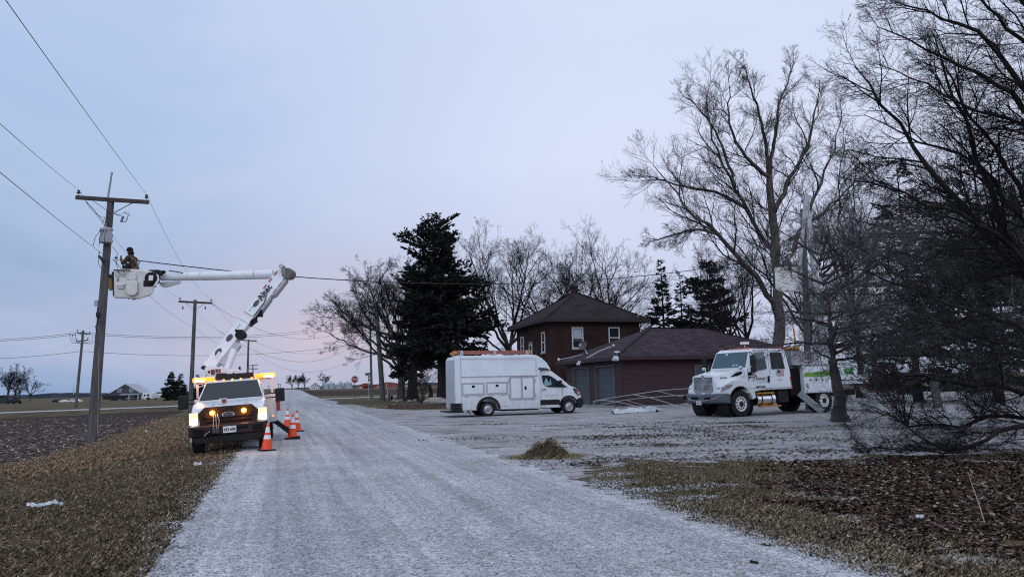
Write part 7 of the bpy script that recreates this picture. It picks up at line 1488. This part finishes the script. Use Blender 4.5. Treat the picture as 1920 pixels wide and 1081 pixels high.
conifer('spruce_tree', 'far spruce beside the campers, taller of the pair behind the bucket pickup', A(320, 746, 190), 7.4, 2.9, 'spruces beyond the cross road', 91, bare=.04, dens=1.3, spray=.8, irregular=.4)
conifer('spruce_tree', 'far spruce beside the campers, shorter and right of the pair', A(338, 746, 196), 6.9, 2.6, 'spruces beyond the cross road', 92, bare=.04, dens=1.2, spray=.8, irregular=.4)
for px, h_ in ((369, 5.5), (386, 5.2)):
    conifer('spruce_tree', {369: 'far spruce top just above the left amber light of the bucket pickup', 386: 'far spruce top just above the cab roof of the bucket pickup'}[px], A(px, 742, 190), h_+.9, 2.0, 'spruces beyond the cross road', px, bare=.04, dens=1.1, spray=.7)
# shrub and saplings on the island
b = onground(G(793, 757)); lim = [([b+[random.uniform(-.3, .3), random.uniform(-.3, .3), 0], b+[random.uniform(-1.2, 1.2), random.uniform(-.8, .8), 1.5], b+[random.uniform(-1.7, 1.7), random.uniform(-1, 1), 2.9]], .03, .01) for _ in range(16)]
bare_tree('shrub', 'leafless brown shrub beside the thick corner evergreen trunk', lim, dict(BASEP, kids={1: 7, 2: 5, 3: 3}, ratio={1: .4, 2: .5, 3: .5}, maxl=3, tr=.009, t0=.2), mt=M_TWIGP, mb=M_TWIGP, seed=33, cat='shrub')
for i, (px, py, lab) in enumerate(((1700, 800, 'thin tangle of brush behind the low branches, right of the leaning trunk'), (1835, 790, 'thin tangle of brush beside the wooden post at the right'))):
    b = onground(G(px, py)); lim = [([b, b+[random.uniform(-.8, .8), random.uniform(-.5, .5), 1], b+[random.uniform(-1.4, 1.4), random.uniform(-1, 1), 1.8]], .015, .006) for _ in range(14)]
    bare_tree('shrub', lab, lim, dict(BASEP, kids={1: 6, 2: 5, 3: 3}, ratio={1: .45, 2: .5, 3: .5}, maxl=3, tr=.005), 'brush at the right', mt=M_TWIGP, mb=M_TWIGP, seed=35+i, cat='shrub')
# weed stalk leaning on the leaf bed
b = G(1848, 985); t1 = A(1815, 885, b[1]+1.3)
o = tubes('dead_stalk', {(4, 4): [(np.array([b, b*.66+t1*.34+[0, 0, .03], b*.33+t1*.67, t1]), np.array([.007, .006, .005, .003]))]}, mat('dry_stalk', (.32, .24, .15), .8)); tag(o, 'pale dead weed stalk leaning over the brown leaves', 'stalk')

# ---------------------------------------------------------------- scatter on the ground
def scatter_quads(name, label, cat, XY, size, mcols, thick, seed, elong=1.6, curl=.35, zoff=.012, stand=.35):
    r = np.random.default_rng(seed); K = len(XY); z = hgt(XY[:, 0], XY[:, 1])+zoff
    c = np.stack([XY[:, 0], XY[:, 1], z], -1); a = r.uniform(0, 2*pi, K); tl = r.normal(0, stand, K)
    u = np.stack([np.cos(a)*np.cos(tl), np.sin(a)*np.cos(tl), np.sin(tl)], -1); s2 = r.normal(0, stand, K)
    v = np.stack([-np.sin(a), np.cos(a), np.tan(s2)*.6], -1); w = np.cross(u, v); w /= np.linalg.norm(w, axis=1, keepdims=True)
    s = size*r.uniform(.5, 1.4, (K, 1)); c = c+w*s*.1
    V = np.stack([c-u*s*elong/2, c+v*s*.5+w*s*curl*r.uniform(-.3, 1, (K, 1)), c+u*s*elong/2+w*s*.15, c-v*s*.5+w*s*curl*r.uniform(-.3, 1, (K, 1))], 1).reshape(-1, 3)
    V[:, 2] = np.maximum(V[:, 2], hgt(V[:, 0], V[:, 1])+.006)
    F = np.arange(K*4).reshape(K, 4); o = fastmesh(name, V, F, mcols)
    return tag(o, label, cat, kind='stuff')
def blades(name, label, cat, XY, h, m, seed, w=.006, lean=.6):
    r = np.random.default_rng(seed); K = len(XY); z = hgt(XY[:, 0], XY[:, 1]); c = np.stack([XY[:, 0], XY[:, 1], z-.005], -1)
    a = r.uniform(0, 2*pi, K); l = r.uniform(.1, 1.6, K)*lean; hh = (h*r.uniform(.4, 1.3, K))[:, None]
    d = np.stack([np.cos(a)*np.sin(l), np.sin(a)*np.sin(l), np.cos(l)], -1); s = np.stack([-np.sin(a), np.cos(a), a*0], -1)*w
    V = np.stack([c-s, c+s, c+d*hh*.6+s*.6+[0, 0, 0], c+d*hh+np.stack([np.cos(a), np.sin(a), -.6+a*0], -1)*hh*.25], 1).reshape(-1, 3)
    return tag(fastmesh(name, V, np.arange(K*4).reshape(K, 4), m), label, cat, kind='stuff')
M_LEAF = rmat('dead_leaves', [(0, (.026, .017, .012)), (.35, (.09, .062, .045)), (.7, (.15, .10, .075)), (.92, (.25, .19, .155)), (1, (.48, .41, .37))])
M_LEAFD = rmat('dark_dead_leaves', [(0, (.012, .008, .007)), (.4, (.040, .026, .020)), (.75, (.095, .062, .045)), (.93, (.19, .145, .115)), (1, (.36, .32, .29))])
M_BLADE = rmat('grass_blades', [(0, (.024, .022, .012)), (.3, (.075, .072, .038)), (.6, (.17, .128, .080)), (.88, (.27, .20, .135)), (1, (.50, .42, .32))])
M_TAN = rmat('dry_grass_blades', [(0, (.05, .038, .026)), (.5, (.21, .165, .115)), (1, (.52, .43, .31))])
M_STRAWY = rmat('straw_grass', [(0, (.08, .050, .03)), (.5, (.23, .155, .10)), (1, (.50, .39, .27))])
M_STRAW = rmat('corn_stubble_straw', [(0, (.08, .062, .05)), (.5, (.26, .215, .18)), (1, (.60, .53, .47))])
M_STONE = rmat('gravel_stones', [(0, (.16, .16, .17)), (.3, (.30, .305, .32)), (.75, (.42, .43, .45)), (1, (.62, .63, .67))])
def rand_tri(n, xlo, xhi, ylo, yhi, f, seed, bias=1.0):
    r = np.random.default_rng(seed); out = []; got = 0
    while got < n:
        th_ = r.uniform(xlo, xhi, n*3); y = ylo*(yhi/ylo)**(r.uniform(0, 1, n*3)**bias); x = th_*y
        k = f(x, y); p = np.stack([x[k], y[k]], -1); out.append(p); got += len(p)
    return np.vstack(out)[:n]
inpoly = lambda poly: (lambda x, y: polydist(poly, x, y) > 0)
fieldp = inpoly(field); litp = lambda x, y: polydist(litter, x, y)+.9*np.sin(x*1.7+2*np.sin(y*1.9))*np.sin(y*1.3+x)+.7*np.sin(x*5+y*3)*np.sin(y*6-x*4) > .1; yardp = inpoly(yard)
clump = lambda x, y, s, k: np.sin(x*s+3*np.sin(y*s*.7+k))*np.sin(y*s*1.3+2*np.sin(x*s*.9+k*2))
left = lambda x, y: (x < xl(y)-.1) & ~fieldp(x, y) & (x > -26)
right = lambda x, y: (x > xr(y)+.3) & ~yardp(x, y) & (x < 14)
p = rand_tri(52000, -1.25, -.3, 4.2, 26, left, 1); scatter_quads('fallen_leaves', 'scattered brown leaves over the left grass verge', 'leaves', p, .030, M_LEAF, 0, 2)
p = rand_tri(120000, -1.25, -.3, 4.2, 26, left, 3); k = (clump(p[:, 0], p[:, 1], .9, 1) > -.35); blades('verge_grass_tufts', 'short green and tan grass on the left verge', 'grass', p[k], .08, M_BLADE, 4, w=.0038)
p = rand_tri(52000, -1.0, -.3, 9, 60, lambda x, y: left(x, y) & (y > 9) & (polydist(field, x, y) > -3.4-2.2*clump(x, y, .6, 2)-1.6*np.random.default_rng(1).normal(0, 1, len(x))), 5); blades('dry_verge_grass', 'matted tan grass beside the ploughed field', 'grass', p, .11, M_STRAWY, 6, w=.009, lean=.9)
p = rand_tri(60000, .25, 1.6, 4.2, 16, lambda x, y: litp(x, y), 7); scatter_quads('leaf_carpet', 'thick dark brown leaf carpet at the lower right', 'leaves', p, .046, M_LEAFD, 0, 8)
p = rand_tri(9000, .1, 1.6, 4.5, 18, lambda x, y: right(x, y) & (polydist(litter, x, y) > -2.0), 9); scatter_quads('stray_leaves', 'stray brown leaves on the right verge', 'leaves', p, .035, M_LEAFD, 0, 10)
p = rand_tri(90000, .15, 1.3, 4.2, 15, lambda x, y: right(x, y) & ~litp(x, y), 11); k = (clump(p[:, 0], p[:, 1], 1.1, 5) > -.25); blades('right_verge_grass', 'sparse tan and green grass beside the road at the right', 'grass', p[k], .06, M_BLADE, 12, w=.0038)
p = rand_tri(17000, .1, .9, 4.2, 10, lambda x, y: (x > xr(y)+.1) & (x < xr(y)+1.6) & ~yardp(x, y), 13); blades('road_edge_grass', 'pale dry grass strip along the right road edge', 'grass', p, .06, M_TAN, 14)
p = rand_tri(7000, -2.0, -.45, 14, 62, fieldp, 15); scatter_quads('corn_stubble', 'pale broken corn stalks on the dark ploughed field', 'stubble', p, .040, M_STRAW, 0, 16, elong=7, curl=.1, zoff=.02, stand=.18)
r_ = np.random.default_rng(17); bl = []
for q in range(95):
    c_ = G(*((r_.uniform(1080, 1920), r_.uniform(790, 870)) if q < 70 else (r_.uniform(840, 1400), r_.uniform(785, 840)))); n_ = int(r_.uniform(20, 190)); sx_, sy_ = r_.uniform(.25, 1.5), r_.uniform(.12, .6); bl.append(np.stack([c_[0]+r_.normal(0, sx_, n_), c_[1]+r_.normal(0, sy_, n_)], -1))
p = np.vstack(bl); p = p[yardp(p[:, 0], p[:, 1])]; scatter_quads('yard_debris', 'small leaves and twigs strewn over the gravel yard', 'debris', p, .05, M_LEAFD, 0, 18, stand=.15)
def rocks(name, label, XY, size, m, seed):
    r = np.random.default_rng(seed); K = len(XY); c = np.stack([XY[:, 0], XY[:, 1], hgt(XY[:, 0], XY[:, 1])+.012], -1)
    dirs = np.array([[1, 0, 0], [0, 1, 0], [-1, 0, 0], [0, -1, 0], [0, 0, .8], [0, 0, -.5]]); a = r.uniform(0, 2*pi, K); ca, sa = np.cos(a), np.sin(a)
    s = size*r.uniform(.45, 1.5, (K, 1, 1)); j = r.uniform(.6, 1.3, (K, 6, 1)); V = dirs[None]*s*j
    V = np.stack([V[..., 0]*ca[:, None]-V[..., 1]*sa[:, None], V[..., 0]*sa[:, None]+V[..., 1]*ca[:, None], V[..., 2]], -1)+c[:, None]
    F = np.array([[0, 1, 4], [1, 2, 4], [2, 3, 4], [3, 0, 4], [1, 0, 5], [2, 1, 5], [3, 2, 5], [0, 3, 5]]); F = (np.arange(K)[:, None, None]*6+F[None]).reshape(-1, 3)
    return tag(fastmesh(name, V.reshape(-1, 3), F, m), label, 'gravel', kind='stuff')
p = rand_tri(30000, -.9, .9, 4.2, 14, lambda x, y: (x > xl(y)-.35+.3*clump(x, y, 1.7, 1)) & (x < xr(y)+.3), 19, 1.2); rocks('loose_gravel', 'loose pale stones strewn over the near road', p, .011, M_STONE, 20)
p = rand_tri(7000, -1, -.3, 5, 24, lambda x, y: (x > xl(y)-.3-.35*clump(x, y, 1.4, 3)) & (x < xl(y)+.3), 21); rocks('shoulder_gravel', 'loose stones spilling off the left road edge', p, .014, M_STONE, 22)
p = rand_tri(22000, .1, 1.2, 4.5, 15, lambda x, y: (right(x, y) & (clump(x, y*1.5, 1.3, 7) > .25)) | ((x > xr(y)) & (x < xr(y)+.5)), 23); rocks('verge_gravel', 'loose stones spilt on the right verge', p, .012, M_STONE, 24)
